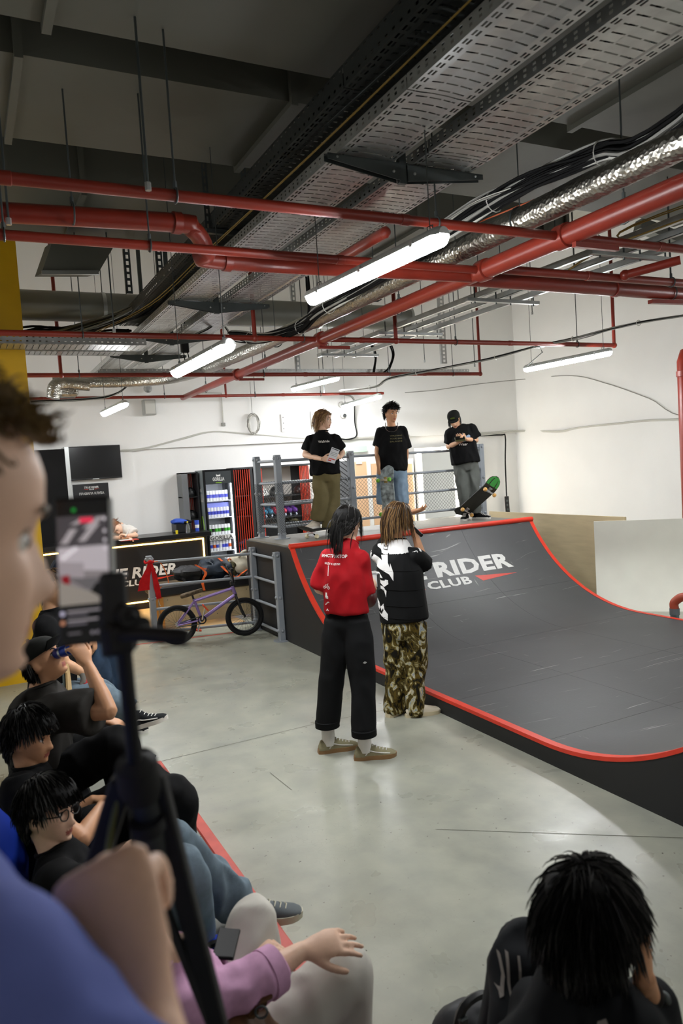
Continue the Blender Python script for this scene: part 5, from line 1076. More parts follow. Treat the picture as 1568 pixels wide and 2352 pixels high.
def head_grid(off=0., nz=44, nt=56, nose=1., face=True):
    V = []; F = []; zs = -.1175 + .2340 * (.5 - .5 * np.cos(np.linspace(.02, math.pi - .02, nz)))
    for z in zs:
        for j in range(nt): V.append(head_point(float(z), 2 * math.pi * j / nt, off, nose, face))
    for i in range(nz - 1):
        for j in range(nt): k = (j + 1) % nt; F.append((i * nt + j, i * nt + k, (i + 1) * nt + k, (i + 1) * nt + j))
    F += [tuple(range(nt - 1, -1, -1)), tuple((nz - 1) * nt + j for j in range(nt))]
    return V, F
def head_frame(c, face, up=UP, s=1.):
    y = nrm(face); z = Vector(up); z = (z - y * z.dot(y)).normalized(); x = y.cross(z); return Matrix.Translation(Vector(c)) @ (Matrix((x, y, z)).transposed() * s).to_4x4() if False else Matrix.Translation(Vector(c)) @ Matrix((x, y, z)).transposed().to_4x4() @ Matrix.Diagonal((s, s, s, 1))
def hand_parts(w_, d, back, side, s=1., curl=(.35, .35, .4, .45), thumb=(.5, .3), spread=.06):
    """wrist, finger direction, direction of the hand's back, thumb side (+1/-1 along d x back)"""
    y = nrm(d); z = Vector(back); z = (z - y * z.dot(y)).normalized(); x = y.cross(z) * side; w_ = Vector(w_); parts = []
    def L(a, b, c): return w_ + (x * a + y * b + z * c) * s
    parts.append(loft([L(0, -.03, 0), L(0, 0, 0), L(.002, .03, 0), L(0, .07, .002), L(-.001, .095, 0), L(-.001, .102, 0)], [.024 * s, .026 * s, .037 * s, .042 * s, .040 * s, .028 * s], [.018 * s, .019 * s, .0165 * s, .0145 * s, .012 * s, .007 * s], x, 16, 3))
    bx_ = (.030, .0105, -.0095, -.029); by = (.092, .097, .094, .085); ln = (.072, .08, .074, .058)
    for i in range(4):
        p = L(bx_[i], by[i] - .012, 0); an = 0.; pts = [p]; sp = (1.5 - i) * spread; cu = curl[i] if not np.isscalar(curl) else curl
        for sg, ck in ((.5, 1.), (.29, 1.15), (.23, .7)):
            an += cu * ck; dr_ = (y * math.cos(an) - z * math.sin(an)) + x * sp * math.cos(an); p = p + dr_.normalized() * ln[i] * s * sg * 1.12; pts.append(p)
        parts.append(limb(pts, [.0092 * s, .0088 * s, .0078 * s, .0062 * s], 10, 3))
    a0, a1 = thumb; d0 = (x * math.cos(.9 - a0 * .5) + y * math.sin(.9 - a0 * .3) - z * a0 * .8).normalized(); p0 = L(.022, .022, -.004); p1 = p0 + d0 * .042 * s; d1 = (d0 + y * .5 * (1 - a1) - z * a1 - x * a1 * .8).normalized(); p2 = p1 + d1 * .032 * s; d2 = (d1 - x * a1 * .5 + y * .15).normalized(); p3 = p2 + d2 * .024 * s
    parts.append(limb([p0, p1, p2, p3], [.014 * s, .0115 * s, .0105 * s, .0085 * s], 10, 3))
    return parts
def fold(V, N, amp, freq, seed, stretch=(1, 1, 1)):
    out = np.array(V); st = Vector(stretch)
    for i in range(len(out)):
        p = Vector(V[i]); q = Vector((p.x * st.x, p.y * st.y, p.z * st.z)) * freq + Vector((seed, seed * 1.7, 0)); q2 = q + noise.noise_vector(q * .6) * .7
        n = 1 - 2 * abs(noise.noise(q2)); out[i] = V[i] + N[i] * amp * (n - .35 + .4 * noise.noise(q * 2.3))
    return out
SKIN_T = {'a': '#d4a584', 'b': '#c8946f', 'c': '#e4bb9f', 'd': '#c99873'}
def skin(k): return M('skin_' + k, SKIN_T[k], .5, var=.06, vs=25, bump=.02, bs=150, spec=.35)
LIP = M('lip_skin', '#a2594c', .45); EYEW = M('eye_white', '#e4e0d8', .25); IRIS = M('iris_brown', '#1d120c', .15); SOCK = M('white_sock', '#d8d6d0', .85)
def hair_obj(root, H, mat, n=260, L=.10, grav=.5, thick=.0045, region=None, crown=(0, -.035, .112), seed=1, curl=0., lift=.004, off=.009, shell=True, flow=None, clear=.004, name='hair', guard=.035):
    """hair child: a shell over the scalp and many tapered locks combed over it"""
    rng = random.Random(seed); region = region or (lambda p: p.z > .058 - (.0 if p.y > .05 else min(.15, (.05 - p.y) * 1.25)) and not (abs(p.x) > .06 and p.z < -.0 and p.y > -.02))
    g = Vector((0, 0, -1)); Hi = H.to_3x3().inverted(); g = (Hi @ g).normalized(); m = MB(); s = H.to_scale().x
    if shell:
        V, F = head_grid(off, 40, 48, 0., False); keep = [region(v) for v in V]; idx = {}; Fo = []; Vo = []
        for f in F:
            if len(f) == 4 and all(keep[i] for i in f) or len(f) > 4 and all(keep[i] for i in f):
                q = []
                for i in f:
                    if i not in idx: idx[i] = len(Vo); p = V[i]; Vo.append(p + p.normalized() * .004 * noise.noise(p * 60 + Vector((seed, 0, 0))))
                    q.append(idx[i])
                Fo.append(q)
        m.add([H @ p for p in Vo], Fo)
    C = Vector(crown); E = Vector((.0755, .1, .117))
    n = int(n * 2); thick *= .62
    for i in range(n):
        for _ in range(60):
            z = rng.uniform(-.1, .1168) if rng.random() < .68 else rng.uniform(.085, .1168); th = rng.uniform(0, 6.283); p = head_point(z, th, off * .6, 0., False)
            if region(p): break
        d = (p - C); nr = Vector((p.x / .0055, p.y / .009, p.z / .013)).normalized(); d = d - nr * d.dot(nr)
        if d.length < 1e-4: d = Vector((rng.uniform(-1, 1), rng.uniform(-1, 1), 0))
        d.normalize()
        lf = lift
        if (p - C).length < .03: d = Vector((rng.uniform(-1, 1), rng.uniform(-1, 1), 0)).normalized(); d = d - nr * d.dot(nr); lf = 0.
        if flow is not None: d = flow(p, d, rng)
        l = L(p, rng) if callable(L) else L * rng.uniform(.7, 1.2); k = 7; ds = l / k; P = [p.copy()]; ph = rng.uniform(0, 6)
        for j in range(k):
            d = (d + g * grav * .35 + nr * lf * 10 * (1 if j < 2 else 0) + Vector((math.sin(ph + j * 1.3), math.cos(ph * 1.3 + j * 1.1), math.sin(j + ph))) * curl).normalized(); p = p + d * ds
            q = Vector((p.x / (.0735 + off), (p.y + .004) / (.097 + off), (p.z) / (.118 + off)))
            if q.length < 1 and p.z > -.085: q.normalize(); p = Vector((q.x * (.0735 + off + clear), q.y * (.097 + off + clear) - .004, q.z * (.118 + off + clear)))
            if p.y > .03 and p.z < guard and abs(p.x) < .068: p = P[-1] + (p - P[-1]) * .05
            P.append(p.copy())
        t = thick * rng.uniform(.7, 1.3); m.tube([H @ x for x in P], [t * s * x for x in (.8, 1, 1, .95, .85, .7, .5, .15)], 3, caps=True, mi=1 if rng.random() < .45 else 0)
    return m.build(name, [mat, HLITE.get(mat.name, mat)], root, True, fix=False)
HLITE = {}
def face_parts(root, H, haircol, brow=True, glasses=False, eyes=True):
    s = H.to_scale().x
    for sx in (-1, 1):
        if eyes:
            m = MB(); m.sphere(H @ Vector((sx * .030, .0665, .001)), .0118 * s, 14, 9); e = m.build('eye', EYEW, root, True); m = MB(); R = H.to_3x3().normalized(); m.sphere(H @ Vector((sx * .0305, .0755, .001)), (.0062 * s, .0048 * s, .0062 * s), 10, 7, R); i = m.build('iris', IRIS, e, True, world=False); i.location = -Vector(root.location); 
            m = MB(); m.tube([H @ Vector((sx * (.018 + .026 * t), .0765 + .006 * math.sin(t * 3.14) - .010 * t, .006 + .004 * math.sin(t * 3.14))) for t in np.linspace(0, 1, 6)], .0024 * s, 5); m.build('eyelid', haircol, root, True)
        if brow: m = MB(); m.tube([H @ Vector((sx * (.013 + .036 * t), .0945 - .012 * t * t, .021 + .007 * math.sin(t * 2.6))) for t in np.linspace(0, 1, 7)], [.002 * s, .0032 * s, .0034 * s, .0032 * s, .003 * s, .0022 * s, .001 * s], 6); m.build('eyebrow', haircol, root, True)
def person(name, label, base, head, face, J, skin_k='a', hscale=1., hup=UP, voxel=.007, hands=None, shirt=None, trousers=None, nose=1., haircol=None, legs_bare=False, girth=1., neck_r=.052, group=None, body_torso=True, eyes=True, extra=()):
    root = thing(name, label, 'person', base, 0., group); H = head_frame(head, face, hup, hscale); S = skin(skin_k); J0 = J; J = {k: Vector(v) for k, v in J.items()}
    for s_ in 'LR': J[s_ + 's'] += (J['hip'] - J['neck']).normalized() * .04 + ((J['Ls'] + J['Rs']) / 2 - J[s_ + 's']).normalized() * .012; J0[s_ + 's'] = J[s_ + 's']
    lat = (J['Rs'] - J['Ls']).normalized(); V, F = head_grid(0, 44, 56, nose); parts = [([H @ p for p in V], F)]
    for sx in (-1, 1):
        m = MB(); m.sphere((0, 0, 0), (.009, .018, .031), 12, 8); m.sphere((0, .004, -.018), (.008, .011, .012), 10, 7); m.v = [tuple(H @ (Matrix.Rotation(sx * .35, 3, 'Z') @ Vector(v) + Vector((sx * .0745, -.012, -.012)))) for v in m.v]; parts.append((m.v, m.f))
    nb = J['neck']; hc = H @ Vector((0, -.025, -.06)); parts.append(loft([nb - (hc - nb) * .55, nb, (nb + hc) / 2, hc], [neck_r * 1.05, neck_r * 1.1, neck_r, neck_r], [neck_r * 1.0, neck_r * 1.05, neck_r, neck_r * 1.02], lat, 18, 4))
    ch = J['neck'].lerp(J['hip'], .3)
    if body_torso: parts.append(loft([J['neck'] + (J['neck'] - ch) * .05, J['neck'].lerp(ch, .35), ch, J['neck'].lerp(J['hip'], .6), J['hip']], [.05 * girth, .09 * girth, .11 * girth, .10 * girth, .11 * girth], [.05, .055 * girth, .07 * girth, .07 * girth, .08 * girth], lat, 20, 3))
    hv, hf, _ = rem(parts, voxel, 2, .4); Vs = [np.array(hv)]; Fs = [hf]
    for side in 'LR':
        if side + 'w' not in J: continue
        sgn = 1 if side == 'R' else -1; a, e, w_ = J[side + 's'], J[side + 'e'], J[side + 'w']; hd = (hands or {}).get(side, {}); d = Vector(hd.get('dir', (w_ - e))); bk = Vector(hd.get('back', UP)); hs = hd.get('s', 1.) 
        ap = [limb([a, a.lerp(e, .5), e], [.04 * girth, .043 * girth, .037 * girth], 14, 4), limb([e, e.lerp(w_, .35), w_], [.037 * girth, .038 * girth, .025], 14, 4)]
        ap += hand_parts(w_ + d.normalized() * .01, d, bk, hd.get('thumb_side', 1), hs, hd.get('curl', (.3, .35, .4, .45)), hd.get('thumb', (.4, .3)), hd.get('spread', .06))
        av, af, _ = rem(ap, hd.get('vox', min(voxel, .0055)), 2, .4); o = sum(len(x) for x in Vs); Vs.append(np.array(av)); Fs.append([tuple(i + o for i in f) for f in af])
    if 'Lk' in J and 'Lh' not in J: J['Lh'] = J['hip'] - lat * .09 - UP * .03; J['Rh'] = J['hip'] + lat * .09 - UP * .03
    if legs_bare:
        for side in 'LR':
            h, k, a = J[side + 'h'], J[side + 'k'], J[side + 'a']; av, af, _ = rem([limb([h, h.lerp(k, .5), k], [.075, .07, .055]), limb([k, k.lerp(a, .3), a], [.054, .055, .038])], .01, 2, .4); o = sum(len(x) for x in Vs); Vs.append(np.array(av)); Fs.append([tuple(i + o for i in f) for f in af])
    V = np.concatenate(Vs); F = sum(Fs, []); Hi = H.inverted(); fm = []
    for f in F:
        p = Hi @ Vector(V[f[0]]); fm.append(1 if (p.y > .06 and abs(p.x) < .021 * (1 - ((p.z + .0715) / .02) ** 2 * .6) and -.0825 < p.z < -.0615) else 0)
    mesh_obj('body', V, F, S, root, fm, [S, LIP])
    if eyes: face_parts(root, H, haircol or IRIS)
    if shirt: make_shirt(root, J, lat, **shirt)
    if trousers: make_trousers(root, J, lat, **trousers)
    return root, H
def make_shirt(root, J, lat, mat, w=.20, d=.13, drop=.0, sleeve=.62, sr=(.085, .085), hem=None, voxel=.012, fold_amp=.015, freq=8., seed=1, name='shirt', neckw=.075, puff=0., spine=None, sleeve_taper=1., flare=1.0, top=None, stretch=(1, 1, .45), collar=True):
    nk, hp = J['neck'], J['hip'] if hem is None else Vector(hem); sh = (J['Ls'] + J['Rs']) / 2; half = (J['Rs'] - J['Ls']).length / 2; sp = [Vector(x) for x in spine] if spine else [sh.lerp(hp, .28), sh.lerp(hp, .62)]
    top_ = nk + (nk - sh).normalized() * .0 if (nk - sh).length > .01 else nk
    P = [nk + UP * .0 if top is None else Vector(top), nk.lerp(sh, .55), sh + (sp[0] - sh) * .12, sp[0], sp[1], hp + (sp[1] - hp) * .08, hp]
    parts = [loft(P, [neckw, neckw * .5 + half * .55, half * 1.0, w, w * (1 + puff * .6), w * flare * (1 + puff), w * flare * (1 + puff * .3)], [neckw * .85, d * .68, d * .86, d, d * (1 + puff), d * 1.03 * (1 + puff), d * 1.02], lat, 28, 5, .9)]
    for side in 'LR': a = J[side + 's']; dn = (hp - nk).normalized(); parts.append(limb([nk + dn * .065, nk.lerp(a, .5) + dn * .03, a], [.04, .052, sr[0] * .9], 16, 4))
    for side in 'LR':
        a, e, w_ = J[side + 's'], J[side + 'e'], J[side + 'w'] if side + 'w' in J else J[side + 'e']
        if sleeve <= 1: parts.append(loft([a.lerp(sh, .35), a, a.lerp(e, sleeve * .6), a.lerp(e, sleeve)], [sr[0] * .8, sr[0], (sr[0] + sr[1]) / 2, sr[1]], [sr[0] * .8, sr[0] * .95, (sr[0] + sr[1]) / 2, sr[1]], lat if abs((e - a).normalized().dot(lat)) < .8 else UP, 20, 5))
        else:
            q = sleeve - 1; end = e.lerp(w_, q); parts.append(loft([a.lerp(sh, .35), a, a.lerp(e, .6), e], [sr[0] * .8, sr[0], sr[0] * .95, (sr[0] + sr[1]) / 2], [sr[0] * .8, sr[0] * .95, sr[0] * .95, (sr[0] + sr[1]) / 2], lat if abs((e - a).normalized().dot(lat)) < .8 else UP, 20, 5))
            parts.append(limb([e, e.lerp(end, .5), end], [(sr[0] + sr[1]) / 2, sr[1] * 1.05, sr[1]], 18, 4))
    V, F, N = rem(parts, voxel, 5, .5); V = fold(V, N, fold_amp, freq, seed, stretch); o = mesh_obj(name, V, F, mat, root)
    if collar:
        ax = (nk - sh).normalized() if (nk - sh).length > .02 else UP; c = (Vector(top) if top is not None else nk) ; x = (lat - ax * lat.dot(ax)).normalized(); y = ax.cross(x); m = MB(); m.tube([c + x * neckw * .96 * math.cos(a) + y * neckw * .82 * math.sin(a) for a in np.linspace(0, 6.283, 24, endpoint=False)], .008, 6, closed=True); m.build('collar', mat, root, True)
    return o
def make_trousers(root, J, lat, mat, w=.17, d=.12, r=(.10, .085, .075), cuff=1., voxel=.012, fold_amp=.014, freq=8., seed=2, waist=.06, name='trousers', cuffmat=None, stretch=(1, 1, .5)):
    hp = J['hip']; parts = []
    if 'Lh' not in J: J['Lh'] = hp - lat * .09 - UP * .03; J['Rh'] = hp + lat * .09 - UP * .03
    upv = (J['neck'] - hp).normalized(); parts.append(loft([hp + upv * waist, hp + upv * waist * .4, hp - upv * .03, hp - upv * .11], [w * .9, w * .97, w, w * .86], [d * .9, d, d * 1.08, d * .92], lat, 26, 5))
    for side in 'LR':
        h, k, a = J[side + 'h'], J[side + 'k'], J[side + 'a']; e = k.lerp(a, cuff); parts.append(loft([h + (h - k).normalized() * .04, h.lerp(k, .35), h.lerp(k, .8), k, k.lerp(e, .4), e], [r[0] * .95, r[0], (r[0] + r[1]) / 2, r[1], (r[1] + r[2]) / 2, r[2]], [r[0], r[0], (r[0] + r[1]) / 2, r[1], (r[1] + r[2]) / 2, r[2]], lat if abs((a - h).normalized().dot(lat)) < .8 else UP, 20, 5))
    V, F, N = rem(parts, voxel, 5, .5); V = fold(V, N, fold_amp, freq, seed, stretch); o = mesh_obj(name, V, F, mat, root); return o
def shoe(root, heel, d, up_mat, sole_mat, L=.285, W=.1, lace=True, stripe=None, h=.1, tilt=0., up=UP, name='shoe'):
    """shoe with sole, upper, laces; heel is the ground point under the heel"""
    y = nrm(d); z = Vector(up); z = (z - y * z.dot(y)).normalized(); x = y.cross(z); o = Vector(heel)
    def Lc(a, b, c): return o + x * a + y * b + z * c
    out = []
    for t in np.linspace(0, 1, 14): b = L * t; w_ = W / 2 * np.interp(t, [0, .04, .15, .4, .7, .85, .95, 1], [.45, .62, .74, .78, 1., .92, .62, .25]); out.append((w_, b))
    ol = [(a, b) for a, b in out] + [(-a * .92, b) for a, b in reversed(out)]
    m = MB(); m.prism(ol, lambda p: Lc(p[0] * 1.04, p[1] - .004, 0), lambda p: Lc(p[0] * 1.02, p[1], .028)); sh = m.build('shoe_sole', sole_mat, root, True)
    P = [(.004, .05, .55), (.02, .085, .72), (.06, h, .78), (.09, h, .76), (.12, h * .93, .76), (.16, .072, .82), (.21, .056, .92), (.25, .046, .84), (.272, .036, .6), (.28, .03, .3)]; V = []; F = []; n = 14
    for b, hh, wf in P:
        bb = b * L / .285
        for j in range(n): a = math.pi * j / (n - 1); V.append(Lc(W / 2 * wf * math.cos(a) * 1.0, bb, .024 + (hh - .024) * max(0., math.sin(a)) ** .75))
    for i in range(len(P) - 1):
        for j in range(n - 1): F.append((i * n + j, i * n + j + 1, (i + 1) * n + j + 1, (i + 1) * n + j))
        F.append((i * n + n - 1, i * n, (i + 1) * n, (i + 1) * n + n - 1))
    F += [tuple(range(n - 1, -1, -1)), tuple((len(P) - 1) * n + j for j in range(n))]; m = MB(); m.add(V, F); u = m.build(name, up_mat, root, True)
    if lace:
        m = MB()
        for k in range(5): b = .125 + .022 * k; hh = np.interp(b, [p[0] for p in P], [p[1] for p in P]); m.tube([Lc(-.022, b * L / .285, hh - .004), Lc(0, (b + .006) * L / .285, hh + .004), Lc(.022, b * L / .285, hh - .004)], .003, 5)
        m.build('laces', SOCK if stripe else sole_mat, root, True)
    if stripe:
        for sx in (-1, 1):
            m = MB(); Q = []
            for b, zz in ((.07, .035), (.10, .06), (.14, .05), (.19, .042), (.235, .036)): wf = np.interp(b, [p[0] for p in P], [p[2] for p in P]); hh = np.interp(b, [p[0] for p in P], [p[1] for p in P]); q = min(.95, (zz - .024) / (hh - .024)); Q.append(Lc(sx * W / 2 * wf * math.sqrt(max(0, 1 - q ** 2.6)) * 1.02, b * L / .285, zz))
            m.tube(smooth_path(Q, 4), .004, 5); m.build('stripe', stripe, root, True)
    return sh
def project(o, root, c, right, up, pieces, mat, name='print', off=.004):
    """flat print laid on a garment: 2-D pieces (verts, faces) projected along the view of the garment's front"""
    me = o.data; loc = Vector(root.location); bvh = BVHTree.FromPolygons([v.co + loc for v in me.vertices], [tuple(p.vertices) for p in me.polygons]); r = nrm(right); u = Vector(up); u = (u - r * u.dot(r)).normalized(); n = r.cross(u); c = Vector(c)
    V, F = pieces; bm = bmesh.new(); vs = [bm.verts.new((v[0], v[1], 0)) for v in V]
    for f in F:
        try: bm.faces.new([vs[i] for i in f])
        except ValueError: pass
    xs = [v[0] for v in V]; ys = [v[1] for v in V]; st = max(.012, max(max(xs) - min(xs), max(ys) - min(ys)) / 24)
    for k in (0, 1):
        a = np.array(xs if k == 0 else ys); q = a.min() + st
        while q < a.max(): pn = (1, 0, 0) if k == 0 else (0, 1, 0); bmesh.ops.bisect_plane(bm, geom=bm.verts[:] + bm.edges[:] + bm.faces[:], plane_co=(q if k == 0 else 0, q if k else 0, 0), plane_no=pn); q += st
    bm.verts.index_update(); out = []; ok = []
    for v in bm.verts:
        p = c + r * v.co.x + u * v.co.y + n * .6; h = bvh.ray_cast(p, -n, 1.2); ok.append(h[0] is not None); out.append((h[0] + n * off) if h[0] is not None else p - n * .6)
    F2 = [tuple(v.index for v in f.verts) for f in bm.faces if all(ok[v.index] for v in f.verts)]; bm.free(); m = MB(); m.add(out, F2); return m.build(name, mat, root, fix=False)
def text_piece(s, width=None, size=.05, shear=0., off=.012, center=True, height=None):
    V, F = text_geo(s, size, shear, off * size); a = min(v[0] for v in V); b = max(v[0] for v in V); k = width / (b - a) if width else 1.; c = (a + b) / 2 if center else a; hy = max(v[1] for v in V); ky = height / hy if height else k
    return [((v[0] - c) * k, v[1] * ky) for v in V], F
# ------------------------------------------------------------------ the two instructors on the floor
BLK = M('black_cotton_cloth', '#0b0b0c', .9, var=.2, vs=30); HBLK = M('hair_black', '#0a0908', .7, var=.3, vs=60); HBRN = M('hair_brown', '#35220f', .45, var=.45, vs=45); HWV = M('hair_light_brown', '#6b4a2a', .45, var=.45, vs=40)
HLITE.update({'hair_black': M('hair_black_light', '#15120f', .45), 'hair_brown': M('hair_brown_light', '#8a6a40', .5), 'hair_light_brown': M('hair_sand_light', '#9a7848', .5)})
JEAN = M('denim', '#66757f', .85, var=.22, vs=18, bump=.08, bs=220); JEANL = M('light_denim', '#7d93a6', .85, var=.22, vs=9, bump=.08, bs=220); JEAND = M('dark_denim', '#263547', .85, var=.25, vs=14, bump=.08, bs=220)
d = 5.13
REDS = M('red_tshirt', '#9e1019', .75, var=.12, vs=12)
J = dict(neck=D(799, 1243, d), hip=D(797, 1425, d + .02), Ls=D(754, 1266, d), Rs=D(829, 1266, d - .06), Le=D(733, 1352, d + .05), Lw=D(760, 1360, d + .28), Re=D(842, 1368, d + .0), Rw=D(853, 1345, d + .2), Lk=D(762, 1545, d + .0), La=D(752, 1668, d - .02), Rk=D(832, 1555, d - .10), Ra=D(836, 1688, d - .18))
J['Lh'] = D(774, 1440, d + .02); J['Rh'] = D(820, 1440, d - .04)
w1, H = person('person', 'woman in a red printed t-shirt and wide black trousers standing with her back turned', (*(J['La'] + J['Ra']).xy / 2, 0), D(798, 1203, d - .0), IF * .8 + IR * .55 - UP * .1, J, 'c', .98, hands=dict(R=dict(dir=IF * .9 + UP * .25 + IR * .15, back=IR * .6 + UP * .5, thumb_side=1, curl=(.5, .5, .5, .5))), trousers=dict(mat=M('black_twill', '#0c0d0e', .85), w=.158, d=.12, r=(.100, .088, .080), cuff=.97, seed=3, fold_amp=.008), haircol=HBLK)
sh1 = make_shirt(w1, J, (J['Rs'] - J['Ls']).normalized(), REDS, w=.150, d=.115, sleeve=.95, sr=(.064, .078), hem=D(796, 1405, d), puff=.05, seed=4, fold_amp=.013, freq=8, stretch=(1, 1, .6), name='t_shirt')
hair_obj(w1, H, HBLK, 520, lambda p, r: .12 if p.y > 0 else .09, .12, .005, crown=(0, .07, .09), seed=4, flow=lambda p, dd, r: (Vector((0, -.115, -.075)) - p).normalized(), off=.012, lift=0)
hair_obj(w1, H, HBLK, 60, .17, 1.2, .006, region=lambda p: p.y < -.07 and abs(p.z + .03) < .045 and abs(p.x) < .035, seed=6, shell=False, flow=lambda p, dd, r: Vector((r.uniform(-.4, .4), -1, -.35)).normalized(), lift=.01, off=.02, name='ponytail')['kind'] = 'stuff'
hair_obj(w1, H, HBLK, 14, .15, 1.6, .003, region=lambda p: abs(p.x) > .05 and p.y > .0 and .0 < p.z < .06, seed=9, shell=False, name='loose_strands', lift=.012)['kind'] = 'stuff'
m = MB(); c = H @ Vector((0, -.128, -.075)); m.tube([c + Vector((.024 * math.cos(a), .0, .024 * math.sin(a))) for a in np.linspace(0, 6.28, 16, endpoint=False)], .009, 8, closed=True); m.build('hair_tie', BLK, w1, True)
BR = (J['Rs'] - J['Ls']).normalized(); wp = M('white_print', '#e6e2dc', .6); bc = D(782, 1280, d - .3)
for s_, wd, dz in (('ИНСТРУКТОР', .185, -.03), ('ВЕДУ К ЦЕЛИ', .115, -.075)): project(sh1, w1, D(776 if wd > .15 else 772, 1276 if wd > .15 else 1292, d), BR, UP, text_piece(s_, wd, .05, 0, .02), wp, 'lettering')
def rect(a, b, c_, e): return [(a, b), (c_, b), (c_, e), (a, e)], [(0, 1, 2, 3)]
cx = D(760, 1310, d); project(sh1, w1, D(762, 1306, d), BR, UP, rect(-.0025, -.035, .0025, .035), wp)
def ring(cx_, cy_, r0, r1, n=14): return [(cx_ + r * math.cos(2 * math.pi * i / n), cy_ + r * math.sin(2 * math.pi * i / n)) for r in (r0, r1) for i in range(n)], [(i, (i + 1) % n, n + (i + 1) % n, n + i) for i in range(n)]
def seg(a, b, w_=.002): a = Vector(a); b = Vector(b); t = (b - a).normalized(); q = Vector((-t.y, t.x)) * w_ / 2; return [tuple(a - q), tuple(b - q), tuple(b + q), tuple(a + q)], [(0, 1, 2, 3)]
def join(*ps):
    V = []; F = []
    for v, f in ps: o = len(V); V += v; F += [tuple(i + o for i in q) for q in f]
    return V, F
project(sh1, w1, D(757, 1342, d), BR, UP, join(ring(-.017, -.008, .007, .010), ring(.018, -.008, .007, .010), seg((-.017, -.008), (0, -.008)), seg((0, -.008), (.01, .012)), seg((-.017, -.008), (-.006, .01)), seg((-.006, .01), (.01, .012)), seg((.018, -.008), (.01, .018)), seg((.01, .018), (.018, .02)), seg((0, -.008), (-.006, .014))), wp, 'bike_print')
project(sh1, w1, D(757, 1363, d), BR, UP, join(([(-.008, .02), (.004, .02), (.006, .0), (.014, -.006), (.014, -.012), (-.012, -.012)], [(0, 1, 2, 3, 4, 5)]), ring(-.006, -.017, .0, .004), ring(.002, -.017, .0, .004), ring(.010, -.017, .0, .004)), wp, 'skate_print')
project(sh1, w1, D(758, 1381, d), BR, UP, join(seg((-.014, -.012), (.012, .012), .004), seg((-.014, -.012), (-.018, -.006), .004), seg((.012, .012), (.018, .006), .004), seg((-.012, -.004), (.006, .012), .002)), wp, 'board_print')
project(sh1, w1, D(758, 1396, d), BR, UP, ([(-.012, -.008), (0, .01), (.012, -.008), (.004, -.006), (0, -.001), (-.004, -.006)], [(0, 1, 2, 3, 4, 5)]), wp, 'tent_print')
# elbow pad, rolled cuffs, shoes
e = J['Re']; m = MB(); blob(m, e + Vector((0, -.0, -.01)), (.07, .075, .075), 3, .06); m.build('elbow_pad', M('pad_dark_red', '#3c0f0d', .35, var=.4, vs=9), w1, True); project(w1.children[-1], w1, e + IR * .02, IR, UP, join(seg((-.02, .03), (.03, .02), .008), seg((-.01, .03), (0, -.02), .008), seg((.0, .0), (.03, -.02), .008), seg((.005, -.02), (.035, -.035), .006)), wp, 'pad_print')
for s_ in 'LR':
    a = J[s_ + 'a']; m = MB(); m.lathe([(.077, 0), (.085, .004), (.085, .045), (.077, .048)], a - UP * .005, 22); m.build('trouser_cuff', M('black_twill', '#0c0d0e', .85), w1, True)
    m = MB(); m.cyl((a.x, a.y, .05), (a.x, a.y, .16), .045, 14); m.build('sock', SOCK, w1, True)
VU, VS = M('suede_khaki', '#8a8468', .8, var=.1, vs=40), M('gum_sole', '#8a6a44', .6)
for s_, dd_ in (('L', IR * .95 + IF * .25), ('R', IR * .98 + IF * .1)): a = J[s_ + 'a']; shoe(w1, Vector((a.x, a.y, 0)) - dd_.normalized() * .075, dd_, VU, VS, stripe=SOCK)
m = MB(); c = D(818, 1515, d - .2); o_ = [(-.014, 0), (0, .009), (.014, 0), (0, -.009)]; project([x for x in w1.children if x.name.startswith('trousers')][0], w1, D(837, 1515, d - .1), IR, UP, (o_, [(0, 1, 2, 3)]), M('label_grey', '#9a9a96', .6), 'label_patch')
t = thing('camera', 'small dark camera held up by the woman in red', 'camera', D(861, 1345, d + .27)); m = MB(); c = D(861, 1336, d + .3); R_ = Matrix.Rotation(.5, 3, 'Z'); m.box(c, (.035, .075, .12), R_); m.build('body', M('device_grey', '#2a2d30', .3), t, bevel=.006); m = MB(); m.box(c + R_ @ Vector((-.018, 0, .01)), (.002, .06, .085), R_); m.build('screen', M('pale_screen', '#b9c2c4', .2), t)

d = 5.78
VW, VB = M('vest_white', '#e3e2e0', .7, var=.04, vs=8), M('vest_black', '#0c0d0e', .7, var=.15, vs=10)
J = dict(neck=D(908, 1240, d), hip=D(928, 1432, d), Ls=D(866, 1262, d + .03), Rs=D(953, 1264, d - .06), Re=D(974, 1297, d + .05), Rw=D(951, 1222, d + .06), Le=D(905, 1230, d + .28), Lw=D(936, 1178, d + .42), Lk=D(908, 1540, d + .02), La=D(903, 1636, d), Rk=D(955, 1540, d - .03), Ra=D(951, 1640, d - .05))
w2, H = person('person', 'speaker in a black and white padded vest and patterned trousers, seen from behind', (*(J['La'] + J['Ra']).xy / 2, 0), D(911, 1187, d), IR * .8 + IF * .62 - UP * .05, J, 'b', .98, hands=dict(R=dict(dir=UP * .75 - IR * .35 + IF * .2, back=-IF * .5 + IR * .8, thumb_side=1, curl=(.7, .75, .8, .8)), L=dict(dir=IR * .95 + UP * .12 + IF * .2, back=-UP * .9 - IF * .4, thumb_side=1, curl=(.12, .2, .25, .3), spread=.12)), trousers=dict(mat=None, w=.175, d=.125, r=(.105, .098, .092), cuff=1.02, seed=8, fold_amp=.012) if False else None, haircol=HBRN)
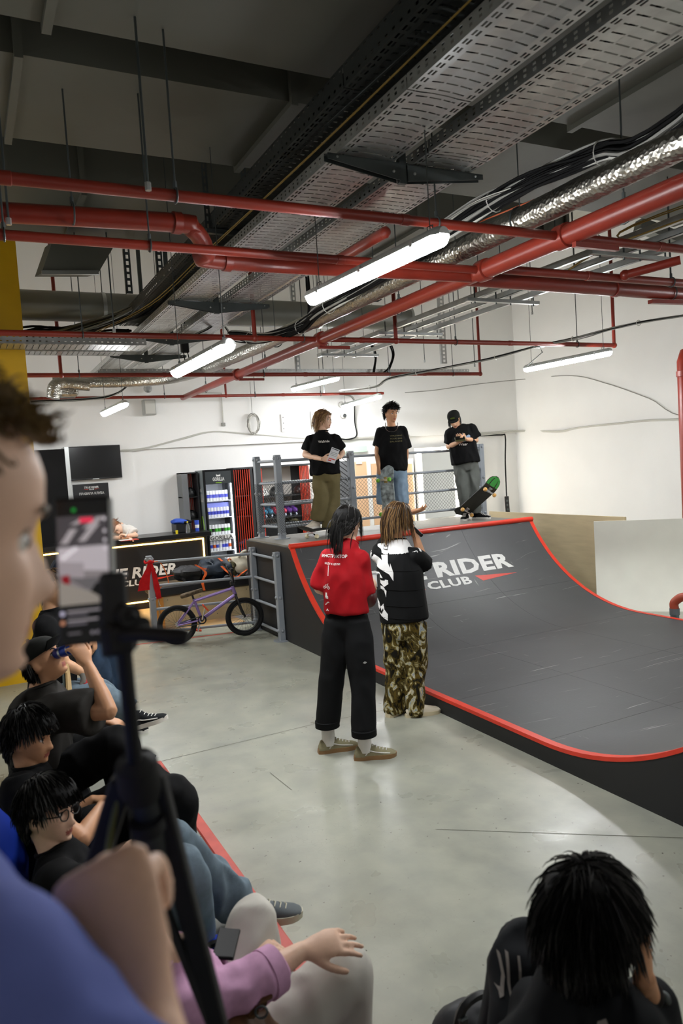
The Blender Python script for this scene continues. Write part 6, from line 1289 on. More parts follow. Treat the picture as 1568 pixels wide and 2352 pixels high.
def print_mat():
    m = M('landscape_print', '#3a3018', .8); nt = m.node_tree; b = nt.nodes['Principled BSDF']; tc = nt.nodes.new('ShaderNodeTexCoord'); mp = nt.nodes.new('ShaderNodeMapping'); mp.inputs['Scale'].default_value = (1, 1, .6); nt.links.new(tc.outputs['Object'], mp.inputs[0]); n = nt.nodes.new('ShaderNodeTexNoise'); n.inputs['Scale'].default_value = 14; n.inputs['Detail'].default_value = 10; n.inputs['Distortion'].default_value = 1.6; nt.links.new(mp.outputs[0], n.inputs['Vector']); r = nt.nodes.new('ShaderNodeValToRGB'); cr_ = r.color_ramp
    for p, c in ((.30, '#0e0c07'), (.42, '#191508'), (.47, '#5a4a18'), (.51, '#2a2410'), (.55, '#8a7d4a'), (.59, '#b9b394'), (.63, '#6d7f8f'), (.68, '#c9b58c')):
        e = cr_.elements.new(p); e.color = (*lin(c), 1)
    cr_.elements.remove(cr_.elements[0]); nt.links.new(n.outputs['Fac'], r.inputs[0]); nt.links.new(r.outputs[0], b.inputs['Base Color']); return m
make_trousers(w2, J, (J['Rs'] - J['Ls']).normalized(), print_mat(), w=.155, d=.12, r=(.092, .076, .072), cuff=1.02, seed=8, fold_amp=.014, freq=8)
ws = make_shirt(w2, J, (J['Rs'] - J['Ls']).normalized(), VB, w=.185, d=.14, sleeve=.2, sr=(.07, .07), hem=D(929, 1424, d), seed=14, fold_amp=.006, neckw=.085, name='vest', collar=True, puff=.02)
make_shirt(w2, J, (J['Rs'] - J['Ls']).normalized(), M('black_tee', '#0f1011', .8), w=.165, d=.12, sleeve=.98, sr=(.07, .082), hem=D(927, 1400, d), seed=15, name='t_shirt', fold_amp=.009)
BR = (J['Rs'] - J['Ls']).normalized()
def vp(px, py): return ((px - 830) / 3.794 / (FPX / d) / .96, -(py - 650) / 3.794 / (FPX / d))   # crop of the photograph -> metres on the back
vc = D(680 + 830 / 3.794, 1140 + 650 / 3.794, d)
def poly(*pts): v = [vp(*p) for p in pts]; return v, [tuple(range(len(v)))]
zy = D(900, 1140 + 484 / 3.794, d).z; me_ = ws.data; me_.materials.append(VW); lo = Vector(w2.location)
for p_ in me_.polygons:   # white yoke sewn across the shoulders
    if p_.center.z + lo.z > zy: p_.material_index = 1
for pc in (poly((650, 480), (710, 505), (775, 545), (762, 500), (825, 490), (832, 560), (850, 600), (852, 562), (882, 640), (882, 712), (845, 655), (800, 635), (690, 590), (655, 545)), poly((690, 650), (750, 645), (770, 670), (790, 700), (835, 705), (838, 740), (800, 768), (760, 735), (720, 745), (700, 790), (688, 700)), poly((732, 755), (790, 765), (822, 800), (818, 855), (800, 800), (735, 780)), poly((720, 880), (745, 905), (760, 950), (790, 915), (800, 965), (832, 1000), (832, 1058), (770, 1030), (735, 990))): project(ws, w2, vc, BR, UP, pc, VW, 'white_print')
project(ws, w2, vc, BR, UP, poly((720, 690), (812, 694), (806, 712), (775, 712)), VB, 'dark_print', .006); project(ws, w2, vc, BR, UP, poly((728, 935), (745, 980), (758, 950), (770, 985), (785, 955), (790, 972), (770, 1010), (740, 990)), VB, 'dark_print', .006)
project(ws, w2, vc, BR, UP, join(poly((780, 405), (790, 425), (810, 425), (818, 405), (820, 452), (779, 450))), M('black_print', '#141414', .5), 'neck_emblem', .007); project(ws, w2, vc, BR, UP, poly((784, 428), (815, 428), (816, 446), (783, 446)), VW, 'neck_emblem', .009)
for py in (628, 790, 930, 1035):   # quilting seams
    m = MB(); bvh = BVHTree.FromPolygons([v.co + Vector(w2.location) for v in ws.data.vertices], [tuple(p.vertices) for p in ws.data.polygons]); n_ = BR.cross(UP); Q = []
    for px in np.linspace(670, 1140, 22):
        u, v = vp(px, py); h = bvh.ray_cast(vc + BR * u + UP * v + n_ * .6, -n_, 1.2)
        if h[0] is not None: Q.append(h[0] + n_ * .002)
    if len(Q) > 3: m.tube(Q, .0028, 4); m.build('seam', M('seam_black', '#050505', .9), w2)
hair_obj(w2, H, HBRN, 420, lambda p, r: r.uniform(.20, .30) if p.z > .02 else r.uniform(.12, .2), 1.2, .0055, region=lambda p: (p.z > .05 or p.y < -.0) and p.z > -.05 and not (abs(p.x) > .05 and p.z < .055 and p.y > -.06) and not (p.y > .07 and p.z < .06), crown=(0, .05, .1), seed=5, off=.008, lift=.0, curl=.16, clear=.001)
for s_, dd_ in (('L', IR * .55 - IF * .3 + IF * .9), ('R', IR * .95 + IF * .25)): a = J[s_ + 'a']; shoe(w2, Vector((a.x, a.y, 0)) - dd_.normalized() * .07, dd_, M('shoe_offwhite', '#cdc4ae', .7), M('sole_offwhite', '#c9bd9c', .6), L=.29, W=.105, lace=False)
t = thing('microphone', 'black microphone held to the speaker\'s mouth', 'microphone', D(962, 1226, d + .05)); a, b = D(968, 1230, d), D(944, 1208, d + .1); m = MB(); m.tube([a, a.lerp(b, .75)], [.014, .016], 12); m.build('handle', BLACK, t, True); m = MB(); m.sphere(b, .026, 12, 9); m.build('grille', STEELD, t, True)

# ------------------------------------------------------------------ three skaters on the deck
d = 9.32
J = dict(neck=D(740, 990, d), hip=D(748, 1086, d), Rs=D(712, 1003, d + .02), Ls=D(769, 1001, d - .02), Re=D(700, 1045, d + .02), Rw=D(738, 1054, d - .18), Le=D(786, 1040, d + .06), Lw=D(780, 1050, d - .12), Rk=D(738, 1142, d - .1), Ra=D(728, 1195, d - .06), Lk=D(763, 1148, d - .02), La=D(757, 1216, d - .04))
g1, H = person('person', 'long-haired skater in a black t-shirt and olive trousers on the deck', (*(J['La'] + J['Ra']).xy / 2, 1.1), D(743, 965, d), IR * .93 - IF * .3, J, 'c', .96, hands=dict(R=dict(dir=IR * .9 - UP * .1 - IF * .2, back=-IF, thumb_side=-1, curl=.4), L=dict(dir=-IR * .4 + UP * .3 - IF * .5, back=IR, thumb_side=-1, curl=.5)), shirt=dict(mat=BLK, w=.185, d=.14, flare=1.04, sleeve=.72, sr=(.07, .078), hem=D(747, 1090, d), seed=21, name='t_shirt'), trousers=dict(mat=M('olive_twill', '#6b6243', .85, var=.12, vs=8), w=.17, d=.12, r=(.092, .088, .098), cuff=.98, seed=22, fold_amp=.016, freq=6), haircol=HWV)
hair_obj(g1, H, HWV, 420, lambda p, r: r.uniform(.10, .17), .9, .006, crown=(.0, .06, .10), seed=7, off=.014, lift=.012, curl=.3, guard=.06)
ts = [x for x in g1.children if x.name.startswith('t_shirt')][0]; project(ts, g1, D(744, 1017, d), IR, UP, text_piece('Wallride', .14, .05, 0, .015), wp, 'lettering')
shoe(g1, J['Ra'] - UP * .095 + IF * .02 + IR * .02, -IR * .6 - IF * .8, M('shoe_cream', '#c9bfae', .7), M('sole_white', '#d9d6cd', .6)); shoe(g1, Vector((J['La'].x, J['La'].y + .02, 1.1)), IR * .5 - IF * .85, BLK, M('sole_white', '#d9d6cd', .6), stripe=SOCK)
t = thing('score_sheet', 'white printed score sheet held by the long-haired skater', 'paper', D(764, 1046, d - .26)); q = [D(762, 1027, d - .24), D(780, 1034, d - .24), D(768, 1065, d - .28), D(749, 1060, d - .28)]; nn = (q[1] - q[0]).cross(q[3] - q[0]).normalized() * .004; m = MB(); m.add([*[p - nn for p in q], *[p + nn for p in q]], [(0, 1, 2, 3), (7, 6, 5, 4), (0, 4, 5, 1), (1, 5, 6, 2), (2, 6, 7, 3), (3, 7, 4, 0)]); m.build('sheet', M('paper_white', '#dcdde0', .6), t)
for k_, (a, b, mt) in enumerate(((.05, .10, BLACK), (.3, .32, STEELD), (.4, .42, STEELD), (.5, .52, STEELD), (.72, .78, RPAINT), (.84, .92, RPAINT))):
    m = MB(); f_ = lambda u, v: q[0].lerp(q[1], u).lerp(q[3].lerp(q[2], u), v) - (nn * 1.4 if nn.dot(IF) > 0 else -nn * 1.4); m.add([f_(.1, a), f_(.9 if k_ < 5 else .5, a), f_(.9 if k_ < 5 else .5, b), f_(.1, b)], [(0, 1, 2, 3)]); m.build('print_line', mt, t, fix=False)
d = 9.75
J = dict(neck=D(899, 980, d), hip=D(900, 1080, d), Rs=D(873, 986, d), Ls=D(926, 984, d + .03), Re=D(866, 1036, d + .03), Rw=D(869, 1070, d - .12), Le=D(932, 1040, d + .08), Lw=D(929, 1072, d + .06), Rk=D(886, 1150, d - .02), Ra=D(888, 1216, d), Lk=D(917, 1150, d - .02), La=D(917, 1214, d + .02))
g2, H = person('person', 'curly-haired skater in a black t-shirt and light denim shorts on the deck', (*(J['La'] + J['Ra']).xy / 2, 1.1), D(898, 950, d), IR * .5 - IF * .85 - UP * .08, J, 'b', .95, hands=dict(R=dict(dir=-UP, back=-IR * .8 - IF * .4, thumb_side=1, curl=.75), L=dict(dir=-UP, back=IR, thumb_side=-1, curl=.4)), shirt=dict(mat=BLK, w=.19, d=.14, sleeve=.78, sr=(.074, .086), hem=D(902, 1082, d), seed=31, name='t_shirt'), trousers=dict(mat=JEANL, w=.175, d=.125, r=(.115, .125, .12), cuff=.12, seed=32, name='denim_shorts', fold_amp=.01), legs_bare=True, haircol=HBLK)
hair_obj(g2, H, HBLK, 380, lambda p, r: r.uniform(.04, .075) if p.z > .03 else .025, .1, .0055, region=lambda p: p.z > .056 - (0 if p.y > .045 else min(.12, (.045 - p.y) * 1.3)) and not (abs(p.x) > .058 and p.z < .02 and p.y > -.03), seed=8, off=.02, lift=.06, curl=.55)
ts = [x for x in g2.children if x.name.startswith('t_shirt')][0]
for k_, s_ in enumerate(('WILDING', 'YOURS BIKE', 'BALANCE')): project(ts, g2, D(908, 1003 + 6.5 * k_, d), IR, UP, text_piece(s_, .16, .05, 0, .0, height=.018), M('faded_gold_print', '#77704f', .7), 'lettering')
m = MB(); P = [D(899 + 14 * math.sin(a), 980 + 10 * math.cos(a) + (2 if math.cos(a) > 0 else -6), d - .10 * (1 if True else 0) - .02 * math.cos(a)) for a in np.linspace(-1.9, 1.9, 22)]; m.tube(P, .005, 6); m.build('necklace', CHR, g2, True)
for s_ in 'LR': a = J[s_ + 'a']; m = MB(); m.cyl((a.x, a.y, 1.13), (a.x, a.y, 1.32), .045, 14); m.build('sock', SOCK, g2, True); shoe(g2, Vector((a.x, a.y, 1.1)) + IF * .07, -IF * .9 + IR * .3, BLK, SOCK, stripe=SOCK)
d = 10.25
J = dict(neck=D(1052, 980, d), hip=D(1070, 1062, d + .02), Rs=D(1032, 988, d), Ls=D(1081, 979, d), Re=D(1030, 1026, d + .05), Rw=D(1050, 1017, d - .22), Le=D(1093, 1011, d + .02), Lw=D(1071, 1009, d - .2), Rk=D(1062, 1121, d - .03), Ra=D(1069, 1176, d), Lk=D(1087, 1120, d - .02), La=D(1094, 1178, d))
g3, H = person('person', 'skater in a black cap and grey trousers looking down at a phone on the deck', (*(J['La'] + J['Ra']).xy / 2, 1.1), D(1043, 963, d - .04), -IF * .85 - IR * .22 - UP * .5, J, 'a', .98, hup=UP - IR * .15, hands=dict(R=dict(dir=IR * .6 + UP * .5 - IF * .4, back=-IF * .6 - UP * .6, thumb_side=1, curl=.6), L=dict(dir=-IR * .8 + UP * .2 - IF * .4, back=-IF * .6 - UP * .6, thumb_side=-1, curl=.6)), shirt=dict(mat=BLK, w=.19, d=.142, flare=1.02, sleeve=.8, sr=(.078, .088), hem=D(1069, 1064, d), seed=41, name='t_shirt'), trousers=dict(mat=M('grey_twill', '#5d605c', .85, var=.1, vs=9), w=.165, d=.12, r=(.088, .074, .07), cuff=1., seed=42), haircol=HBLK)
hair_obj(g3, H, HBLK, 120, .10, 1., .005, region=lambda p: p.z < .03 and p.y < .02 and p.z > -.04, seed=3, off=.008)
def cap_obj(root, H, mat, back=False, tilt=0., logo=None):
    V, F = head_grid(.014, 40, 44, 0., False); keep = [v.z > .030 + .12 * min(0, v.y) for v in V]; m = MB(); m.add([H @ v for v in V], [f for f in F if all(keep[i] for i in f)]); c = m.build('cap', mat, root, True)
    sg = -1 if back else 1; n = 12; A = []; 
    for i in range(n): a = -1.25 + 2.5 * i / (n - 1); A.append(((.074) * math.sin(a), .060 + .040 * math.cos(a), .040)); 
    Bq = []
    for i in range(n): a = -1.25 + 2.5 * i / (n - 1); Bq.append((.082 * math.sin(a) * 1.0, .085 + .088 * math.cos(a), .034 + tilt))
    Vv = [Vector((x, sg * y, z)) for x, y, z in A + Bq] + [Vector((x, sg * y, z - .008)) for x, y, z in A + Bq]; Fv = []
    for i in range(n - 1): Fv += [(i, i + 1, n + i + 1, n + i), (2 * n + i, 3 * n + i, 3 * n + i + 1, 2 * n + i + 1), (n + i, n + i + 1, 3 * n + i + 1, 3 * n + i)]
    m = MB(); m.add([H @ v for v in Vv], Fv); m.build('cap_brim', mat, root, True)
    m = MB(); m.sphere(H @ Vector((0, -.005, .133)), .008, 8, 6); m.build('cap_button', mat, root, True)
    if logo: m = MB(); m.add([H @ Vector((x, .113 - z_ * .35, .062 + z_)) for x, z_ in ((-.03, 0), (.03, 0), (.03, .02), (-.03, .02))], [(0, 1, 2, 3)]); m.build('cap_print', logo, root, fix=False)
cap_obj(g3, H, M('cap_black', '#191a17', .85), logo=M('cap_logo_olive', '#4a5518', .7))
ts = [x for x in g3.children if x.name.startswith('t_shirt')][0]; project(ts, g3, D(1060, 1008, d), IR, UP, ([(-.1, -.02), (-.06, .02), (-.02, .03), (.0, .08), (.03, .03), (.08, .05), (.1, .03), (.08, -.03), (.0, -.05)], [tuple(range(9))]), M('print_blue_grey', '#7f93ad', .6), 'print'); project(ts, g3, D(1060, 1024, d), IR, UP, text_piece('Wear', .12, .06, .3, .0), wp, 'lettering')
for s_, q in (('R', -IF * .8 - IR * .3), ('L', -IF * .6 + IR * .6)): a = J[s_ + 'a']; shoe(g3, Vector((a.x, a.y, 1.1)) - q.normalized() * .06, q, BLK, SOCK)
t = thing('smartphone', 'phone held in both hands by the capped skater on the deck', 'phone', D(1054, 1008, d - .3)); m = MB(); m.box(D(1056, 1009, d - .29), (.14, .012, .075), Matrix.Rotation(math.atan2(IR.y, IR.x), 3, 'Z') @ Matrix.Rotation(-.7, 3, 'X')); m.build('case', M('phone_case_olive', '#3d3a1c', .4), t, bevel=.004); m = MB(); m.box(D(1056, 1006, d - .285), (.12, .004, .06), Matrix.Rotation(math.atan2(IR.y, IR.x), 3, 'Z') @ Matrix.Rotation(-.7, 3, 'X')); m.build('screen', M('tv_screen', '#07080a', .18), t)
# ------------------------------------------------------------------ receptionist behind the counter
d = 11.25
J = dict(neck=D(276, 1208, d), hip=D(296, 1262, d + .35), Rs=D(266, 1216, d), Ls=D(292, 1210, d - .05), Re=D(258, 1236, d - .05), Rw=D(282, 1236, d - .28), Le=D(312, 1230, d - .1), Lw=D(294, 1230, d - .32), Rk=D(285, 1330, d + .3), Ra=D(285, 1395, d + .3), Lk=D(300, 1330, d + .3), La=D(300, 1395, d + .3))
g4, H = person('person', 'receptionist in a white shirt bent over writing on the black counter', (J['hip'].x, J['hip'].y, 0), D(266, 1212, d - .1), IR * .25 - IF * .6 - UP * .75, J, 'c', .95, hup=UP * .5 + -IR * .4, hands=dict(R=dict(dir=IR, back=UP, thumb_side=-1, curl=.5), L=dict(dir=-IR * .8 + UP * .2, back=UP, thumb_side=1, curl=.7)), shirt=dict(mat=M('white_shirt', '#d6d2cb', .8, var=.06, vs=14), w=.17, d=.12, sleeve=.75, sr=(.075, .085), seed=51, hem=D(294, 1255, d + .3)), trousers=dict(mat=BLK), haircol=HBRN)
hair_obj(g4, H, M('hair_auburn', '#7a4a26', .45, var=.3, vs=45), 260, .12, .3, .005, seed=11, flow=lambda p, dd, r: (Vector((0, -.12, .0)) - p).normalized(), off=.01, lift=0); m = MB(); m.sphere(H @ Vector((0, -.13, .02)), .04, 12, 9); m.build('hair_bun', M('hair_auburn', '#7a4a26', .45, var=.3, vs=45), g4, True)
for s_ in 'LR': a = J[s_ + 'a']; shoe(g4, (a.x, a.y, 0), -IF, BLK, SOCK)
t = thing('pen', 'white pen in the receptionist\'s hand', 'pen', D(292, 1226, d - .3)); m = MB(); m.tube([D(297, 1216, d - .35), D(288, 1232, d - .38)], .006, 6); m.build('barrel', WPAINT, t); m = MB(); m.tube([D(288, 1232, d - .38), D(287, 1234, d - .38)], [.005, .001], 6); m.build('tip', BLACK, t)
t = thing('red_folder', 'red sheet under the receptionist\'s hands', 'paper', D(300, 1239, d - .3)); m = MB(); c = at(296, 1240, 'z', 1.075); m.box((c.x, c.y, 1.075), (.25, .2, .008)); m.build('sheet', M('red_paper', '#b8402f', .6), t); m = MB(); m.box((c.x - .05, c.y - .02, 1.081), (.18, .14, .004)); m.build('note', WPAINT, t)
# ------------------------------------------------------------------ the audience on the left
def box_seat(label, c, s_, col=None):
    t = thing('seat_box', label, 'seat', (c[0], c[1], c[2])); m = MB(); m.box2((c[0] - s_[0] / 2, c[1] - s_[1] / 2, c[2]), (c[0] + s_[0] / 2, c[1] + s_[1] / 2, c[2] + s_[2] - .04)); m.build('box', BLACKP, t, bevel=.008); m = MB(); m.box2((c[0] - s_[0] / 2, c[1] - s_[1] / 2, c[2] + s_[2] - .039), (c[0] + s_[0] / 2, c[1] + s_[1] / 2, c[2] + s_[2])); m.build('cushion', M('black_vinyl', '#151517', .45, bump=.05, bs=20), t, bevel=.012)
# standing person in the navy jacket, head behind the phone
d = 5.75
J = dict(neck=D(180, 1262, d), hip=D(205, 1440, d), Rs=D(140, 1288, d - .1), Ls=D(222, 1284, d + .1), Re=D(118, 1375, d - .2), Rw=D(150, 1445, d - .35), Le=D(245, 1370, d), Lw=D(215, 1460, d - .2), Rk=D(222, 1545, d - .1), Ra=D(232, 1650, d - .05), Lk=D(262, 1545, d + .1), La=D(272, 1648, d + .1))
n1, H = person('person', 'standing onlooker in a navy jacket and dark jeans behind the seated audience', (*(J['La'] + J['Ra']).xy / 2, 0), D(182, 1212, d), IR * .6 - IF * .2, J, 'b', 1., hands=dict(R=dict(dir=IR, back=-IF, curl=.6), L=dict(dir=-UP, back=IR, curl=.5)), shirt=dict(mat=M('navy_jacket', '#131c2c', .7, var=.1, vs=12), w=.17, d=.13, sleeve=1.55, sr=(.08, .065), hem=D(200, 1475, d), seed=61, name='jacket'), trousers=dict(mat=JEAND, w=.17, d=.125, r=(.115, .105, .105), cuff=1., seed=62, fold_amp=.013), haircol=HBLK)
hair_obj(n1, H, HBLK, 160, .06, .3, .006, seed=71, off=.012, lift=.02)
for s_ in 'LR': a = J[s_ + 'a']; shoe(n1, (a.x, a.y, 0), IR * .8 - IF * .4, BLK, SOCK)
ts = [x for x in n1.children if x.name.startswith('jacket')][0]; project(ts, n1, D(178, 1478 - 30, d), IR, UP, ([(-.07, -.1), (.07, -.1), (.07, .1), (-.07, .1)], [(0, 1, 2, 3)]), M('grey_tee_print', '#4a4d46', .7, var=.3, vs=40), 'shirt_front')
# seated person with the red glove and the skate shoe
d = 4.95
J = dict(neck=D(118, 1400, d), hip=D(120, 1588, d), Rs=D(100, 1425, d - .15), Ls=D(150, 1420, d + .15), Re=D(150, 1525, d - .12), Rw=D(190, 1545, d - .1), Le=D(180, 1510, d + .1), Lw=D(200, 1550, d + .05), Rk=D(228, 1598, d - .1), Ra=D(316, 1638, d - .05), Lk=D(235, 1590, d + .2), La=D(262, 1700, d + .2))
box_seat('black box seat under the onlooker with the red glove', (*J['hip'].xy, 0), (.4, .42, J['hip'].z - .10))
n2, H = person('person', 'seated onlooker in jeans with a red and grey work glove', (*J['hip'].xy, J['hip'].z - .12), D(122, 1352, d), IR * .9 - IF * .2, J, 'd', 1., hands=dict(R=dict(dir=IR * .5 - UP * .8, back=IR * .6 + UP * .5 - IF * .5, curl=.55, s=1.08), L=dict(dir=IR - UP * .5, back=UP, curl=.5)), shirt=dict(mat=BLK, w=.18, d=.13, sleeve=.6, sr=(.08, .085), seed=63, name='t_shirt'), trousers=dict(mat=JEAN, w=.17, d=.13, r=(.10, .09, .075), cuff=.85, seed=64, fold_amp=.012), haircol=HBRN)
hair_obj(n2, H, HBRN, 160, .06, .3, .006, seed=72, off=.012, lift=.02)
m = MB(); hp = hand_parts(J['Rw'] + nrm(IR * .5 - UP * .8) * .012, IR * .5 - UP * .8, IR * .6 + UP * .5 - IF * .5, 1, 1.2, (.55, .55, .55, .55), (.4, .3)); V, F, N = rem(hp, .006, 2, .4); GLV = M('glove_red', '#b01318', .6); GLG = M('glove_grey', '#77736c', .8)
w0 = J['Rw']; fm = [0 if (Vector(V[f[0]]) - w0).dot(nrm(IR * .5 - UP * .8)) > .06 or (Vector(V[f[0]]) - w0).dot(IR) > .03 else 1 for f in F]; mesh_obj('work_glove', V, F, GLV, n2, fm, [GLV, GLG])
shoe(n2, J['Ra'] - UP * .10 - nrm(IR + UP * .28) * .07, IR + UP * .28 - IF * .1, M('shoe_black_suede', '#15181a', .8), M('sole_white', '#c9c6bd', .6), stripe=SOCK, h=.12); shoe(n2, (J['La'].x, J['La'].y, 0), IR, BLK, SOCK)
# drinking boy in the cap
d = 3.5
J = dict(neck=D(96, 1574, d), hip=D(105, 1775, d + .05), Rs=D(106, 1618, d - .18), Ls=D(118, 1600, d + .16), Re=D(250, 1634, d - .28), Rw=D(203, 1530, d - .14), Le=D(205, 1650, d + .12), Lw=D(228, 1650, d + .1), Rk=D(276, 1712, d - .05), Ra=D(300, 1850, d + .1), Lk=D(255, 1690, d + .3), La=D(290, 1815, d + .35))
box_seat('black box seat under the drinking boy', (J['hip'].x - .02, J['hip'].y, PH), (.42, .45, J['hip'].z - .11 - PH))
n3, H = person('person', 'seated boy in a black cap and dark grey t-shirt drinking from a blue can', (*J['hip'].xy, J['hip'].z - .12), D(99, 1518, d), IR * .86 + UP * .5, J, 'b', .90, hup=UP - IR * .5, voxel=.006, hands=dict(R=dict(dir=UP * .85 - IR * .45 + IF * .1, back=IR * .8 - IF * .6, thumb_side=1, curl=(.5, .5, .55, .6), s=.98), L=dict(dir=IR - UP * .35, back=UP, thumb_side=-1, curl=.45)), shirt=dict(mat=M('charcoal_tee', '#2d2b28', .85, var=.1, vs=16), w=.185, d=.14, sleeve=.78, sr=(.085, .10), seed=65, name='t_shirt', fold_amp=.012, spine=[D(88, 1650, d), D(92, 1720, d)]), trousers=dict(mat=BLK, w=.17, d=.13, r=(.105, .09, .085), seed=66), haircol=HBLK)
hair_obj(n3, H, HBLK, 180, .05, .6, .005, region=lambda p: p.z < .04 and p.z > -.05 and p.y < .0 and not (abs(p.x) > .06 and p.y > -.03), seed=73, off=.008); cap_obj(n3, H, M('cap_black', '#191a17', .85), tilt=.04)
shoe(n3, J['Ra'] - UP * .08, IR, BLK, SOCK); shoe(n3, J['La'] - UP * .08, IR, BLK, SOCK)
t = thing('drink_can', 'blue energy drink can tipped to the drinking boy\'s mouth', 'can', D(147, 1495, d - .03)); a, b = D(128, 1502, d - .02), D(178, 1486, d - .08); m = MB(); m.tube([a, a.lerp(b, .06), a.lerp(b, .94), b], [.021, .026, .026, .022], 18); m.build('body', M('can_blue', '#173a9c', .3, .4, var=.2, vs=20), t, True)
for q0, q1 in ((.25, .33), (.62, .66)): m = MB(); m.tube([a.lerp(b, q0), a.lerp(b, q1)], .0265, 18, caps=False); m.build('silver_print', STEEL, t, True)
m = MB(); m.tube([b, b.lerp(a, -.015)], [.021, .018], 16); m.build('lid', STEEL, t, True)
# boy with fluffy black hair
d = 3.1
J = dict(neck=D(66, 1758, d), hip=D(60, 1960, d + .12), Rs=D(48, 1800, d - .2), Ls=D(92, 1790, d + .16), Re=D(185, 1930, d - .35), Rw=D(238, 1850, d - .12), Le=D(170, 1880, d + .1), Lw=D(215, 1838, d + .12), Rk=D(396, 1835, d - .12), Ra=D(412, 1990, d + .02), Lk=D(350, 1800, d + .2), La=D(345, 1905, d + .3))
beanbag('dark blue bean bag under the boy with fluffy black hair', (*J['hip'].xy, 0), (.36, .36, max(.05, (J['hip'].z - PH - .05) / 2)), BLU)
n4, H = person('person', 'seated boy with fluffy black hair in a black t-shirt, seen in profile', (*J['hip'].xy, J['hip'].z - .12), D(68, 1692, d), IR * .98 - UP * .1 - IF * .1, J, 'b', .94, voxel=.006, hands=dict(R=dict(dir=UP * .4 + IR, back=-IF, curl=.5), L=dict(dir=IR, back=UP, curl=.5)), shirt=dict(mat=BLK, w=.18, d=.13, sleeve=.7, sr=(.08, .09), seed=67, name='t_shirt'), trousers=dict(mat=BLK, w=.17, d=.13, r=(.105, .09, .085), seed=68), haircol=HBLK)
hair_obj(n4, H, HBLK, 900, lambda p, r: r.uniform(.05, .075) if p.z > .03 else r.uniform(.02, .03), .35, .0048, crown=(0, -.04, .11), seed=74, off=.022, lift=.012, curl=.22)
shoe(n4, J['Ra'] - UP * .08 - IR * .08, IF - IR * .1, BLK, SOCK); shoe(n4, J['La'] - UP * .08 - IR * .08, IF - IR * .1, BLK, SOCK)
# boy with glasses and jeans
d = 2.6
J = dict(neck=D(124, 1944, d), hip=D(150, 2130, d + .1), Rs=D(128, 2010, d - .2), Ls=D(170, 1985, d + .16), Re=D(190, 2080, d - .28), Rw=D(255, 1990, d - .12), Le=D(290, 2050, d + .15), Lw=D(350, 2010, d + .1), Rk=D(424, 1998, d - .08), Ra=D(440, 2165, d + .05), Lk=D(378, 1938, d + .15), La=D(555, 2082, d + .42))
beanbag('blue bean bag under the boy with glasses', (*J['hip'].xy, 0), (.36, .38, max(.05, (J['hip'].z - PH - .05) / 2)), BLU)
n5, H = person('person', 'seated boy with black-rimmed glasses, black t-shirt and faded jeans', (*J['hip'].xy, J['hip'].z - .12), D(112, 1862, d), IR * .94 + UP * .02 - IF * .25, J, 'c', .93, hup=UP + IR * .12, voxel=.005, hands=dict(R=dict(dir=IR * .8 + UP * .5, back=-IR * .2 + UP * .6 - IF * .6, thumb_side=1, curl=(.7, .7, .75, .8)), L=dict(dir=IR - UP * .3, back=UP, curl=.5)), shirt=dict(mat=BLK, w=.185, d=.135, sleeve=.75, sr=(.08, .092), seed=69, name='t_shirt'), trousers=dict(mat=JEAN, w=.175, d=.135, r=(.10, .085, .082), cuff=.93, seed=70, fold_amp=.018, freq=7), haircol=HBLK)
hair_obj(n5, H, HBLK, 1150, lambda p, r: r.uniform(.055, .08) if p.z > .03 else r.uniform(.02, .03), .4, .0045, crown=(0, -.05, .11), seed=75, off=.02, lift=.012, curl=.16)
g = H
for sx in (-1, 1):
    m = MB(); m.tube([g @ Vector((sx * (.033 + .024 * math.cos(a)), .098 - .006 * abs(math.cos(a)), .0 + .019 * math.sin(a))) for a in np.linspace(0, 6.28, 22, endpoint=False)], .0022, 5, closed=True); m.tube([g @ Vector((sx * .057, .092, .006)), g @ Vector((sx * .076, .06, .006)), g @ Vector((sx * .082, -.01, .008))], .0022, 5); m.build('glasses_rim', BLACK, n5, True)
m = MB(); m.tube([g @ Vector((-.009, .1, .004)), g @ Vector((0, .108, .008)), g @ Vector((.009, .1, .004))], .002, 5); m.build('glasses_bridge', BLACK, n5, True)
TR = M('trail_grey', '#5d6264', .7)
shoe(n5, J['La'] - UP * .07 - nrm(IR + IF * .15) * .04, IR + IF * .15 - UP * .02, TR, M('sole_cream', '#b9b5a0', .6)); shoe(n5, Vector((J['Ra'].x, J['Ra'].y, max(.15, J['Ra'].z - .09))), IR, TR, M('sole_cream', '#b9b5a0', .6))
t = thing('skateboard_pair', 'two skateboards standing upright between the seated onlookers', 'skateboard', (*D(157, 1590, 4.2).xy, .15)); 
BD = Vector((.2, .98, 0)).normalized(); BE = Vector((.98, -.2, 0)).normalized()
for px, c_ in ((153, M('board_grey', '#55605a', .5)), (160, MAPLE)): m = MB(); m.prism([(-.1, -.3), (-.1, .28), (-.06, .36), (0, .39), (.06, .36), (.1, .28), (.1, -.3)], lambda p: Vector((*D(px, 1600, 4.2).xy, .51 + p[1] * 1.1)) + BD * p[0] - BE * .005, lambda p: Vector((*D(px, 1600, 4.2).xy, .51 + p[1] * 1.1)) + BD * p[0] + BE * .005); m.build('deck', c_, t)
# more bean bags showing between people
for l, c_, r_, mt in (('green bean bag behind the boy with glasses', (-.13, 2.56), (.2, .16, .28), GRN), ('royal blue bean bag at the left edge behind the audience', (-.13, 2.98), (.22, .2, .36), BLU), ('green bean bag between the jeans and the pink shirt', (.42, 2.28), (.24, .22, .13), GRN), ('blue bean bag beside the white trousers', (.62, 2.42), (.2, .16, .10), BLU)): beanbag(l, (*c_, 0), r_, mt)
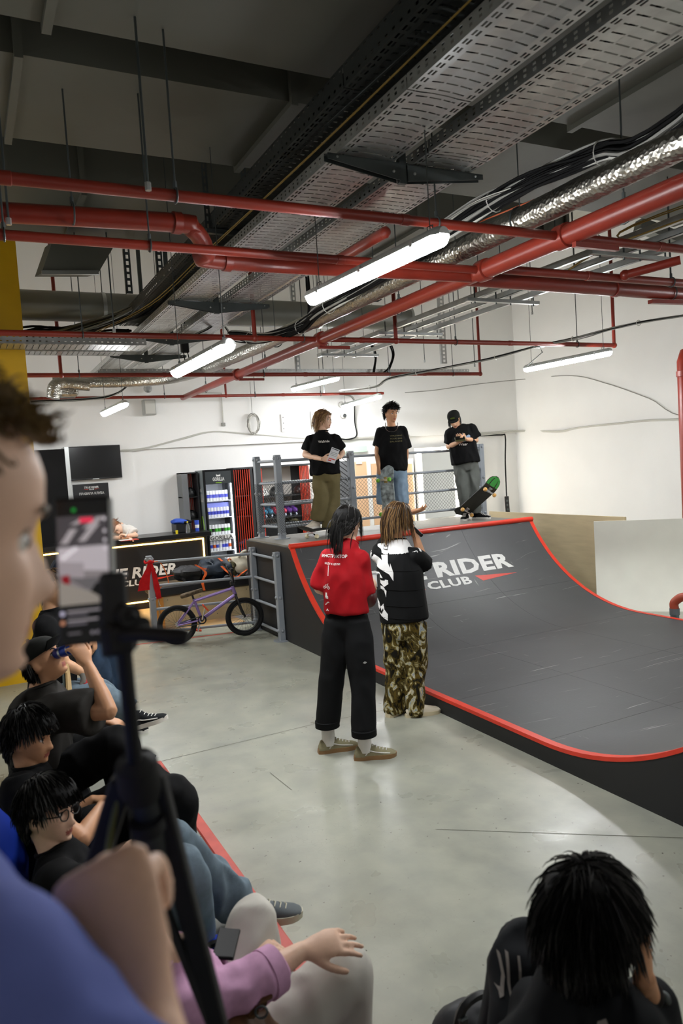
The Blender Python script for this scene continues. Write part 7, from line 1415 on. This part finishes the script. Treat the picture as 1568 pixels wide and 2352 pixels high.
# woman in the pink shirt and white trousers
d = 1.98
J = dict(neck=D(366, 2190, d), hip=D(520, 2440, d + .12), Rs=D(405, 2295, d - .12), Ls=D(445, 2225, d + .2), Re=D(575, 2262, d - .02), Rw=D(690, 2186, d + .09), Le=D(510, 2290, d + .3), Lw=D(540, 2190, d + .35), Rk=D(797, 2228, d + .22), Ra=D(800, 2420, d + .25), Lk=D(582, 2112, d + .45), La=D(600, 2260, d + .55))
beanbag('blue bean bag under the woman in the pink shirt', (J['hip'].x, J['hip'].y, 0), (.34, .34, max(.05, (J['hip'].z - PH - .05) / 2)), BLU)
n6, H = person('person', 'seated woman in a pink shirt and white trousers with a hand on her knee', (*J['hip'].xy, J['hip'].z - .12), D(282, 2128, d), IR * .9 + IF * .2, J, 'c', .95, voxel=.006, hands=dict(R=dict(dir=IR * .92 + UP * .02 + IF * .3, back=UP * .8 - IF * .45 - IR * .1, thumb_side=1, curl=(.22, .24, .26, .3), spread=.1, s=1.02, thumb=(.25, .15)), L=dict(dir=IR + UP * .2, back=UP, curl=.4)), trousers=dict(mat=M('white_denim', '#c2beb4', .8, var=.04, vs=9), w=.17, d=.13, r=(.098, .078, .075), cuff=1., seed=82, fold_amp=.009, freq=8), haircol=HBRN)
hair_obj(n6, H, HBRN, 300, .16, .8, .006, seed=76, off=.012)
PNK = M('pink_stripe_shirt', '#cf9fc0', .8, var=.1, vs=30)
make_shirt(n6, J, (J['Rs'] - J['Ls']).normalized(), PNK, w=.125, d=.12, sleeve=1.42, sr=(.062, .054), hem=D(500, 2420, d + .1), seed=81, fold_amp=.012, freq=9, stretch=(1, 1, 1), voxel=.009, neckw=.07)
a, b = J['Re'], J['Rw']; m = MB(); q = a.lerp(b, .40); T_ = (b - a).normalized(); X_ = T_.cross(UP).normalized(); Y_ = X_.cross(T_); m.tube([q - T_ * .025, q - T_ * .022, q + T_ * .018, q + T_ * .022], [.058, .066, .063, .054], 22); m.build('rolled_cuff', PNK, n6, True)
shoe(n6, J['Ra'] - UP * .08, IR, SOCK, SOCK); shoe(n6, J['La'] - UP * .08, IR, SOCK, SOCK)
t = thing('smartphone', 'black phone lying on the white trouser leg', 'phone', D(518, 2165, d + .15)); q = [D(503, 2136, d + .27), D(552, 2140, d + .27), D(536, 2208, d + .1), D(486, 2205, d + .1)]; nn = (q[1] - q[0]).cross(q[3] - q[0]).normalized(); nn = nn if nn.z > 0 else -nn; m = MB(); m.add([*[p for p in q], *[p + nn * .009 for p in q]], [(0, 1, 2, 3), (7, 6, 5, 4), (0, 4, 5, 1), (1, 5, 6, 2), (2, 6, 7, 3), (3, 7, 4, 0)]); m.build('case', M('matt_black_screen', '#030304', .5, spec=.15), t, bevel=.003); m = MB(); c_ = sum(q, Vector()) / 4; m.add([c_ + (p - c_) * .93 + nn * .0098 for p in q], [(0, 1, 2, 3)]); m.build('screen', M('matt_black_screen', '#030304', .5, spec=.15), t, fix=False)
t = thing('shoulder_bag', 'brown leather bag strap beside the pink shirt', 'bag', D(598, 2318, d)); m = MB(); cloth_strip(m, [D(618, 2290, d - .06), D(600, 2310, d - .07), D(580, 2330, d - .07), D(575, 2352, d - .07)], [.02, .03, .03, .025], .008); m.build('strap', M('brown_leather', '#5a3a1c', .5), t, True); m = MB(); m.tube([D(600 + 14 * math.cos(a_), 2325 + 14 * math.sin(a_), d - .08) for a_ in np.linspace(0, 6.28, 14, endpoint=False)], .003, 5, closed=True); m.build('ring', STEELD, t)
m = MB(); blob(m, D(560, 2400, d - .05), (.1, .08, .08), 3); m.build('pouch', M('brown_leather', '#5a3a1c', .5), t, True)
# person sitting at the lower right, head in hand
d = 1.64
J = dict(neck=D(1338, 2232, d + .03), hip=D(1310, 2600, d - .02), Ls=D(1235, 2300, d + .14), Rs=D(1428, 2298, d - .06), Le=D(1190, 2480, d + .28), Lw=D(1260, 2560, d + .45), Re=D(1512, 2440, d + .2), Rw=D(1480, 2256, d - .02), Lk=D(1204, 2195, d + .30), La=D(1130, 2640, d + .42), Rk=D(1480, 2420, d + .5), Ra=D(1470, 2640, d + .6))
n7, H = person('person', 'dark-haired person seen from behind at the lower right with a hand on the cheek', (*J['hip'].xy, max(0, J['hip'].z - .14)), D(1348, 2112, d), IR * .72 + IF * .62 - UP * .12, J, 'b', .97, voxel=.005, hands=dict(R=dict(dir=UP * .95 + IR * .02 + IF * .1, back=IR * .75 - IF * .5, thumb_side=1, curl=(.12, .14, .16, .2), spread=.03, thumb=(.2, .1), s=1.0, vox=.0042), L=dict(dir=IR, back=UP, curl=.5)), shirt=dict(mat=M('dark_graphite_tee', '#121416', .8, var=.12, vs=12), w=.2, d=.15, sleeve=1.75, sr=(.085, .06), seed=91, fold_amp=.010, name='sweatshirt', voxel=.010, top=D(1338, 2205, d + .03), neckw=.085), trousers=dict(mat=M('graphite_trousers', '#191b1e', .8, var=.12, vs=12), w=.18, d=.14, r=(.11, .085, .085), seed=92, fold_amp=.012), haircol=HBLK)
hair_obj(n7, H, HBLK, 1500, lambda p, r: r.uniform(.09, .15) if p.z > .02 else r.uniform(.05, .08), .55, .0042, region=lambda p: p.z > .05 - (0 if p.y > .05 else min(.15, (.05 - p.y) * 1.35)), crown=(.0, -.03, .115), seed=77, off=.016, lift=.012, curl=.14)
m = MB(); R3 = H.to_3x3().normalized(); w_ = J['Rw'].lerp(J['Re'], .16); ax = (J['Rw'] - J['Re']).normalized(); m.tube([w_ - ax * .012, w_ + ax * .012], .036, 18); m.build('watch_strap', BLACK, n7, True); m = MB(); m.sphere(w_ + IR * .034 - IF * .01, (.012, .016, .016), 12, 8); m.build('watch_case', STEELD, n7, True)
tr = [x for x in n7.children if x.name.startswith('trousers')][0]; sw = [x for x in n7.children if x.name.startswith('sweatshirt')][0]; GRY = M('faded_grey_print', '#8d8680', .8)
project(tr, n7, D(1150, 2280, d + .2), IR, UP, text_piece('YOU', .11, .06, .35, .01, height=.08), GRY, 'lettering'); project(sw, n7, D(1345, 2338, d), IR, UP, ([(-.05, -.03), (-.01, .035), (.005, .03), (-.03, -.03)], [(0, 1, 2, 3)]), GRY, 'print'); project(sw, n7, D(1318, 2320, d), IR, UP, ([(.0, .0), (.02, .05), (.035, .06), (.055, -.01), (.035, .03)], [(0, 1, 2, 3, 4)]), GRY, 'print')
for s_ in 'LR': shoe(n7, (J[s_ + 'a'].x, J[s_ + 'a'].y, 0), IR * .5 + IF, BLK, SOCK)
m = MB(); c_ = D(1482, 2170, d - .02); m.tube([c_ + (IR * math.cos(a_) + IF * math.sin(a_)) * .011 for a_ in np.linspace(0, 6.28, 14, endpoint=False)], .003, 5, closed=True); m.build('ring', CHR, n7, True)
box_seat('low black seat under the person at the lower right', (J['hip'].x, J['hip'].y, 0), (.34, .34, max(.08, J['hip'].z - .12)))
t = thing('backpack', 'black backpack on the floor beside the person at the lower right', 'backpack', D(1085, 2352, 1.9)); c_ = at(1075, 2400, 'z', .16); m = MB(); blob(m, (c_.x, c_.y, .14), (.13, .1, .15), 4, .12); m.build('bag', M('black_nylon', '#17181b', .6), t, True); m = MB(); m.tube(smooth_path([(c_.x - .08, c_.y - .05, .25), (c_.x - .05, c_.y - .06, .34), (c_.x + .04, c_.y - .04, .33), (c_.x + .08, c_.y - .02, .24)], 4), .014, 6); m.build('strap', BLACK, t, True); m = MB(); m.box((c_.x - .06, c_.y - .07, .3), (.03, .02, .04)); m.build('buckle', STEELD, t, bevel=.004)

# ------------------------------------------------------------------ the man filming, and his tripod
d = .58
J = dict(neck=D(-330, 1640, d), hip=Vector((*D(-260, 2000, .60).xy, 1.12)), Rs=D(-75, 2190, .50), Ls=D(-480, 1920, .92), Re=D(425, 2860, .46), Rw=D(335, 2335, .56), Le=Vector((*D(-260, 2300, .95).xy, 1.38)), Lw=D(60, 2330, .86))
J['Lk'] = J['hip'] + IF * .1 - UP * .45; J['Rk'] = J['hip'] - IF * .1 - UP * .45; J['La'] = Vector((*J['Lk'].xy, .25)); J['Ra'] = Vector((*J['Rk'].xy, .25)); J['Lh'] = J['hip'] + IF * .09; J['Rh'] = J['hip'] - IF * .09
hdir = (D(258, 2095, .585) - J['Rw'])
f1, H = person('person', 'man in a blue shirt filming, in profile at the left edge of the picture', (*J['hip'].xy, .15), D(-208, 1246, d - .01), IR * .78 + IF * .62 - UP * .1, J, 'c', 1.0, voxel=.0042, hands=dict(R=dict(dir=hdir, back=-IF * .9 + UP * .1, thumb_side=-1, curl=(1.2, 1.25, 1.3, 1.3), thumb=(.1, .0), s=1.06, vox=.004), L=dict(dir=IR * .8 + UP * .5, back=UP, curl=.9)), shirt=dict(mat=M('blue_shirt', '#6672b4', .8, var=.12, vs=9), w=.17, d=.13, sleeve=.92, sr=(.078, .062), seed=95, fold_amp=.010, voxel=.008, freq=9, neckw=.075), trousers=dict(mat=JEAND, w=.17, d=.13, r=(.1, .085, .08), seed=96), haircol=M('hair_sandy', '#5a441a', .5, var=.4, vs=40))
hair_obj(f1, H, M('hair_sandy', '#5a441a', .5, var=.4, vs=40), 500, lambda p, r: r.uniform(.03, .05), .05, .004, region=lambda p: p.z > .088 - (0 if p.y > .05 else min(.14, (.05 - p.y) * 1.3)), seed=78, off=.012, lift=.06, curl=.6)
for s_ in 'LR': shoe(f1, (J[s_ + 'a'].x, J[s_ + 'a'].y, .15), IR, BLK, SOCK)
t = thing('tripod', 'black tripod with pan handle gripped by the filming man', 'tripod', D(335, 1780, .88)); A = D(334, 1785, .87); TB = M('tripod_black', '#0a0b0b', .65)
m = MB(); m.tube([D(283, 1478, .79), D(312, 1775, .85)], .0085, 14); m.build('centre_column', TB, t, True)
m = MB(); m.tube([D(266, 1462, .775), D(330, 1456, .765), D(420, 1462, .755), D(432, 1465, .755)], [.006, .0085, .0085, .007], 14); m.build('pan_handle', TB, t, True)
m = MB(); m.box(D(272, 1462, .785), (.034, .034, .034)); m.build('pan_head', TB, t, bevel=.006); m = MB(); m.cyl(D(280, 1408, .79), D(300, 1415, .77), .012, 14); m.build('knob', TB, t, True); m = MB(); m.cyl(D(318, 1448, .79), D(330, 1432, .78), .009, 12); m.build('knob', TB, t, True)
m = MB(); m.tube([D(308, 1740, .85), D(312, 1752, .85), D(322, 1800, .87), D(330, 1835, .875)], [.012, .024, .027, .02], 18); m.build('collar', TB, t, True)
m = MB(); m.tube([D(328, 1800, .87), D(345, 1900, .89), D(368, 2020, .92)], [.0175, .0165, .015], 16); m.build('column_sleeve', M('tripod_grey', '#2b2f30', .5), t, True)
m = MB(); m.cyl(D(336, 1880, .875), D(342, 1905, .88), .0205, 16); m.build('sleeve_ring', TB, t, True)
feet = []
for P in ((D(352, 1775, .87), D(455, 2180, .97)), (D(282, 1790, .86), D(215, 2010, .90)), (D(318, 1800, .93), D(330, 2010, 1.1))):
    a, b = P; dd_ = (b - a); e = a + dd_ * ((.15 - a.z) / dd_.z); h = a.lerp(e, .5); m = MB(); m.bar(a, h, .026, .02, IF); m.build('leg_section', TB, t, bevel=.003); m = MB(); m.bar(h, e + UP * .03, .019, .014, IF); m.build('leg_section', TB, t, bevel=.002); m = MB(); m.sphere(e + UP * .02, .02, 10, 7); m.build('rubber_foot', RUBBER, t, True); m = MB(); m.box(h, (.034, .034, .05)); m.build('leg_clamp', TB, t, bevel=.004); feet.append((a, e))
for a, e in feet: p = a.lerp(e, .34); m = MB(); m.bar(p, D(368, 2060, .93), .014, .006); m.build('brace', TB, t)
m = MB(); m.tube([D(272, 1830, .86), D(256, 1900, .865), D(242, 1985, .87)], .004, 8); m.build('wire_stay', M('stay_brass', '#6b6a3a', .35, .6), t, True)
# the phone
ph = thing('smartphone', 'phone on the tripod showing the live picture it films', 'phone', D(193, 1480, .78)); pr_, pu = nrm(D(250, 1303, .79) - D(135, 1313, .775)), nrm(D(186, 1145, .78) - D(198, 1478, .785)); pn = pr_.cross(pu); c_ = D(193, 1311, .782); R3 = Matrix((pr_, pn, pu)).transposed(); R3 = Matrix((pr_, pu.cross(pr_), pu)).transposed()
PWd, PHt = .0535, .155
m = MB(); m.box(c_, (PWd, .008, PHt), R3); m.build('case', BLACK, ph, bevel=.003); m = MB(); m.box(c_ + pr_ * (PWd / 2 + .002), (.005, .012, PHt * .96), R3); m.build('metal_edge', STEEL, ph, bevel=.0015)
def scr(x0, y0, x1, y1, z_=.0048): return [c_ + pr_ * (x * PWd / 2 * .93) + pu * (y * PHt / 2 * .96) - (pu.cross(pr_)) * z_ for x, y in ((x0, y0), (x1, y0), (x1, y1), (x0, y1))]
fr_ = 1 if (pu.cross(pr_)).dot(Vector(ROT @ [0, 0, 1])) > 0 else -1
def scr(x0, y0, x1, y1, z_=.0048): return [c_ + pr_ * (x * PWd / 2 * .93) + pu * (y * PHt / 2 * .96) - (pu.cross(pr_)) * fr_ * z_ for x, y in ((x0, y0), (x1, y0), (x1, y1), (x0, y1))]
def scrp(pts, z_): return [c_ + pr_ * (x * PWd / 2 * .93) + pu * (y * PHt / 2 * .96) - (pu.cross(pr_)) * fr_ * z_ for x, y in pts]
def sm(n, col, e=.5): return M('screen_' + n, col, .2, emit=e)
m = MB(); m.add(scr(-1, -1, 1, 1), [(0, 1, 2, 3)]); m.build('screen', sm('black', '#0c0c0e', .3), ph, fix=False)
def pic(n, pts, col, z_, e=.55): m = MB(); m.add(scrp(pts, z_), [tuple(range(len(pts)))]); m.build(n, sm(col.strip('#'), col, e), ph, fix=False)
pic('screen_image', [(-1, -.45), (1, -.45), (1, .78), (-1, .78)], '#8d8688', .0050)
pic('screen_image', [(-1, .35), (1, .35), (1, .78), (-1, .78)], '#4a464a', .0051); pic('screen_image', [(-1, .05), (1, -.02), (1, .36), (-1, .36)], '#c3bcc2', .0051); pic('screen_image', [(-1, -.02), (.0, -.1), (.0, .12), (-1, .16)], '#a79fa4', .0052)
pic('screen_image', [(-.8, -.08), (1, -.1), (1, -.18), (.55, -.28), (.1, -.26), (-.5, -.12)], '#6d6a6c', .0053); pic('screen_image', [(-.9, -.05), (-.6, -.03), (-.55, -.16), (-.85, -.17)], '#8e1520', .0054); pic('screen_image', [(.45, -.18), (1, -.12), (1, -.46), (.2, -.3)], '#0e0e10', .0054, .3)
pic('screen_image', [(-1, -.12), (.3, -.3), (1, -.46), (-1, -.46)], '#9a938a', .0055)
for a_, b_ in (((-.9, .4), (-.2, .6)), ((-.5, .66), (.3, .75)), ((-.2, .42), (.7, .66)), ((.0, .6), (.9, .75))): pic('screen_image', [a_, (a_[0] + .3, a_[1]), b_, (b_[0] - .3, b_[1])], '#b3acb0', .0055)
pic('screen_image', [(-.9, .22), (-.3, .36), (-.2, .32), (-.8, .17)], '#efeaf0', .0056)
pic('live_badge', [(-.1, .68), (.42, .68), (.42, .75), (-.1, .75)], '#e0304e', .0057, .8); pic('status_dot', [(-.4, .84), (-.25, .84), (-.25, .89), (-.4, .89)], '#1e9a3a', .0057)
for y_, x1_, c2 in ((-.55, .75, '#a8a2a6'), (-.60, .1, '#77727a'), (-.68, .5, '#a8a2a6'), (-.73, .05, '#77727a'), (-.86, -.2, '#6d686c')): pic('comment_line', [(-.72, y_ - .012), (x1_, y_ - .012), (x1_, y_ + .014), (-.72, y_ + .014)], c2, .0052, .5)
for y_, c2 in ((-.57, '#c8c4dc'), (-.70, '#c98a6a')): pic('avatar', [(-.9 + .09 * math.cos(a_), y_ + .035 * math.sin(a_)) for a_ in np.linspace(0, 6.28, 12, endpoint=False)], c2, .0052, .6)
for x_ in (.25, .45, .65, .85): pic('reaction_icon', [(x_ + .07 * math.cos(a_), -.87 + .028 * math.sin(a_)) for a_ in np.linspace(0, 6.28, 10, endpoint=False)], '#8d8890', .0052, .5)
for y_ in (.72, .55, .42, .30): pic('side_icon', [(.88 + .07 * math.cos(a_), y_ + .026 * math.sin(a_)) for a_ in np.linspace(0, 6.28, 10, endpoint=False)], '#d8d2d8', .0058, .6)
hl = thing('phone_clamp', 'black spring clamp holding the filming phone on the tripod', 'clamp', D(262, 1420, .785)); m = MB(); m.box(D(262, 1395, .788), (.028, .022, .075), R3); m.build('grip_block', M('clamp_black', '#1a1c1e', .5), hl, bevel=.004); m = MB(); m.box(D(252, 1452, .785), (.018, .02, .05), R3); m.build('stem', M('clamp_black', '#1a1c1e', .5), hl, bevel=.003); m = MB(); m.tube([D(283, 1400, .785), D(297, 1415, .775), D(300, 1425, .772)], [.008, .011, .008], 10); m.build('thumb_screw', TB, hl, True)
